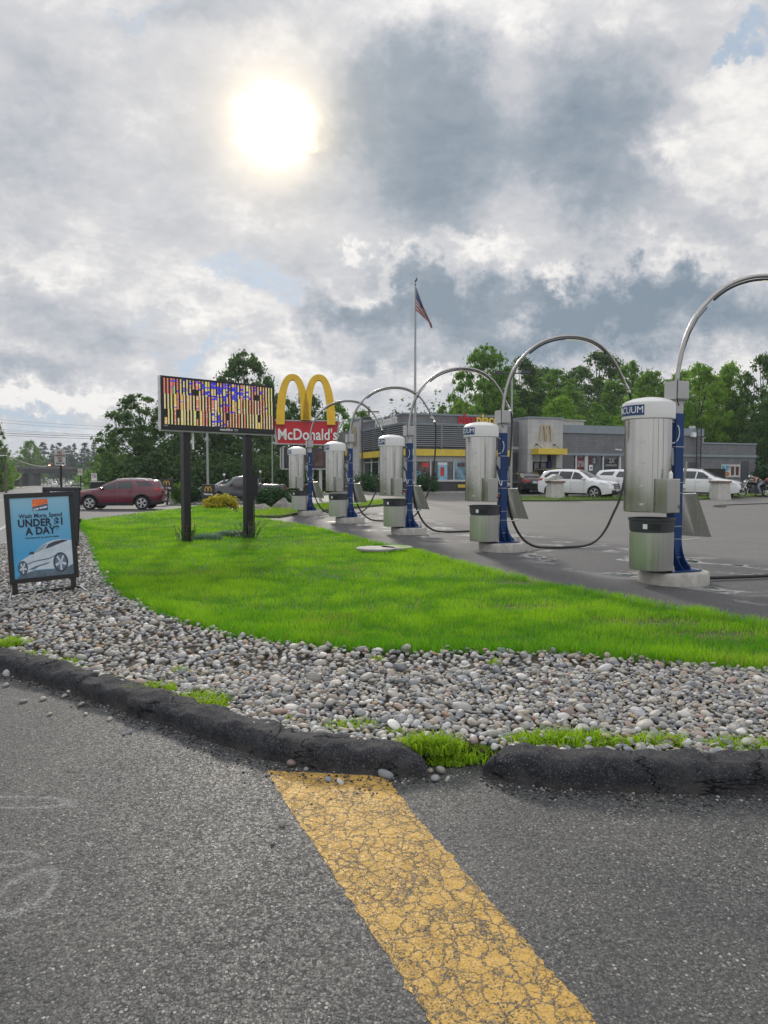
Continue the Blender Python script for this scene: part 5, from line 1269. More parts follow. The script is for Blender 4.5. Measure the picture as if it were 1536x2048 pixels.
def place(px, D, z=None):
    x = (px-768)/F*D; return (x, D, T(x, D) if z is None else z)
def pitch(o):                                          # sit on the sloping ground
    a = o.rotation_euler.z; dx, dy = math.cos(a), math.sin(a); x, y = o.location.x, o.location.y
    s_ = (T(x+dx*1.3, y+dy*1.3)-T(x-dx*1.3, y-dy*1.3))/2.6; o.rotation_euler = (0, -math.atan(s_), a)
cars = []
cars.append(make_car('parked_car', 'cross', RPAINT, 'dark red crossover turning in from the street behind the sidewalk signs', None, place(243, 38.6), R(183), clad=True, rails=True, wheelm=mat('two tone rim', (.50,.50,.50), .3, .5)))
cars.append(make_car('pickup_truck', 'pickup', GPAINT, 'slate grey crew-cab pickup truck between the black board posts', None, place(487, 50), R(202)))
cars.append(make_car('parked_car', 'suv', SPAINT, 'silver car whose windscreen shows just behind the grey pickup', None, place(452, 57), R(196)))
SG = 'vehicles parked by the restaurant'
cars.append(make_car('parked_car', 'sedan', BPAINT, 'black sedan seen from behind, left of the black and white utility vehicles', SG, place(1047, 49.5), R(97)))
cars.append(make_car('parked_car', 'suv', BPAINT, 'black utility vehicle parked with its nose to the white tower entrance', SG, place(1088, 50.5), R(112), rails=True))
cars.append(make_car('parked_car', 'suv', WPAINT, 'white utility vehicle facing right between the black vehicles and the nearest canister', SG, place(1156, 42.4), R(-42)))
cars.append(make_car('parked_car', 'cross', WPAINT, 'white crossover partly hidden behind the left side of the nearest canister', SG, place(1262, 46.5), R(-22)))
cars.append(make_car('parked_car', 'suv', WPAINT, 'white utility vehicle emerging to the right of the nearest blue post', SG, place(1398, 43.5), R(-38), rails=True))
cars.append(make_car('parked_car', 'sedan', SPAINT, 'silver car glimpsed between the second canister and its blue post', SG, place(1000, 53), R(100)))
for c in cars: pitch(c)
# traffic on the street beyond
FG = 'traffic on the street under the bridge'
far = [(110, 205, WPAINT, 'white van-like utility vehicle, lowest car of the traffic just left of the no-parking pole', 'suv', 90), (137, 225, GPAINT, 'dark low car right of the no-parking pole in the far traffic', 'sedan', 90), (118, 262, GPAINT, 'dark blue-grey car above the lowest white one in the far traffic', 'sedan', 92),
       (104, 310, SPAINT, 'silver car under the left half of the bridge opening', 'sedan', 95), (98, 360, WPAINT, 'white car farthest up the left queue under the bridge', 'suv', 95), (109, 345, SPAINT, 'pale car next to the farthest white car under the bridge', 'sedan', 95), (138, 205, SPAINT, 'silver roof beside the pole in the far traffic', 'sedan', 270),
       (145, 235, SPAINT, 'light car in the oncoming lane left of the small parking sign pole', 'sedan', -90), (150, 205, BPAINT, 'black car in the oncoming lane behind the small parking sign', 'sedan', -90), (141, 330, WPAINT, 'white car in the middle of the oncoming lane under the bridge', 'suv', -90), (157, 290, GPAINT, 'dark blue car above the black one in the oncoming lane', 'sedan', -90),
       (163, 225, SPAINT, 'light car just right of the small parking sign pole', 'suv', -90), (166, 380, WPAINT, 'white van at the far right end of the queue below the bridge', 'suv', -90), (127, 420, WPAINT, 'tiny white car farthest away beyond the bridge', 'sedan', 95)]
protos = {}
for px_, D_, pn, lb, kd, hd_ in far:
    key = (pn.name, kd); hd2 = R(hd_) + math.atan(.43)
    if key not in protos:
        o = make_car('far_car', kd, pn, lb, FG, place(px_, D_), hd2, lo=True); protos[key] = o
    else:
        o = copy_tree(protos[key]); o['label'] = lb; o.location = place(px_, D_); o.rotation_euler = (0, 0, hd2)

# ------------------------------------------------------------------ motorcycles and riders
SKIN = mat('skin', (.38,.25,.20), .6, 0, .1, 8); JEANS = mat('faded jeans', (.18,.22,.28), .85, 0, .25, 12); TANK = mat('maroon vest', (.07,.018,.026), .85, 0, .3, 9); GREYT = mat('grey shirt', (.26,.22,.22), .85, 0, .2, 9); BOOT = mat('black boots', (.012,.012,.012), .6)
def bike(label, loc, rz, tankm):
    t = thing('motorcycle', label, 'motorcycle', loc, rz)
    for x in (.78, -.76):
        M = Matrix.Translation((x, 0, .33)) @ Matrix.Rotation(PI/2, 4, 'X')
        wv = MB(); 
        wv.tube([(x+.27*math.cos(a*.2618), 0, .33+.27*math.sin(a*.2618)) for a in range(25)], .058, 8, False); w_ = wv.build('wheel', TYRE, t, True)
        MB().lathe([(.215,-.02),(.225,-.03),(.225,.03),(.215,.02)], 24, M, cap=False).lathe([(.11,-.03),(.11,.03)], 12, M).build('rim', CHROME, w_, True)
        sp = MB()
        for q in range(9): a = q*2*PI/9; sp.cyl((x,0,.33), (x+.22*math.cos(a),0,.33+.22*math.sin(a)), .009, 5)
        sp.build('spokes', CHROME, w_)
        MB().tube([(x+.35*math.cos(R(a)), 0, .33+.35*math.sin(R(a))) for a in (range(20, 160, 14) if x > 0 else range(30, 200, 14))], .06, 8).build('fender', tankm if x < 0 else CHROME, t, True)
    MB().tube([(.78,.09,.33),(.50,.09,.92),(.46,.09,1.0)], .022, 8).tube([(.78,-.09,.33),(.50,-.09,.92),(.46,-.09,1.0)], .022, 8).build('fork', CHROME, t, True)
    MB().lathe([(.01,-.1),(.08,-.07),(.10,0),(.10,.02)], 14, Matrix.Translation((.60,0,.92)) @ Matrix.Rotation(-PI/2, 4, 'Y')).build('headlight', CHROME, t, True)
    MB().tube([(.30,.42,1.06),(.38,.30,1.10),(.44,.10,1.03),(.44,-.10,1.03),(.38,-.30,1.10),(.30,-.42,1.06)], .016, 8).build('handlebar', CHROME, t, True)
    MB().tube([(.38,.30,1.12),(.40,.33,1.26)], .008, 5).build('mirror_stalk', CHROME, t); MB().lathe([(.07,0),(.07,.012)], 10, Matrix.Translation((.40,.34,1.30)) @ Matrix.Rotation(PI/2, 4, 'Y')).build('mirror', CHROME, t)
    MB().tube([(.42,0,.90),(.30,0,.90),(.08,0,.88),(-.10,0,.80)], [.05,.14,.15,.07], 12).build('fuel_tank', tankm, t, True)
    MB().tube([(-.05,0,.80),(-.25,0,.74),(-.48,0,.76),(-.72,0,.84)], [.08,.14,.14,.08], 10).build('seat', BLACK, t, True)
    MB().box(-.22,.28,-.14,.14,.22,.50).cyl((.16,0,.45),(.26,0,.74),.085,12).cyl((-.02,0,.45),(-.10,0,.72),.085,12).build('engine', DGREY, t, bev=.02)
    MB().tube([(.20,-.14,.55),(.30,-.18,.34),(.10,-.19,.26),(-.95,-.20,.30)], .04, 8).build('exhaust', CHROME, t, True)
    MB().tube([(.44,0,.95),(.30,0,.45),(.26,0,.26),(-.35,0,.26),(-.76,.06,.33)], .025, 8).build('frame', BLACK, t, True)
    MB().box(-.95,-.50,.12,.30,.42,.70).box(-.95,-.50,-.30,-.12,.42,.70).build('saddlebag', tankm, t, bev=.04)
    return t
def skinned(name, joints, edges, m, parent=None, root=0):
    me = bpy.data.meshes.new(name); me.from_pydata([j[:3] for j in joints], edges, []); me.update()
    o = bpy.data.objects.new(name, me); C.objects.link(o); s = o.modifiers.new('skin', 'SKIN')
    for i, v in enumerate(me.skin_vertices[0].data): r_ = joints[i][3]; v.radius = (r_, r_)
    me.skin_vertices[0].data[root].use_root = True
    b = o.modifiers.new('sub', 'SUBSURF'); b.levels = 1; b.render_levels = 2
    me.materials.append(m)
    dg = bpy.context.evaluated_depsgraph_get(); m2 = bpy.data.meshes.new_from_object(o.evaluated_get(dg)); m2.shade_smooth()
    bpy.data.objects.remove(o); o = bpy.data.objects.new(name, m2); C.objects.link(o)
    if parent: o.parent = parent
    return o
def rider(label, loc, rz, J, shirt, trousers, helmet):
    t = thing('person', label, 'person', loc, rz)
    hip, chest, neck, head = J['hip'], J['chest'], J['neck'], J['head']
    js = [(*hip,.13), (*[(hip[i]*.5+chest[i]*.5) for i in range(3)],.125), (*chest,.15), (*neck,.06), (*[(neck[i]*.3+head[i]*.7) for i in range(3)],.085), (*[head[i]+(head[i]-neck[i])*.35 for i in range(3)],.085)]
    ed_ = [(0,1),(1,2),(2,3),(3,4),(4,5)]
    for sg in (1, -1):
        b = len(js); kn, an = J['knee'], J['ankle']; el, wr = J['elbow'], J['wrist']
        js += [(hip[0], hip[1]+sg*.10, hip[2]-.04, .095), (kn[0], sg*kn[1], kn[2], .062), (an[0], sg*an[1], an[2], .042), (an[0]+.14, sg*an[1], an[2]-.05, .038)]; ed_ += [(0,b),(b,b+1),(b+1,b+2),(b+2,b+3)]
        b = len(js); js += [(chest[0], chest[1]+sg*.18, chest[2]+.02, .058), (el[0], sg*el[1], el[2], .045), (wr[0], sg*wr[1], wr[2], .03), (wr[0]+.06, sg*wr[1], wr[2]-.01, .032)]; ed_ += [(2,b),(b,b+1),(b+1,b+2),(b+2,b+3)]
        for f_ in range(5): js.append((wr[0]+.12+(.02 if f_ else -.05), sg*wr[1]+(f_-2)*.018, wr[2]-.025, .008)); ed_.append((b+3, len(js)-1))
    skinned('body', js, ed_, SKIN, t)
    up = [(*hip,.145), (*[(hip[i]*.5+chest[i]*.5) for i in range(3)],.14), (*chest,.168)]
    e2 = [(0,1),(1,2)]
    for sg in (1,-1): up.append((chest[0], chest[1]+sg*.17, chest[2]+.02, .078)); e2.append((2, len(up)-1))
    skinned('shirt', up, e2, shirt, t)
    lo_ = [(*hip,.155)]; e3 = []
    for sg in (1,-1):
        b = len(lo_); kn, an = J['knee'], J['ankle']; lo_ += [(hip[0], hip[1]+sg*.10, hip[2]-.05, .115), (kn[0], sg*kn[1], kn[2], .082), (an[0], sg*an[1], an[2]+.04, .062)]; e3 += [(0,b),(b,b+1),(b+1,b+2)]
    skinned('trousers', lo_, e3, trousers, t)
    for sg in (1,-1):
        an = J['ankle']; MB().tube([(an[0]-.06, sg*an[1], an[2]-.04), (an[0]+.05, sg*an[1], an[2]-.05), (an[0]+.20, sg*an[1], an[2]-.06)], [.05,.055,.03], 8).build('boot', BOOT, t, True)
    hm = MB(); hd = Vector(head)
    hm.lathe([(.001,.135),(.07,.12),(.12,.06),(.13,0),(.125,-.05),(.10,-.09)], 16, Matrix.Translation(hd), cap=False); h_ = hm.build('helmet', helmet, t, True)
    MB().lathe([(.134,.0),(.137,.02),(.134,.05)], 16, Matrix.Translation(hd), cap=False).build('visor', WHITE, h_, True)
    return t
bl = place(1508, 43.5); bike('black and chrome motorcycle with a leaning rider, right of the white utility vehicle', bl, R(182), BPAINT)
rider('person in a maroon vest and pale jeans bending low over the motorcycle', (bl[0]+.28, bl[1]-.02, bl[2]), R(182), dict(hip=(-.12,0,.96), chest=(.26,0,1.16), neck=(.42,0,1.20), head=(.54,0,1.22), knee=(.22,.26,.66), ankle=(.02,.30,.14), elbow=(.38,.32,.92), wrist=(.55,.28,.98)), TANK, JEANS, BPAINT)
b2 = place(1572, 44.8); bike('second motorcycle at the right edge with a red top box', b2, R(186), RED2)
o = None
rider('person in dark clothes and dark helmet sitting upright on the motorcycle at the right edge', (b2[0]-.22, b2[1], b2[2]), R(186), dict(hip=(-.30,0,.92), chest=(-.12,0,1.34), neck=(-.06,0,1.52), head=(-.02,0,1.64), knee=(.18,.26,.68), ankle=(.0,.30,.14), elbow=(.14,.34,1.12), wrist=(.42,.36,1.12)), BLACK, BLACK, BPAINT)
o = MB().tube([(-.1,0,0),(0,0,.02),(.1,0,0)], [.09,.15,.09], 12).build('helmet_box', mat('dull red box', (.22,.045,.035)), None, True); o.location = (bl[0]+.78, bl[1], bl[2]+1.0); tag(o, 'dull red helmet resting on the tail of the leaning rider motorcycle', 'helmet'); o.name = 'helmet'

# ------------------------------------------------------------------ bollards, signs and poles
def bollard(px, D, label, lean=0):
    l_ = place(px, D); t = thing('concrete_bollard', label, 'bollard', l_, R(12))
    M = Matrix.Identity(4)
    b = MB(); q0, q1 = .42, .36
    b.add([(-q0,-q0,-.05),(q0,-q0,-.05),(q0,q0,-.05),(-q0,q0,-.05),(-q1,-q1,.95),(q1,-q1,.95),(q1,q1,.95),(-q1,q1,.95)], [(0,3,2,1),(4,5,6,7),(0,1,5,4),(1,2,6,5),(2,3,7,6),(3,0,4,7)])
    b.build('block', mat('pale concrete', (.46,.45,.42), .85, 0, .12, 4, .2, 30), t, bev=.02)
    MB().box(-.43,.43,-.43,.43,.952,1.07).build('cap', mat('rusty cap', (.22,.15,.11), .8, 0, .35, 6), t, bev=.015)
    return t
t = bollard(1110, 40.5, 'pale square bollard with a broken rusty cap in front of the leftmost white vehicle')
MB().prism([(-.55,0),(.30,.10),(.34,.20),(-.05,.38),(-.5,.14)], -.30, .30, Matrix.Translation((0,0,1.07)) @ VERT).build('broken_lamp', PAINTW, t)
bollard(1440, 40.5, 'pale square bollard in front of the white vehicle right of the nearest post')
def signpost(name, label, cat, px, D, ytop, base=None, r=.03, m=GALV):
    l_ = place(px, D); t = thing(name, label, cat, l_); h = HC+(HZ-ytop)/F*D-l_[2]
    MB().cyl((0,0,-.1), (0,0,h), r, 8).build('post', m, t, True); return t, h
def board(t, w, z0, z1, m, y=-.05, nm_='panel'):
    return MB().box(-w/2, w/2, y-.012, y, z0, z1).build(nm_, m, t, bev=.002)
DP = 27.0; t, h = signpost('parking_sign', 'larger rectangular no-parking-any-time sign on a dark pole left of the red car', 'street sign', 123, DP, 901, r=.045, m=BLACK)
zq = lambda py, D: HC+(HZ-py)/F*D - T((123-768)/F*D, D)
pw = 22/F*DP; board(t, pw, zq(931, DP), zq(899, DP), PAINTW)
SRED = mat('sign lettering red', (.16,.03,.03), .6)
for s_, y_, sz in (('NO', 905.5, .15), ('PARKING', 911.5, .115), ('ANY', 917, .10), ('TIME', 922, .10)):
    tx = text_mb(s_, sz*.98, .002, .003, sx=.85); xf(tx, Matrix.Translation((0, -.066, zq(y_, DP))) @ VERT); tx.build('lettering', SRED, t)
tx = MB().box(-.12,.12,-.068,-.063,zq(926.6,DP)-.012,zq(926.6,DP)+.012); 
for sg in (1,-1): tx.add([(sg*.17,-.066,zq(926.6,DP)),(sg*.11,-.066,zq(926.6,DP)+.035),(sg*.11,-.066,zq(926.6,DP)-.035)], [(0,1,2)])
tx.build('arrow', BLACK, t)
D2 = 44; t, h = signpost('parking_sign', 'smaller far no-parking sign on a thin pole above the red car bonnet', 'street sign', 162, D2, 938, r=.035, m=BLACK)
zz = lambda py: HC+(HZ-py)/F*D2 - t.location.z
board(t, .30, zz(951), zz(937.5), PAINTW)
for s_, y_ in (('NO', 940.5), ('PARKING', 944)):
    tx = text_mb(s_, .085, .002, .001, sx=.8); xf(tx, Matrix.Translation((0, -.066, zz(y_))) @ VERT); tx.build('lettering', SRED, t)
D3 = 46; t, h = signpost('turn_sign', 'white no-left-turn sign with a circle, behind the red car bonnet', 'street sign', 189.5, D3, 946, r=.03)
zz = lambda py: HC+(HZ-py)/F*D3 - t.location.z
board(t, .35, zz(965), zz(946.5), WHITE)
rg = MB().tube([(.13*math.cos(a*.2618), -.07, zz(951.5)+.13*math.sin(a*.2618)) for a in range(25)], .016, 5, False); rg.tube([(-.09,-.07,zz(951.5)+.09),(.09,-.07,zz(951.5)-.09)], .014, 5); rg.build('ring', SRED, t)
MB().tube([(.05,-.068,zz(951.5)-.08),(.05,-.068,zz(951.5)+.03),(-.06,-.068,zz(951.5)+.03)], .018, 5).build('arrow', BLACK, t)
tx = text_mb('NO LEFT TURN', .05, .002, .001, sx=.8); xf(tx, Matrix.Translation((0, -.066, zz(961))) @ VERT); tx.build('lettering', BLACK, t)
l_ = place(195, 45); t = thing('standing_box', 'black litter box with a pale rim behind the red car bonnet', 'litter box', l_); z0 = HC-(980-HZ)/F*45-l_[2]
MB().box(-.33,.33,-.25,.25,-.1,z0+.50).build('box', BLACK, t, bev=.02); MB().box(-.36,.36,-.28,.28,z0+.502,z0+.55).build('rim', PAINTW, t)
# dark restaurant signs on the islands
def mcsign(label, px, D, y0, y1, wpx, word, arrow):
    l_ = place(px, D); t = thing('entry_sign', label, 'direction sign', l_); zz = lambda py: HC+(HZ-py)/F*D-l_[2]; w_ = wpx/F*D
    MB().box(-w_/2, w_/2, -.08, .08, zz(y1), zz(y0)).box(-.06, .06, -.05, .05, -.1, zz(y1)-.002).build('panel', mat('charcoal sign', (.03,.03,.034), .5), t, bev=.01)
    sc_ = w_/1.0; ar = MB(); arches(ar, .50*sc_, .36*sc_, .01, .055*sc_, Matrix.Translation((0, -.083, zz(y0)-.52*sc_)) @ VERT); ar.build('arches', YEL, t)
    tx = text_mb(word, .20*sc_, .003, .006, sx=.85); xf(tx, Matrix.Translation((0, -.085, zz(y0)-.74*sc_)) @ VERT); tx.build('lettering', WHITE, t)
    zz2 = zz(y0)-1.10*sc_; s_ = -1 if arrow == 'L' else 1
    MB().tube([(s_*.12*sc_,-.085,zz2),(-s_*.12*sc_,-.085,zz2)], .018, 5).tube([(s_*.03*sc_,-.085,zz2+.1*sc_),(s_*.13*sc_,-.085,zz2),(s_*.03*sc_,-.085,zz2-.1*sc_)], .018, 5).build('arrow', WHITE, t)
mcsign('charcoal thank-you sign with small yellow arches just right of the red car', 334, 46, 958, 984, 24, 'Thank You', 'L')
mcsign('charcoal welcome sign with small yellow arches in front of the pickup', 417, 40, 969, 1004, 26, 'Welcome', 'R')
# lamp posts
def lamp(label, px, D, ytop, heads, r=.07, m=GALV, base=False, name='lamp_post'):
    l_ = place(px, D); t = thing(name, label, 'lamp post', l_); h = HC+(HZ-ytop)/F*D-l_[2]
    MB().cyl((0,0,-.1), (0,0,h), r, 10, r*.75).build('pole', m, t, True)
    for dx in heads: MB().box(min(0,dx), max(0,dx), -.04, .04, h-.05, h+.02).box(dx-.30, dx+.30, -.22, .22, h-.06, h+.12).build('lamp_head', DGREY, t, bev=.02)
    if base: MB().lathe([(.30,-.1),(.28,.75),(.24,.8)], 14).build('base', CONC, t, True)
    return t
lamp('tall grey lamp post with twin box heads behind the second vacuum arch', 1022, 46, 748, (-.85, .85), .085)
lamp('thin dark lamp post standing by the hedge at the left restaurant wall', 724.5, 50, 838, (.35,), .06, DGREY, True)
lamp('slim grey lamp post with a small head left of the red pole sign', 545, 52, 872, (-.02,), .05)
lamp('plain grey pole rising behind the message board between its posts', 416, 41, 800, (), .075)
def smallsign(label, px, D, y0, y1, m):
    l_ = place(px, D); t = thing('round_sign', label, 'small sign', l_); h = HC+(HZ-y0)/F*D-l_[2]
    MB().cyl((0,0,-.1), (0,0,h), .025, 6).build('post', GALV, t); MB().lathe([(.10,0),(.10,.02)], 14, Matrix.Translation((0,-.03,h)) @ Matrix.Rotation(PI/2,4,'X')).build('disc', WHITE, t)
    MB().box(-.08,.08,-.04,-.025,h-.75,h-.18).build('panel', m, t)
smallsign('small disc-topped sign seen over the pickup cab', 449, 56, 949, 960, DGREY); smallsign('small dark sign with a white disc between the board post and the red pole sign', 521, 56, 943, 960, DGREY)
# ------------------------------------------------------------------ restaurant
def mat_brick(name, a, b_, mortar, sc=1.0, bw=.42, bh=.2):
    m = bpy.data.materials.new(name); m.use_nodes = True; k = NT(m.node_tree); b = m.node_tree.nodes['Principled BSDF']
    tc = k.n('ShaderNodeTexCoord').outputs['Object']; sp = k.n('ShaderNodeSeparateXYZ'); k.put(sp.inputs[0], tc)
    br = k.n('ShaderNodeTexBrick'); k.put(br.inputs['Vector'], k.comb(k.m('ADD', sp.outputs[0], sp.outputs[1]), sp.outputs[2], 0.0))
    for i, v_ in (('Color1', (*a, 1)), ('Color2', (*b_, 1)), ('Mortar', (*mortar, 1)), ('Scale', sc), ('Mortar Size', .012), ('Brick Width', bw), ('Row Height', bh)): br.inputs[i].default_value = v_
    st = k.noise(k.v('MULTIPLY', tc, (1.2, 1.2, .35)), 1.5, 5, .65)
    k.put(b.inputs['Base Color'], k.mix(1.0, br.outputs['Color'], k.mix(k.mr(st, .3, .7), (.84,.84,.84), (1.12,1.12,1.12)), 'MULTIPLY')); b.inputs['Roughness'].default_value = .85
    bp = k.n('ShaderNodeBump'); bp.inputs['Strength'].default_value = .4; bp.inputs['Distance'].default_value = .01
    k.put(bp.inputs['Height'], k.m('SUBTRACT', 1.0, br.outputs['Fac'])); m.node_tree.links.new(bp.outputs[0], b.inputs['Normal']); return m
BRG = mat_brick('grey brick', (.16,.165,.175), (.19,.195,.205), (.12,.125,.13)); BRD = mat_brick('dark brick', (.055,.055,.065), (.075,.07,.08), (.12,.12,.12), 1.0, .3, .15)
BRW = mat_brick('pale block', (.44,.44,.44), (.48,.48,.475), (.38,.38,.38), 1.0, .8, .4)
BAND = mat('blue grey trim', (.23,.27,.30), .6, 0, .06, 2); SLAT = mat('slat metal', (.27,.29,.31), .45, .3, .08, 3); DARKB = mat('dark backing', (.035,.036,.04), .8)
WG = mat('window glass', (.020,.026,.028), .04, 0, .3, .5, spec=.9); MULL = mat('white mullion', (.55,.56,.56), .5); PALEB = mat('pale transom panel', (.50,.51,.50), .5, 0, .15, 1.5)
th = R(20); BC = at(807, 980, 50.0); BC.z = T(BC.x, BC.y) - .02
bt = thing('restaurant', 'grey single-storey restaurant with slatted corner, yellow band and white tower', 'restaurant', BC, th)
GZ = BC.z
def zB(py, u=0.0, v=0.0):
    D = BC.y + u*math.sin(th) + v*math.cos(th); return HC+(HZ-py)/F*D - GZ
def uB(px):
    kx = (px-768)/F; return (BC.x - kx*BC.y)/(kx*math.sin(th) - math.cos(th))
def vB(px):
    kx = (px-768)/F; return (BC.x - kx*BC.y)/(kx*math.cos(th) + math.sin(th))
u1 = uB(1018); ug = uB(1049); ut = uB(1118); ur = uB(1403); ua = uB(1510)
v1 = vB(727); v2 = vB(709)
zt = zB(826); z_s = zB(848); z_l = zB(894); z_y0 = zB(911.5); z_y1 = zB(898); z_sill = zB(962); DEP = 16
print('bld', u1, ug, ut, ur, ua, v1, v2, zt, z_s, z_l, z_y0, z_sill, GZ)
def part(name, m, bev=0, parent=None, **k_): return None
w_ = MB()
# playplace block: solid core set back behind glass
w_.box(.0, u1, .0, v1, z_y1+.0, zt-.12)
pb = w_.build('upper_wall', BRG, bt)
w_ = MB().box(-.06, u1+.03, -.06, v1+.03, zt-.12, zt); w_.build('coping', BAND, bt)
w_ = MB().box(.02, u1, .02, .22, -.4, z_sill-.05).box(.02, .22, .22, v1, -.4, z_sill-.05); w_.build('base_wall', BRD, bt)
MB().box(-.03, u1, -.03, .02, z_sill-.05, z_sill+.03).box(-.03, .02, .02, v1, z_sill-.05, z_sill+.03).build('window_sill', MULL, bt)
MB().box(-.30, u1, -.30, -.005, z_y0, z_y1).box(-.30, -.005, -.005, v1, z_y0, z_y1).build('yellow_band', YEL2, bt, bev=.01)
sl = MB(); NS = 11; sp_ = (z_s-z_l)/NS
for i in range(NS):
    z = z_l + sp_*i + sp_*.42
    sl.box(-.24, u1-.1, -.24, -.20, z, z+sp_*.46).box(-.24, -.20, -.20, v1-.1, z, z+sp_*.46)
sl.build('slats', SLAT, bt)
MB().box(-.012, u1-.02, -.012, -.004, z_l, z_s).box(-.012, -.004, -.004, v1-.02, z_l, z_s).build('slat_backing', DARKB, bt)
ps_ = MB()
for q in (.02, .34, .66, .97): ps_.box(u1*q-.04, u1*q+.04, -.20, -.013, z_l-.1, z_s+.02)
for q in (.3, .65, .97): ps_.box(-.20, -.013, v1*q-.04, v1*q+.04, z_l-.1, z_s+.02)
ps_.build('slat_posts', SLAT, bt)
MB().box(-.26, u1, -.26, -.004, z_s, z_s+.09).box(-.26, -.004, -.004, v1, z_s, z_s+.09).build('slat_rail', BAND, bt)
# glazing
zt_ = zB(921)
cols = [uB(p) for p in (812, 861.5, 908, 952, 996, 1016)]
for i in range(len(cols)-1):
    g_ = MB().box(cols[i]+.05, cols[i+1]-.05, .06, .09, z_sill+.06, z_y0).build('window', WG, bt)
    MB().box(cols[i]-.05, cols[i]+.05, .02, .10, z_sill+.03, z_y0).box(cols[i]+.05, cols[i+1]-.05, .03, .10, zt_-.03, zt_+.03).box(cols[i]+.05, cols[i+1]-.05, .03, .10, z_sill+.031, z_sill+.08).build('window_frame', MULL, g_)
    MB().box(cols[i]+.06, cols[i+1]-.06, .045, .055, zt_+.05, z_y0-.03).build('transom', PALEB, g_)
vv = [vB(p) for p in (799, 778, 757, 742, 729)]
for i in range(len(vv)-1):
    g_ = MB().box(.06, .09, vv[i]+.05, vv[i+1]-.05, z_sill+.06, z_y0).build('window', WG, bt)
    MB().box(.02, .10, vv[i]-.10, vv[i]+.10, z_sill+.03, z_y0).box(.03, .10, vv[i]+.10, vv[i+1]-.10, zt_-.03, zt_+.03).build('window_frame', MULL, g_)
MB().box(.005, .45, .005, .45, z_sill+.03, z_y0).build('corner_pier', BRW, bt)
MB().box(.5, u1-.3, 1.2, 1.3, -.3, z_y1).box(1.3, 1.4, 1.4, v1-.5, -.3, z_y1).build('interior', mat('dim interior', (.10,.11,.11), .8, 0, .6, .7), bt)
# posters in the windows
def wposter(p0, p1, y0, y1, m, nm_='window_poster', yy=.052):
    return MB().box(uB(p0), uB(p1), yy-.004, yy, zB(y1, uB(p0)), zB(y0, uB(p0))).build(nm_, m, bt)
wposter(876, 895, 924, 960, mat('poster pale blue', (.25,.50,.68), .4, 0, .25, 2)); wposter(881, 889, 934, 952, mat('poster red', (.55,.06,.05), .4, 0, .3, 3), yy=.047); wposter(876, 895, 925, 930, WHITE, yy=.046)
wposter(836, 860, 924, 945, mat('poster dark photo', (.10,.06,.06), .3, 0, .8, 3)); wposter(845, 858, 925, 934, MATS['poster red'], yy=.047)
wposter(833, 842, 942, 956, mat('poster teal', (.10,.24,.28), .3, 0, .4, 4), yy=.046)
wposter(910, 951, 922, 960, mat('window decal', (.16,.30,.38), .3, 0, .9, 1.6)); wposter(915, 935, 926, 934, MATS['poster dark photo'], yy=.047)
MB().box(uB(913), uB(945), -.26, -.22, zB(975, 5), zB(969, 5)).build('yellow_bench', YEL2, bt)
# left pier, drive-through end
MB().box(-.35, .6, v1, v2, -.4, zB(845, 0, v2)).build('end_pier', BRW, bt, bev=.01)
MB().box(-.42, .65, v1-.05, v2+.05, zB(845, 0, v2)+.002, zB(843, 0, v2)+.08).build('coping', BAND, bt)
ar = MB(); va = (v1+v2)/2; arches(ar, 1.0, 1.6, .05, .16, frame((-.40, va, zB(893, 0, va)), (0,-1,0), (0,0,1))); ar.build('arches', mat('tan arches', (.45,.38,.24), .6), bt)
MB().box(.1, 4, v2, v2+5, -.4, zB(862, 0, v2+2)).build('rear_wall', BRG, bt); MB().box(-.6, .09, v2+.3, v2+4, zB(911, 0, v2), zB(898, 0, v2)).build('yellow_band', YEL2, bt)
# lettering on the parapet
tx = text_mb("McDonald's", 1.15, .05, .018, sx=.85); c_v = (vB(752)+vB(800))/2
xf(tx, frame((-.05, c_v+.2, (zt+z_s)/2-.0), (0,-1,0), (0,0,1)))
zc = (zt+z_s)/2; tx.build('lettering', WHITE, bt)
tp_ = text_mb('play', 1.05, .05, .022, 'RIGHT', .84); xf(tp_, Matrix.Translation((uB(950)-.05, -.06, zB(839, 4))) @ VERT); tp_.build('lettering', RED, bt)
tp_ = text_mb('place', 1.05, .05, .02, 'LEFT', .84); xf(tp_, Matrix.Translation((uB(950)+.02, -.06, zB(839, 4))) @ VERT); tp_.build('lettering', mat('letter yellow', (.75,.55,.08), .5), bt)
# recess, tower
MB().box(u1, ug, .9, DEP, -.4, zB(842, ug)).build('recess_wall', BRG, bt); MB().box(u1, ug, .88, .897, zB(898, ug), zB(893, ug)).build('recess_sign', PALEB, bt)
MB().box(u1+.2, ug-.1, .87, .895, -.3, zB(905, ug)).build('side_door', mat('dark door', (.05,.05,.055), .5), bt)
zt2 = zB(840, ut)
dz1 = zB(908, 11)
MB().box(ug, ug+.42, -.4, 3, -.4, dz1).box(ut-.55, ut, -.4, 3, -.4, dz1).box(ug, ut, -.4, 3, dz1+.0, zt2).build('tower', BRW, bt)
MB().box(ug-.08, ut+.08, -.48, 3.05, zt2+.002, zt2+.12).build('coping', BAND, bt)
MB().box(ug+.30, ut-.25, -1.4, -.405, zB(910, 11), zB(899, 11)+.02).build('canopy', YEL2, bt, bev=.01)
ar = MB(); arches(ar, 1.0, 1.15, .10, .16, Matrix.Translation(((ug+ut)/2, -.42, zB(882, 11))) @ VERT); ar.build('arches', mat('tan arches', (.45,.38,.24), .6), bt)
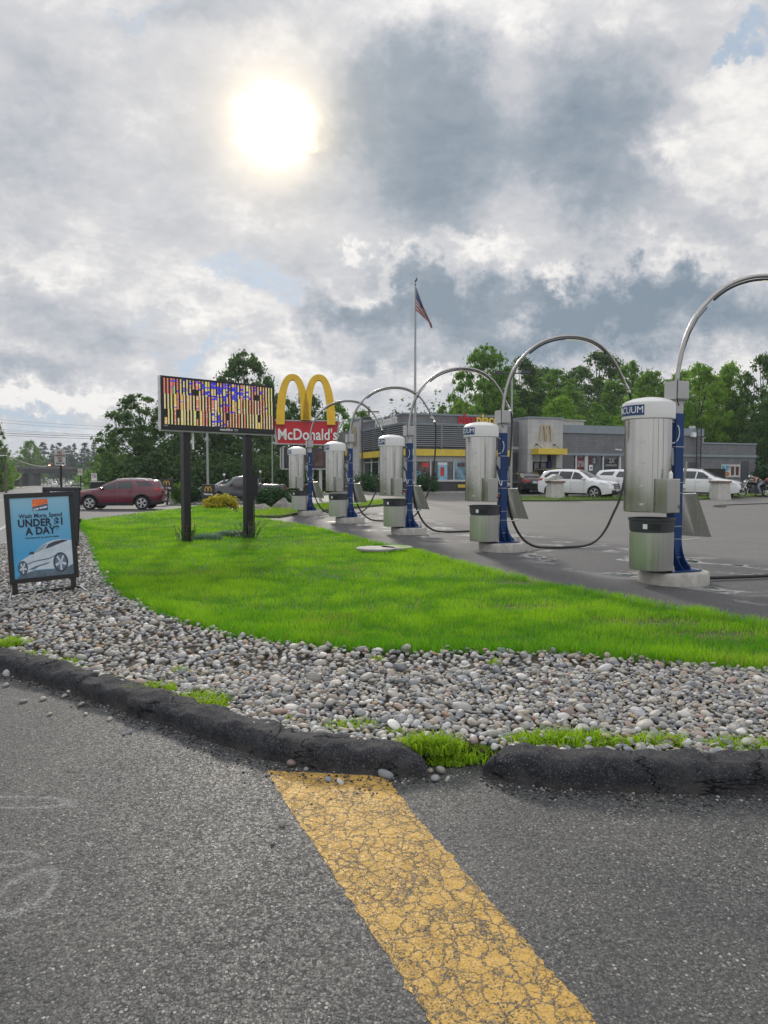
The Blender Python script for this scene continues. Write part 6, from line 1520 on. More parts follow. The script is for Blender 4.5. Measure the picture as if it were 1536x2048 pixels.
for q in (.28, .78):
    x = ug+(ut-ug)*q; MB().tube([(x, -1.0, zB(899,11)+.02), (x-.12, -.75, zB(893,11)), (x-.18, -.6, zB(891,11))], .02, 6).box(x-.26, x-.12, -.66, -.5, zB(892,11), zB(889,11)).build('canopy_lamp', DGREY, bt)
MB().box(ug+.42, ut-.55, .3, .34, -.3, dz1).build('entrance_glass', WG, bt); xm_ = (ug+ut)/2
MB().box(xm_-.05, xm_+.05, .22, .296, -.3, dz1).box(ug+.42, ug+.50, .22, .296, -.3, dz1).box(ug+.9, ug+.97, .22, .296, -.3, zB(926,11)).box(ug+.42, ut-.55, .24, .296, zB(926,11), zB(924,11)).build('entrance_frame', DARKB, bt)
MB().box(ut-.90, ut-.60, .20, .215, -.3, zB(920,11)).build('blue_banner', mat('banner blue', (.03,.05,.22), .5), bt)
MB().box(ug+.52, ut-.95, .22, .236, zB(923,11), dz1-.03).build('transom', PALEB, bt)
# right wing
zr = zB(850, ut); zr2 = zB(866, ut); zs0 = zB(910.5, ut); zs1 = zB(905.5, ut)
MB().box(ut, ur, .0, DEP, zs0, zr2).build('wing_wall', BRG, bt); MB().box(ut, ur+.05, -.10, DEP, zr2+.002, zr).build('parapet', BAND, bt)
MB().box(ut, ua+.06, -.08, -.003, zs0, zs1).build('stripe', BAND, bt)
uw = uB(1241)
MB().box(uw, ur, .0, DEP, -.4, zs0).box(ut, uw, .3, .5, -.4, zB(965, 14)).build('wing_base', BRG, bt)
wc = [ut+.05, uB(1152), uB(1174), uB(1206), uB(1238)]
for i in range(len(wc)-1):
    g_ = MB().box(wc[i]+.06, wc[i+1]-.06, .12, .15, zB(966, 14), zs0).build('window', WG, bt)
    wm = .22 if i in (2,) else .06
    MB().box(wc[i]-wm, wc[i]+.06, .02, .16, -.3, zs0).build('window_frame', MULL, g_)
MB().box(uw-.16, uw-.01, -.01, .16, -.3, zs0).build('pilaster', MULL, bt)
def wp2(p0, p1, y0, y1, m, yy=.11): return MB().box(uB(p0), uB(p1), yy-.004, yy, zB(y1, uB(p0)), zB(y0, uB(p0))).build('window_poster', m, bt)
wp2(1154, 1172, 915, 941, mat('poster deep red', (.13,.012,.018), .4)); wp2(1179, 1183, 912, 930, MATS['poster deep red']); wp2(1209, 1236, 918, 955, mat('poster black', (.02,.02,.022), .4)); wp2(1177.5, 1184.5, 930, 941, WHITE, .015); wp2(1180, 1183, 934, 938, NAVY, .008)
def wtx(s_, px_, py_, sz, m, yy=.100):
    u_ = uB(px_); t_ = text_mb(s_, sz, .004, .004, sx=.85); xf(t_, Matrix.Translation((u_, yy, zB(py_, u_))) @ VERT); return t_.build('lettering', m, bt)
wtx('FRIES', 1162.5, 925, .30, PALEB); wtx('$1.00', 1162.5, 931, .34, PALEB); wtx('3', 1189, 922, .55, PALEB, .10); wtx('2X', 1224, 922, .50, PALEB); wtx('POINTS DAYS', 1223, 931, .20, PALEB)
MB().tube([(uB(1189)+.30*math.cos(a*.3), .10, zB(922, uB(1189))+.30*math.sin(a*.3)) for a in range(22)], .02, 4).build('window_ring', DARKB, bt)
MB().box(uB(1228), uB(1234), -.12, -.02, zB(900,16), zB(897.5,16)).box(uB(1236), uB(1240), -.12, -.02, zB(900.5,16), zB(898,16)).build('flood_lamp', WHITE, bt)
# low annex, its door and poster; ladder; roof gear
za = zB(885.5, ur); MB().box(ur, ua, .02, DEP, -.4, za-.1).build('annex', BRG, bt); MB().box(ur, ua+.06, -.04, DEP, za-.098, za+.02).build('annex_coping', BAND, bt)
MB().box(uB(1481.5), uB(1496), -.02, .015, -.3, zB(922, 30)).build('back_door', mat('grey steel door', (.07,.075,.08), .5), bt)
pz0, pz1 = zB(954.5, 29), zB(929, 29); pu0, pu1 = uB(1440), uB(1477.5)
wpn = MB().box(pu0, pu1, -.08, -.02, pz0, pz1).build('wall_poster', mat('poster pale', (.55,.55,.52), .5, 0, .1, 3), bt)
pu = lambda a: pu0+(pu1-pu0)*a; pz = lambda a: pz0+(pz1-pz0)*a
MB().box(pu(.03), pu(.42), -.086, -.081, pz(.48), pz(.95)).build('poster_patch', mat('poster aqua', (.22,.55,.62), .5, 0, .2, 4), wpn)
for q, w__ in ((.60, .14), (.85, .14)): MB().prism([(pu(q-.10), pz(.85)), (pu(q+.09), pz(.85)), (pu(q+.07), pz(.15)), (pu(q-.08), pz(.15))], .081, .086, VERT).build('drink_cup', mat('cola brown', (.09,.035,.022), .4, 0, .5, 6), wpn)
MB().prism([(pu(.26+.17*math.cos(a*.35)), pz(.25+.20*math.sin(a*.35))) for a in range(18)], .081, .085, VERT).build('food_picture', mat('bun brown', (.42,.19,.07), .6, 0, .5, 8), wpn)
for s_, a_, b_, sz in (('Sip Sip!', .22, .80, .34), ('Hooray', .20, .60, .22)):
    t_ = text_mb(s_, sz, .002, .004, sx=.8); xf(t_, Matrix.Translation((pu(a_), -.088, pz(b_))) @ VERT); t_.build('lettering', NAVY, wpn)
MB().tube([(pu(.43)+.09*math.cos(a*.4), -.085, pz(.78)+.09*math.sin(a*.4)) for a in range(17)], .02, 4).build('round_mark', RED, wpn)
ld_ = MB(); l0, l1 = uB(1385.5), uB(1394)
for x in (l0, l1): ld_.box(x-.03, x+.03, -.35, -.29, zB(935, 26), zB(862, 26)+.4)
for i in range(12): ld_.box(l0+.03, l1-.03, -.335, -.305, zB(935, 26)+.1+i*.27, zB(935, 26)+.13+i*.27)
ld_.build('ladder', DARKB, bt); MB().box(uB(1377), uB(1383), -.4, -.05, zB(875, 26), zB(866, 26)).build('meter_box', WHITE, bt); MB().box(uB(1384), uB(1390), .1, .5, zB(866, 26)+.02, zB(857, 26)+.2).build('vent_box', PALEB, bt)
MB().box(uB(1376), uB(1396), -.01, -.003, -.3, zB(925, 26)).build('service_door', MATS['grey steel door'], bt)
MB().box(uB(1150), uB(1215), 3.2, 5.5, zr, zr+.62).box(uB(1147), uB(1219), 3.1, 5.6, zr+.62, zr+.70).build('roof_unit', mat('beige unit', (.42,.40,.36), .7), bt, bev=.02)
MB().cyl((uB(1439), 2, za), (uB(1439), 2, za+.5), .09, 10).box(uB(1439)-.3, uB(1439)+.3, 1.9, 2.1, za+.5, za+.56).build('roof_vent', GALV, bt)
MB().box(.3, u1-.2, .3, v1-.2, zt-.5, zt-.4).box(ut, ur, .3, DEP-.3, zr-.4, zr-.3).build('roof', mat('roof membrane', (.25,.25,.25), .9), bt)
# fence of the bin yard
l_ = place(1430, 55.5); f = thing('bin_enclosure', 'dark brown bin enclosure left of the wall poster', 'enclosure', l_, th); f_ = MB()
for i in range(7): f_.box(-1.1+i*.30, -.83+i*.30, -.03, .03, 0, 1.75)
f_.build('boards', mat('dark stained boards', (.022,.018,.017), .8), f)

# ------------------------------------------------------------------ planted islands and kerbs
MULCH = mat('mulch', (.055,.040,.030), .95, 0, .3, 12, .5, 30)
def island(poly, name='verge', z=.09, m=GRASSG, n=900, hh=.12, lab='short verge grass', tint=.6, wd=.03, matl=None):
    sheet(name, poly, z, m, .8, .15)
    if n:
        P = np.array(poly); Q = []
        while len(Q) < n:
            q = np.stack([rng.uniform(P[:,0].min(), P[:,0].max(), 4000), rng.uniform(P[:,1].min(), P[:,1].max(), 4000)], 1); q = q[inpoly(q, poly)]; Q += q.tolist()
        Q = np.array(Q[:n]); z_ = np.array([T(a, b) for a, b in Q])+z-.01
        o = blades('verge_grass', Q, z_, hh*rng.uniform(.5, 1.2, n)*(1+.6*vnoise(Q, 1.5, 3)), np.full(n, wd), .8, np.clip(tint+rng.normal(0, .25, n), 0, 1), matl or M_TALL); tag(o, lab, 'grass', kind='stuff')
island(px2w([(492,1036),(560,1036),(600,1029),(680,1020),(790,1010),(852,1004),(852,999),(790,1003),(680,1010),(600,1015),(540,1016),(492,1020),(466,1022)]), n=6000, hh=.16, lab='rough green verge behind the far vacuums', tint=.3, matl=M_WEED, wd=.02)
island(px2w([(1030,1003),(1100,1003),(1250,1001),(1400,1000),(1536,993),(1800,981),(1800,976),(1536,987),(1400,993),(1250,995),(1100,996),(1030,997)]), n=7000, hh=.16, lab='ragged grass strip in front of the parked cars', tint=.5, wd=.025)
island(px2w([(255,998),(330,1000),(402,1000),(402,992),(330,990),(255,989)]), 'planting_bed', .12, MULCH, 2500, .14, 'low grass on the bed under the thank-you sign', wd=.03)
hb = [tuple((BC + Matrix.Rotation(th, 3, 'Z') @ Vector(p))[:2]) for p in ((-3.2,-2.4,0), (6.8,-2.4,0), (6.8,-.35,0), (-.35,-.35,0), (-.35,11,0), (-3.2,11,0))]
sheet('planting_bed', hb, .10, MULCH, .8, .16)
def edging(name, pts, m, w__=.15, h=.15):
    P = [Vector((x, y, T(x, y))) for x, y in dens(pts, 1.0, False)]; mb = MB(); vs = []
    for i, p in enumerate(P):
        tg = (P[min(i+1, len(P)-1)]-P[max(i-1, 0)]).normalized(); n_ = Vector((-tg.y, tg.x, 0))
        vs += [p+n_*w__/2+Vector((0,0,-.05)), p+n_*w__/2+Vector((0,0,h)), p-n_*w__/2+Vector((0,0,h)), p-n_*w__/2+Vector((0,0,-.05))]
    mb.add(vs, [(4*i+j, 4*i+4+j, 4*i+4+(j+1)%4, 4*i+(j+1)%4) for i in range(len(P)-1) for j in range(4)]); o = mb.build(name, m); o['kind'] = 'structure'
KC = mat('pale kerb concrete', (.33,.32,.30), .85, 0, .15, 3)
edging('kerb', [hb[5], hb[0], hb[1], hb[2]], KC); edging('kerb', px2w([(235,1003),(330,1004.5),(410,1004.5)]), mat('granite kerb', (.16,.155,.15), .85), .2, .22)
edging('kerb', [cl(-13.2, 62), cl(-13.2, 330)], KC, .3, .15)

# ------------------------------------------------------------------ foliage
def crown_mesh(name, clumps, nl, ls, seed, up=.3):
    """leaf-sized faces spread over uneven clumps; clumps: list of (x,y,z,rx,ry,rz)"""
    r_ = np.random.default_rng(seed); vol = np.array([c[3]*c[4]+c[4]*c[5] for c in clumps]); vol = vol/vol.sum()
    n = nl; ci = r_.choice(len(clumps), n, p=vol); C_ = np.array(clumps)[ci]
    d_ = r_.normal(0, 1, (n, 3)); d_ /= np.linalg.norm(d_, axis=1)[:, None]
    rad = np.clip(np.abs(r_.normal(0, .55, n)+.35), 0, 1.25)*(1+.22*np.sin(d_[:, 0]*7+C_[:, 0]*3)*np.cos(d_[:, 2]*6+C_[:, 1]*2))
    P = C_[:, :3]+d_*C_[:, 3:]*rad[:, None]
    nrm_ = d_+r_.normal(0, .75, (n, 3)); nrm_[:, 2] += up; nrm_ /= np.linalg.norm(nrm_, axis=1)[:, None]
    a = np.cross(nrm_, r_.normal(0, 1, (n, 3))); a /= np.linalg.norm(a, axis=1)[:, None]; b = np.cross(nrm_, a)
    s_ = ls*r_.uniform(.5, 1.4, n)
    V = np.stack([P-a*s_[:, None], P+b*s_[:, None]*.55, P+a*s_[:, None], P-b*s_[:, None]*.55], 1)
    tint = np.clip(r_.uniform(.0, 1, len(clumps))[ci]*.55+r_.uniform(0, .6, n), 0, 1)
    cols = np.zeros((n, 4, 3)); cols[:, :, 0] = tint[:, None]
    return V.reshape(-1, 3), (np.arange(n)[:, None]*4+[0, 1, 2, 3]), cols.reshape(-1, 3)
L_DARK = mat_leaf('dark leaves', (.050,.104,.038), (.105,.170,.058), .45); L_MID = mat_leaf('mid leaves', (.085,.180,.038), (.17,.28,.06), .50); L_BRI = mat_leaf('bright leaves', (.12,.23,.036), (.22,.33,.06), .52)
L_PINE = mat_leaf('pine needles', (.030,.062,.045), (.050,.090,.060), .3); L_GOLD = mat_leaf('golden thuja', (.24,.25,.015), (.55,.42,.03), .35); L_SHRUB = mat_leaf('dark shrub', (.020,.060,.020), (.040,.10,.030), .2)
BARK = mat('bark', (.060,.050,.042), .9, 0, .3, 5, .5, 20)
def tree_proto(h, wd, seed, nl, ls, low=.12, open_=.0, k_clumps=170):
    rs = random.Random(seed); cl_ = []; 
    limbs = []
    for i in range(k_clumps):
        t_ = rs.uniform(low, 1); z = h*t_; prof_ = math.sin(PI*min(1, max(.06, (t_-low)/(1-low)*.86+.12)))**.7
        r_ = wd/2*prof_*rs.uniform(.25, 1)**.6; a = rs.uniform(0, 2*PI)
        s_ = wd*rs.uniform(.045, .115)*(1-.30*t_)*(1-open_*.2)
        cl_.append((r_*math.cos(a), r_*math.sin(a), z-s_*.4, s_*rs.uniform(.9,1.4), s_*rs.uniform(.9,1.4), s_*rs.uniform(.55,.95))); limbs.append((r_*math.cos(a), r_*math.sin(a), z))
    cl_.append((0, 0, h*.5, wd*.27*(1-.5*open_), wd*.27*(1-.5*open_), h*.30))
    cm = crown_mesh('crown', cl_, nl, ls, seed)
    tb = MB(); lean = rs.uniform(-.03, .03)*h
    tp = [(0,0,-.8), (lean*.2, 0, h*.25), (lean*.6, 0, h*.55), (lean, 0, h*.88)]; tb.tube(tp, [h*.024, h*.018, h*.011, h*.003], 8)
    for q in limbs[:16]:
        z0_ = q[2]*rs.uniform(.45, .75); f_ = z0_/(h*.88); b0_ = Vector((lean*f_, 0, z0_)); e_ = Vector(q)
        tb.tube([b0_, b0_.lerp(e_, .5)+Vector((0,0,h*.02)), e_], [h*.008*(1.2-f_), h*.005, h*.0015], 5)
    return cm, tb
TREES = {}
def tree(kind, label, px, D, ytop, wpx, leaf, group=None, seed=1, ybase=None, low=.12, name='tree', n=9000, ls=.16, open_=0.0):
    l_ = Vector(place(px, D)); Hh = HC+(HZ-ytop)/F*D-l_.z; Wd = wpx/F*D
    key = (kind, leaf.name, open_)
    if key not in TREES:
        cm, tb = tree_proto(10, 8, seed, n, ls, low, open_)
        r0 = bpy.data.objects.new(name, None); C.objects.link(r0)
        npmesh('crown', cm[0], cm[1], leaf, cm[2], r0); tb.build('trunk', BARK, r0, True); TREES[key] = r0; o = r0
    else: o = copy_tree(TREES[key])
    o.name = name; o.location = l_; o.scale = (Wd/8, Wd/8, Hh/10); o.rotation_euler = (0, 0, (px*1.7) % 6.28); tag(o, label, 'tree', group); return o
def pine_proto(seed, n=7000):
    rs = random.Random(seed); cl_ = []
    for i in range(130):
        t_ = rs.uniform(.15, 1); rr = 2.6*(1-t_)**.55*rs.uniform(.35, 1)+.15; a = rs.uniform(0, 6.28); s_ = .75*(1.15-t_*.6)
        cl_.append((rr*math.cos(a), rr*math.sin(a), 10*t_-.2, s_*1.25, s_*1.25, s_*.42))
    cm = crown_mesh('crown', cl_, n, .14, seed); tb = MB().tube([(0,0,-.5),(0.1,0,5),(0,0,9.8)], [.22,.15,.03], 8)
    for c in cl_[:26]: tb.tube([(0,0,c[2]-.1), (c[0],c[1],c[2])], [.05,.015], 4)
    return cm, tb
def pine(label, px, D, ytop, wpx, seed=1, group='tall pines beyond the bridge', leaf=None):
    l_ = Vector(place(px, D)); Hh = HC+(HZ-ytop)/F*D-l_.z; Wd = wpx/F*D; key = ('pine', seed)
    if key not in TREES:
        cm, tb = pine_proto(seed); r0 = bpy.data.objects.new('pine_tree', None); C.objects.link(r0)
        npmesh('crown', cm[0], cm[1], L_PINE, cm[2], r0); tb.build('trunk', BARK, r0, True); TREES[key] = r0; o = r0
    else: o = copy_tree(TREES[key])
    o.name = 'pine_tree'; o.location = l_; o.scale = (Wd/5.6, Wd/5.6, Hh/10); o.rotation_euler = (0, 0, px % 6.28); tag(o, label, 'pine tree', group); return o
GW, GL = 'woods on the slope behind the restaurant', 'dark trees behind the message board'
W_ = [('a', 'tall airy tree with sky showing through, left end of the woods behind the restaurant', 968, 78, 692, 150, L_MID, GW, 11, .18, .4),
      ('b', 'dark tree rising behind the twin-headed lamp post', 1040, 84, 716, 120, L_DARK, GW, 12, .1, 0),
      ('c', 'rounded mid green tree above the white tower', 1110, 92, 742, 150, L_MID, GW, 13, .05, 0),
      ('b', 'dark domed tree at the highest point inside the second arch', 1195, 98, 706, 160, L_DARK, GW, 12, .1, 0),
      ('c', 'mid green tree just left of the hose end of the second arch', 1255, 88, 726, 130, L_MID, GW, 13, .05, 0),
      ('a2', 'green tree between the nearest hood and the second arch', 1300, 80, 742, 120, L_MID, GW, 15, .05, 0),
      ('d', 'bright green tree right of the nearest junction box', 1395, 74, 728, 125, L_BRI, GW, 14, .05, 0),
      ('d', 'tall bright green tree left of the dark right-hand corner trees', 1452, 76, 726, 110, L_BRI, GW, 14, .05, 0),
      ('b', 'very dark tree filling the right edge of the photo', 1520, 72, 712, 130, L_DARK, GW, 12, .1, 0),
      ('a2', 'mid green tree half cut by the right edge', 1590, 80, 716, 150, L_MID, GW, 15, .05, 0),
      ('d', 'light green low tree above the playplace lettering', 925, 70, 800, 90, L_BRI, GW, 14, .05, 0),
      ('d', 'light green shrubby tree behind the tower roof', 1120, 68, 792, 110, L_BRI, GW, 14, .05, 0),
      ('c', 'light shrubby tree over the roof unit', 1190, 70, 806, 90, L_MID, GW, 13, .05, 0),
      ('d', 'light green shrubby tree behind the nearest hood', 1262, 70, 790, 90, L_BRI, GW, 14, .05, 0),
      ('c', 'low green tree left of the flagpole above the roof', 885, 74, 812, 60, L_MID, GW, 13, .05, 0),
      ('b', 'dark low tree at the right end of the annex', 1545, 66, 790, 130, L_DARK, GW, 12, .1, 0),
      ('b', 'dark tree behind the annex roof', 1440, 84, 760, 130, L_DARK, GW, 12, .1, 0),
      ('b', 'dark tree deep in the woods behind the second hood', 1000, 90, 740, 130, L_DARK, GW, 12, .1, 0),
      ('b', 'dark tree deep in the woods behind the tower', 1080, 104, 738, 150, L_DARK, GW, 12, .1, 0),
      ('b', 'dark tree deep in the woods behind the roof unit', 1160, 110, 736, 150, L_DARK, GW, 12, .1, 0),
      ('b', 'dark tree deep in the woods left of the nearest station', 1290, 104, 752, 150, L_DARK, GW, 12, .1, 0),
      ('a2', 'mid green tree deep in the woods right of the nearest post', 1370, 100, 742, 150, L_MID, GW, 15, .05, 0),
      # left cluster
      ('e', 'dark broad tree leaning left of the message board', 282, 66, 788, 165, L_DARK, GL, 16, .08, .25),
      ('b', 'dark tree directly behind the left half of the message board', 352, 70, 800, 150, L_DARK, GL, 12, .1, 0),
      ('a', 'tall airy tree rising above the right corner of the message board', 492, 78, 704, 150, L_DARK, GL, 11, .18, .4),
      ('b', 'dark tree filling the gap between the board posts', 430, 72, 812, 150, L_DARK, GL, 12, .1, 0),
      ('e', 'dark leafy tree between the message board and the red pole sign', 560, 72, 790, 120, L_DARK, GL, 16, .08, .5),
      ('b', 'dark tree seen through the yellow arches', 612, 74, 782, 110, L_DARK, GL, 12, .1, 0),
      ('c', 'green tree just right of the yellow arches', 672, 78, 806, 110, L_MID, GL, 13, .05, 0),
      ('a2', 'green tree between the pole sign and the restaurant', 722, 82, 822, 90, L_MID, GL, 15, .05, 0),
      ('e', 'thin tree crown peeping over the restaurant parapet', 790, 80, 822, 60, L_DARK, GL, 16, .08, .5),
      ('c', 'green bush-like tree left of the dark tree group near the street', 232, 72, 884, 70, L_MID, GL, 13, .05, 0),
      ('c', 'low green tree beside the street behind the no-left-turn sign', 205, 98, 905, 60, L_MID, GL, 13, .05, 0),
      ('e', 'dark conifer-like tree cut by the left edge above the street', -25, 95, 822, 76, L_DARK, None, 16, .08, .5),
      ('c', 'green roadside tree at the far left of the street', 2, 150, 880, 56, L_MID, None, 13, .05, 0),
      ('a2', 'green roadside tree left of the bridge', 62, 275, 881, 60, L_MID, None, 15, .05, 0),
      ('d', 'light green tree low on the left bank of the street', 5, 105, 920, 60, L_BRI, None, 14, .05, 0)]
for kd, lb, px_, D_, yt, wp, lf, gp, sd, lw, op in W_: tree(kd, lb, px_, D_, yt, wp, lf, gp, sd, low=lw, open_=op, n=22000, ls=.135)
for i, (px_, D_, yt, wp) in enumerate([(88,330,884,42),(108,350,888,30),(120,345,884,34),(140,360,890,26),(150,340,886,30),(172,335,884,40),(190,350,883,26),(205,345,888,26),(220,330,886,30),(75,310,892,30),(132,370,893,30)]):
    pine(['broad dark pine at the left end of the pine row', 'slender pine left of the parking sign', 'dark pine directly behind the parking sign', 'ragged thin pine just right of the parking sign', 'dark leaning pine second to the right of the parking sign', 'broad dense pine in the middle right of the pine row', 'open pine right of the broad dense one', 'small pine above the no-left-turn sign', 'pine partly hidden by the dark tree near the street', 'small pine next to the leafy trees left of the bridge', 'low distant pine over the bridge centre'][i], px_, D_, yt, wp, seed=21+i % 3)
# undergrowth masses
def hedge(name, label, cat, pts, hh, wd, leaf, n, ls, D_kind='thing', seed=4, group=None):
    rs = random.Random(seed); cl_ = []; P = dens(pts, .5*wd, False); x0, y0 = P[0]; z0 = T(x0, y0)
    for x, y in P:
        for q in range(2):
            s_ = wd*rs.uniform(.42, .62); cl_.append((x-x0+rs.uniform(-.2,.2)*wd, y-y0+rs.uniform(-.2,.2)*wd, T(x, y)-z0+hh*rs.uniform(.35, .62), s_, s_, hh*rs.uniform(.38, .52)))
    cm = crown_mesh(name, cl_, n, ls, seed); o = npmesh(name, cm[0], cm[1], leaf, cm[2]); o.location = (x0, y0, z0)
    tag(o, label, cat, group, 'stuff' if D_kind == 'stuff' else None); return o
def wl(lst): return [(place(p, D_)[0], D_) for p, D_ in lst]
hedge('undergrowth', 'dark undergrowth along the foot of the trees behind the signs', 'undergrowth', wl([(225,62),(330,64),(450,66),(560,66),(700,66)]), 4.2, 4.0, L_DARK, 26000, .17, 'stuff')
hedge('undergrowth', 'dark forest edge behind the restaurant roof', 'undergrowth', wl([(860,86),(1000,84),(1200,88),(1400,84),(1640,80)]), 9.0, 7.0, L_DARK, 30000, .26, 'stuff', 5)
hedge('undergrowth', 'green thicket right of the annex', 'undergrowth', wl([(1518,62),(1640,58)]), 2.6, 3.0, L_SHRUB, 8000, .14, 'stuff', 6)
hedge('undergrowth', 'distant greenery along both sides of the bridge', 'undergrowth', wl([(-60,220),(0,235),(30,262),(60,300)]), 7, 9, L_MID, 9000, .5, 'stuff', 7)
hedge('undergrowth', 'distant greenery right of the bridge', 'undergrowth', wl([(176,170),(215,150),(260,110)]), 4.5, 6, L_MID, 9000, .35, 'stuff', 8)
hedge('undergrowth', 'far woods behind the bridge', 'undergrowth', wl([(-200,420),(60,430),(110,440),(170,430),(240,400),(420,380)]), 17, 26, L_PINE, 16000, 1.1, 'stuff', 9)
hedge('hedge', 'clipped dark hedge along the left wall of the restaurant', 'hedge', wl([(716,51.5),(740,49.5),(764,48.2)]), 1.35, 1.2, L_SHRUB, 9000, .07, seed=10)
hedge('hedge', 'dark green shrub under the restaurant window left of the flagpole hose', 'hedge', wl([(834,48.4),(870,48.6)]), 1.25, 1.3, L_SHRUB, 7000, .07, seed=11)
def bush(name, label, cat, px_, D_, ytop, wpx, leaf, n, ls, seed, flat=1.0):
    l_ = place(px_, D_); hh = HC+(HZ-ytop)/F*D_-l_[2]; wd = wpx/F*D_; rs = random.Random(seed); cl_ = [(0,0,hh*.40,wd*.40,wd*.36,hh*.50)]
    for i in range(26):
        a = rs.uniform(0, 6.28); e = rs.uniform(0.05, 1)**.8; rr = wd*.40*math.sqrt(1-e*e*.8)
        cl_.append((rr*math.cos(a), rr*math.sin(a)*.9, hh*.30+hh*.52*e, wd*.12, wd*.12, hh*.16))
    cm = crown_mesh(name, cl_, n, ls, seed); o = npmesh(name, cm[0], cm[1], leaf, cm[2]); o.location = l_; tag(o, label, cat); return o
bush('shrub', 'golden-yellow mounded shrub at the far edge of the lawn between the board posts', 'shrub', 440, 33.0, 989, 72, L_GOLD, 14000, .045, 31)
bush('shrub', 'dark green mounded juniper right of the right board post', 'shrub', 546, 33.5, 973, 78, L_SHRUB, 16000, .05, 32)
bush('shrub', 'green shrub just left of the left board post beyond the lane', 'shrub', 358, 47, 966, 34, L_MID, 9000, .06, 33)
bush('shrub', 'round green shrub between the left board post and the welcome sign', 'shrub', 386, 48, 969, 40, L_SHRUB, 9000, .06, 34)
l_ = place(347, 48); o = MB().box(-.22,.22,-.2,.2,-.2,1.05).box(-.30,.30,-.28,.28,1.052,1.2).build('stone_pillar', CONC, None); o.location = l_; tag(o, 'short pale stone pillar beside the shrub left of the left board post', 'pillar')
# rocks
def rock(label, px_, D_, ytop, wpx, seed):
    l_ = place(px_, D_); hh = HC+(HZ-ytop)/F*D_-l_[2]; wd = wpx/F*D_; V0, F0 = icos(4); V = V0.copy()
    for i, q in enumerate(V):
        nn = mn.noise((q[0]*1.3+seed, q[1]*1.3, q[2]*1.3))*.35 + mn.noise((q[0]*3.5, q[1]*3.5+seed, q[2]*3.5))*.14; V[i] = q*(1+nn)
    V[:, 2] = np.sign(V[:, 2])*np.abs(V[:, 2])**1.25
    V = V*np.array([wd/2, wd/2.6, hh*.92]); o = npmesh('boulder', V, F0, mat('boulder stone', (.24,.225,.21), .85, 0, .3, 2.5, .7, 9), smooth=True); o.location = l_; tag(o, label, 'boulder')
rock('grey angular boulder in front of the dark mounded juniper', 566, 31, 998, 50, 1.0); rock('low flat grey rock left of the angular boulder', 525, 30.6, 1008, 44, 4.0)

# ------------------------------------------------------------------ bridge, poles and wires down the street
DB = 250
bc = at(100, 940, DB); bt2 = thing('bridge', 'dark steel railway bridge crossing the street in the distance', 'bridge', (bc.x, DB, 0), R(-3))
xb = lambda px: (px-100)/F*DB; zb_ = lambda py: HC+(HZ-py)/F*DB
BRM = mat('weathered bridge steel', (.045,.042,.045), .8, 0, .3, .5)
MB().box(xb(10), xb(250), -3, 3, zb_(947), zb_(935.5)).build('girder', BRM, bt2); MB().box(xb(10), xb(250), -3.2, -2.9, zb_(938)+.0, zb_(934)).build('parapet', mat('bridge edge', (.12,.11,.11), .8, 0, .3, .4), bt2)
rl = MB(); [rl.box(xb(p)-.05, xb(p)+.05, -3.1, -3.0, zb_(934), zb_(931)) for p in range(60, 230, 5)]; rl.box(xb(55), xb(230), -3.12, -3.02, zb_(931), zb_(930.5)); rl.build('railing', BRM, bt2)
for (a, b) in ((33, 50), (64, 73), (168, 182)): MB().box(xb(a), xb(b), -2.5, 2.5, -2.2, zb_(947)-.02).build('pier', mat('bridge pier', (.10,.095,.10), .85, 0, .2, .4), bt2)
for px_, lb in ((101, 'left bright traffic lamp hanging before the bridge'), (127, 'right bright traffic lamp hanging before the bridge')):
    p = at(px_, 934, 150); o = MB().lathe([(.30,0),(.42,.1),(.42,.7),(.30,.8)], 12).build('lamp_body', mat('orange housing', (.25,.06,.02), .6), None, True)
    t = thing('hanging_lamp', lb, 'traffic lamp', p); o.parent = t; MB().lathe([(.01,-.02),(.16,-.03),(.22,.1),(.01,.16)], 10, Matrix.Translation((0,-.45,.3))).build('bulb', mat('lit lamp', (1,.9,.75), .3, emit=(1,.88,.7), es=3.0), t, True)
    if px_ == 127: MB().cyl((0,0,.8), (0,0,1.6), .03, 5).build('hanger', BLACK, t)
def upole(label, px, D, ytop, arms=True, r=.16, lampy=None):
    l_ = place(px, D); t = thing('utility_pole', label, 'utility pole', l_); h = HC+(HZ-ytop)/F*D-l_[2]
    WOOD = mat('weathered pole', (.13,.11,.095), .9, 0, .2, 3); MB().cyl((0,0,-.3), (0,0,h), r, 8, r*.7).build('pole', WOOD, t, True)
    if arms: MB().box(-1.2, 1.2, -.06, .06, h-.7, h-.55).build('crossarm', WOOD, t)
    if lampy: MB().tube([(0,0,h-1.5), (1.2,0,h-.9), (2.0,0,h-.8)], .05, 6).box(1.8, 2.8, -.15, .15, h-.9, h-.72).build('lamp_arm', GALV, t)
    return l_, h
l1_, h1p = upole('weathered utility pole at the left roadside', 12, 95, 892, False, .17)
l2_, h2p = upole('utility pole with a short arm left of the bridge pier', 42, 170, 925, True, .16)
l3_, h3p = upole('utility pole right of the far traffic near the dark trees', 202, 130, 898, False, .14)
upole('slim pole standing beneath the bridge', 87, 240, 947, False, .12); upole('second slim pole seen under the bridge', 95, 262, 946, False, .12)
upole('dark utility pole with a cross-arm behind the restaurant corner', 738, 84, 814, True, .15)
t_ = place(108, 190)
def wire(label, pts, r=.03, sag=.0):
    P = [Vector(p) for p in pts]; outp = []
    for i in range(13):
        f_ = i/12; p = P[0].lerp(P[1], f_); p.z -= sag*4*f_*(1-f_); outp.append(p)
    o = MB().tube(outp, r, 4).build('overhead_wire', mat('wire', (.05,.05,.055), .6), None); tag(o, label, 'wire', 'overhead wires'); return o
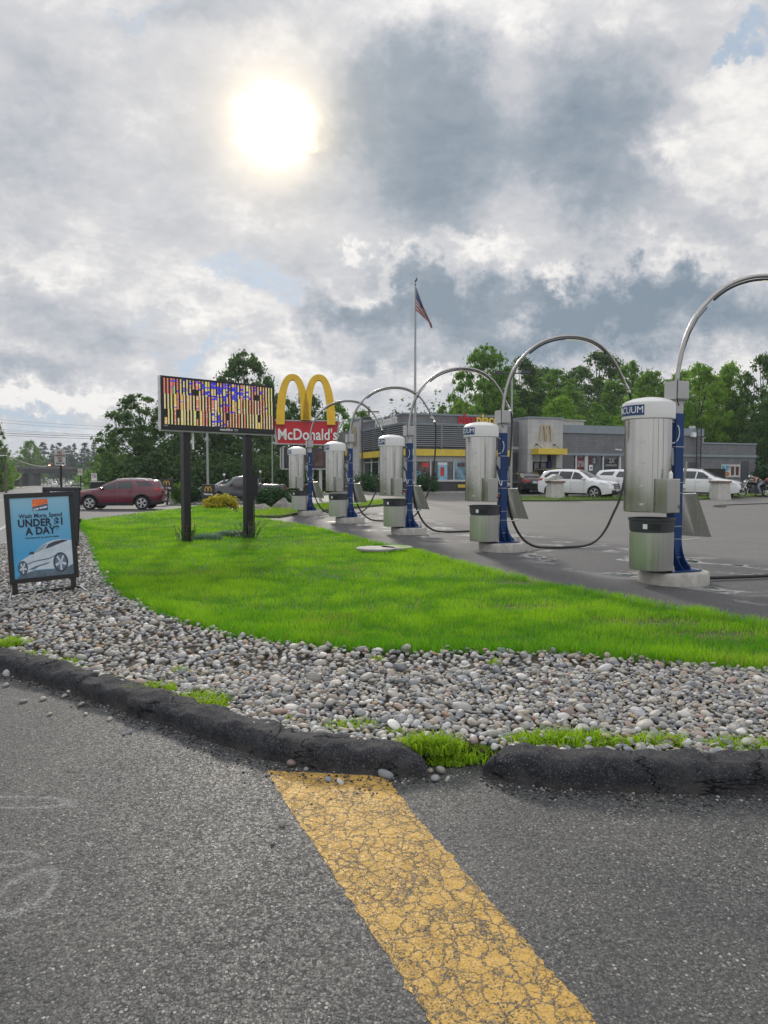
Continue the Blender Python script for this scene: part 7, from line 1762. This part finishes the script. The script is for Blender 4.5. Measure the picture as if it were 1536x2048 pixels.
for (xa, ya, xb_, yb_, D_, D2_, lb, r_) in ((-60, 834, 460, 863, 88, 70, 'topmost thin wire crossing the sky at the left', .012), (-60, 840, 460, 868, 88, 70, 'second thin wire from the top at the left', .012), (-60, 853, 460, 879, 88, 70, 'third wire from the top at the left', .012),
        (-60, 862, 460, 876, 88, 70, 'upper of the two thick wires at the left', .028), (-60, 866, 460, 881, 88, 70, 'lower of the two thick wires at the left', .022), (-60, 858, 460, 874, 88, 70, 'thin wire just above the thick wires', .010),
        (540, 853, 760, 826, 80, 84, 'wire running to the cross-arm pole behind the restaurant', .02), (540, 858, 760, 831, 80, 84, 'lower wire running to the cross-arm pole', .02)):
    wire(lb, [at(xa, ya, D_), at(xb_, yb_, D2_)], r_, .25)
wire('pale sagging cable from the left roadside pole towards the bridge', [at(-40, 898, 80), at(12, 911, 95)], .05, .3); wire('pale cable descending from the left pole to the bridge', [at(12, 911, 95), at(104, 929, 240)], .07, 1.0); wire('lower slack cable from the left pole', [at(12, 928, 95), at(42, 949, 170)], .06, 1.6)

# ------------------------------------------------------------------ the air
hz = MB().box(-650, 650, -55, 1350, -3.5, 60).build('haze', None); hz['kind'] = 'stuff'
mh = bpy.data.materials.new('air'); mh.use_nodes = True; mh.node_tree.nodes.clear(); kh = NT(mh.node_tree)
pv = kh.n('ShaderNodeVolumePrincipled'); pv.inputs['Density'].default_value = .0003; pv.inputs['Color'].default_value = (.80, .88, 1, 1); pv.inputs['Anisotropy'].default_value = .3
oh = kh.n('ShaderNodeOutputMaterial'); mh.node_tree.links.new(pv.outputs[0], oh.inputs['Volume']); hz.data.materials.append(mh)

# ------------------------------------------------------------------ labels that count along a row, left to right in the photo
ORD = ['leftmost', 'second', 'third', 'fourth', 'fifth', 'sixth', 'seventh', 'eighth', 'ninth', 'tenth', 'eleventh', 'twelfth', 'thirteenth', 'fourteenth', 'fifteenth', 'sixteenth', 'seventeenth', 'eighteenth', 'nineteenth']
rows = {}
for o in C.objects:
    if o.get('group') in ('weed tufts along the kerb', 'loose pebbles on the driveway', 'grass tufts among the pebbles'): rows.setdefault(o['label'], []).append(o)
for lab, lst in rows.items():
    if len(lst) < 2: continue
    lst.sort(key=lambda o: o.location.x/max(.1, o.location.y))
    for i, o in enumerate(lst):
        o['label'] = (ORD[i] + ' of a row: ' if i == 0 else ('rightmost of a row: ' if i == len(lst)-1 else ORD[i] + ' from left: ')) + lab
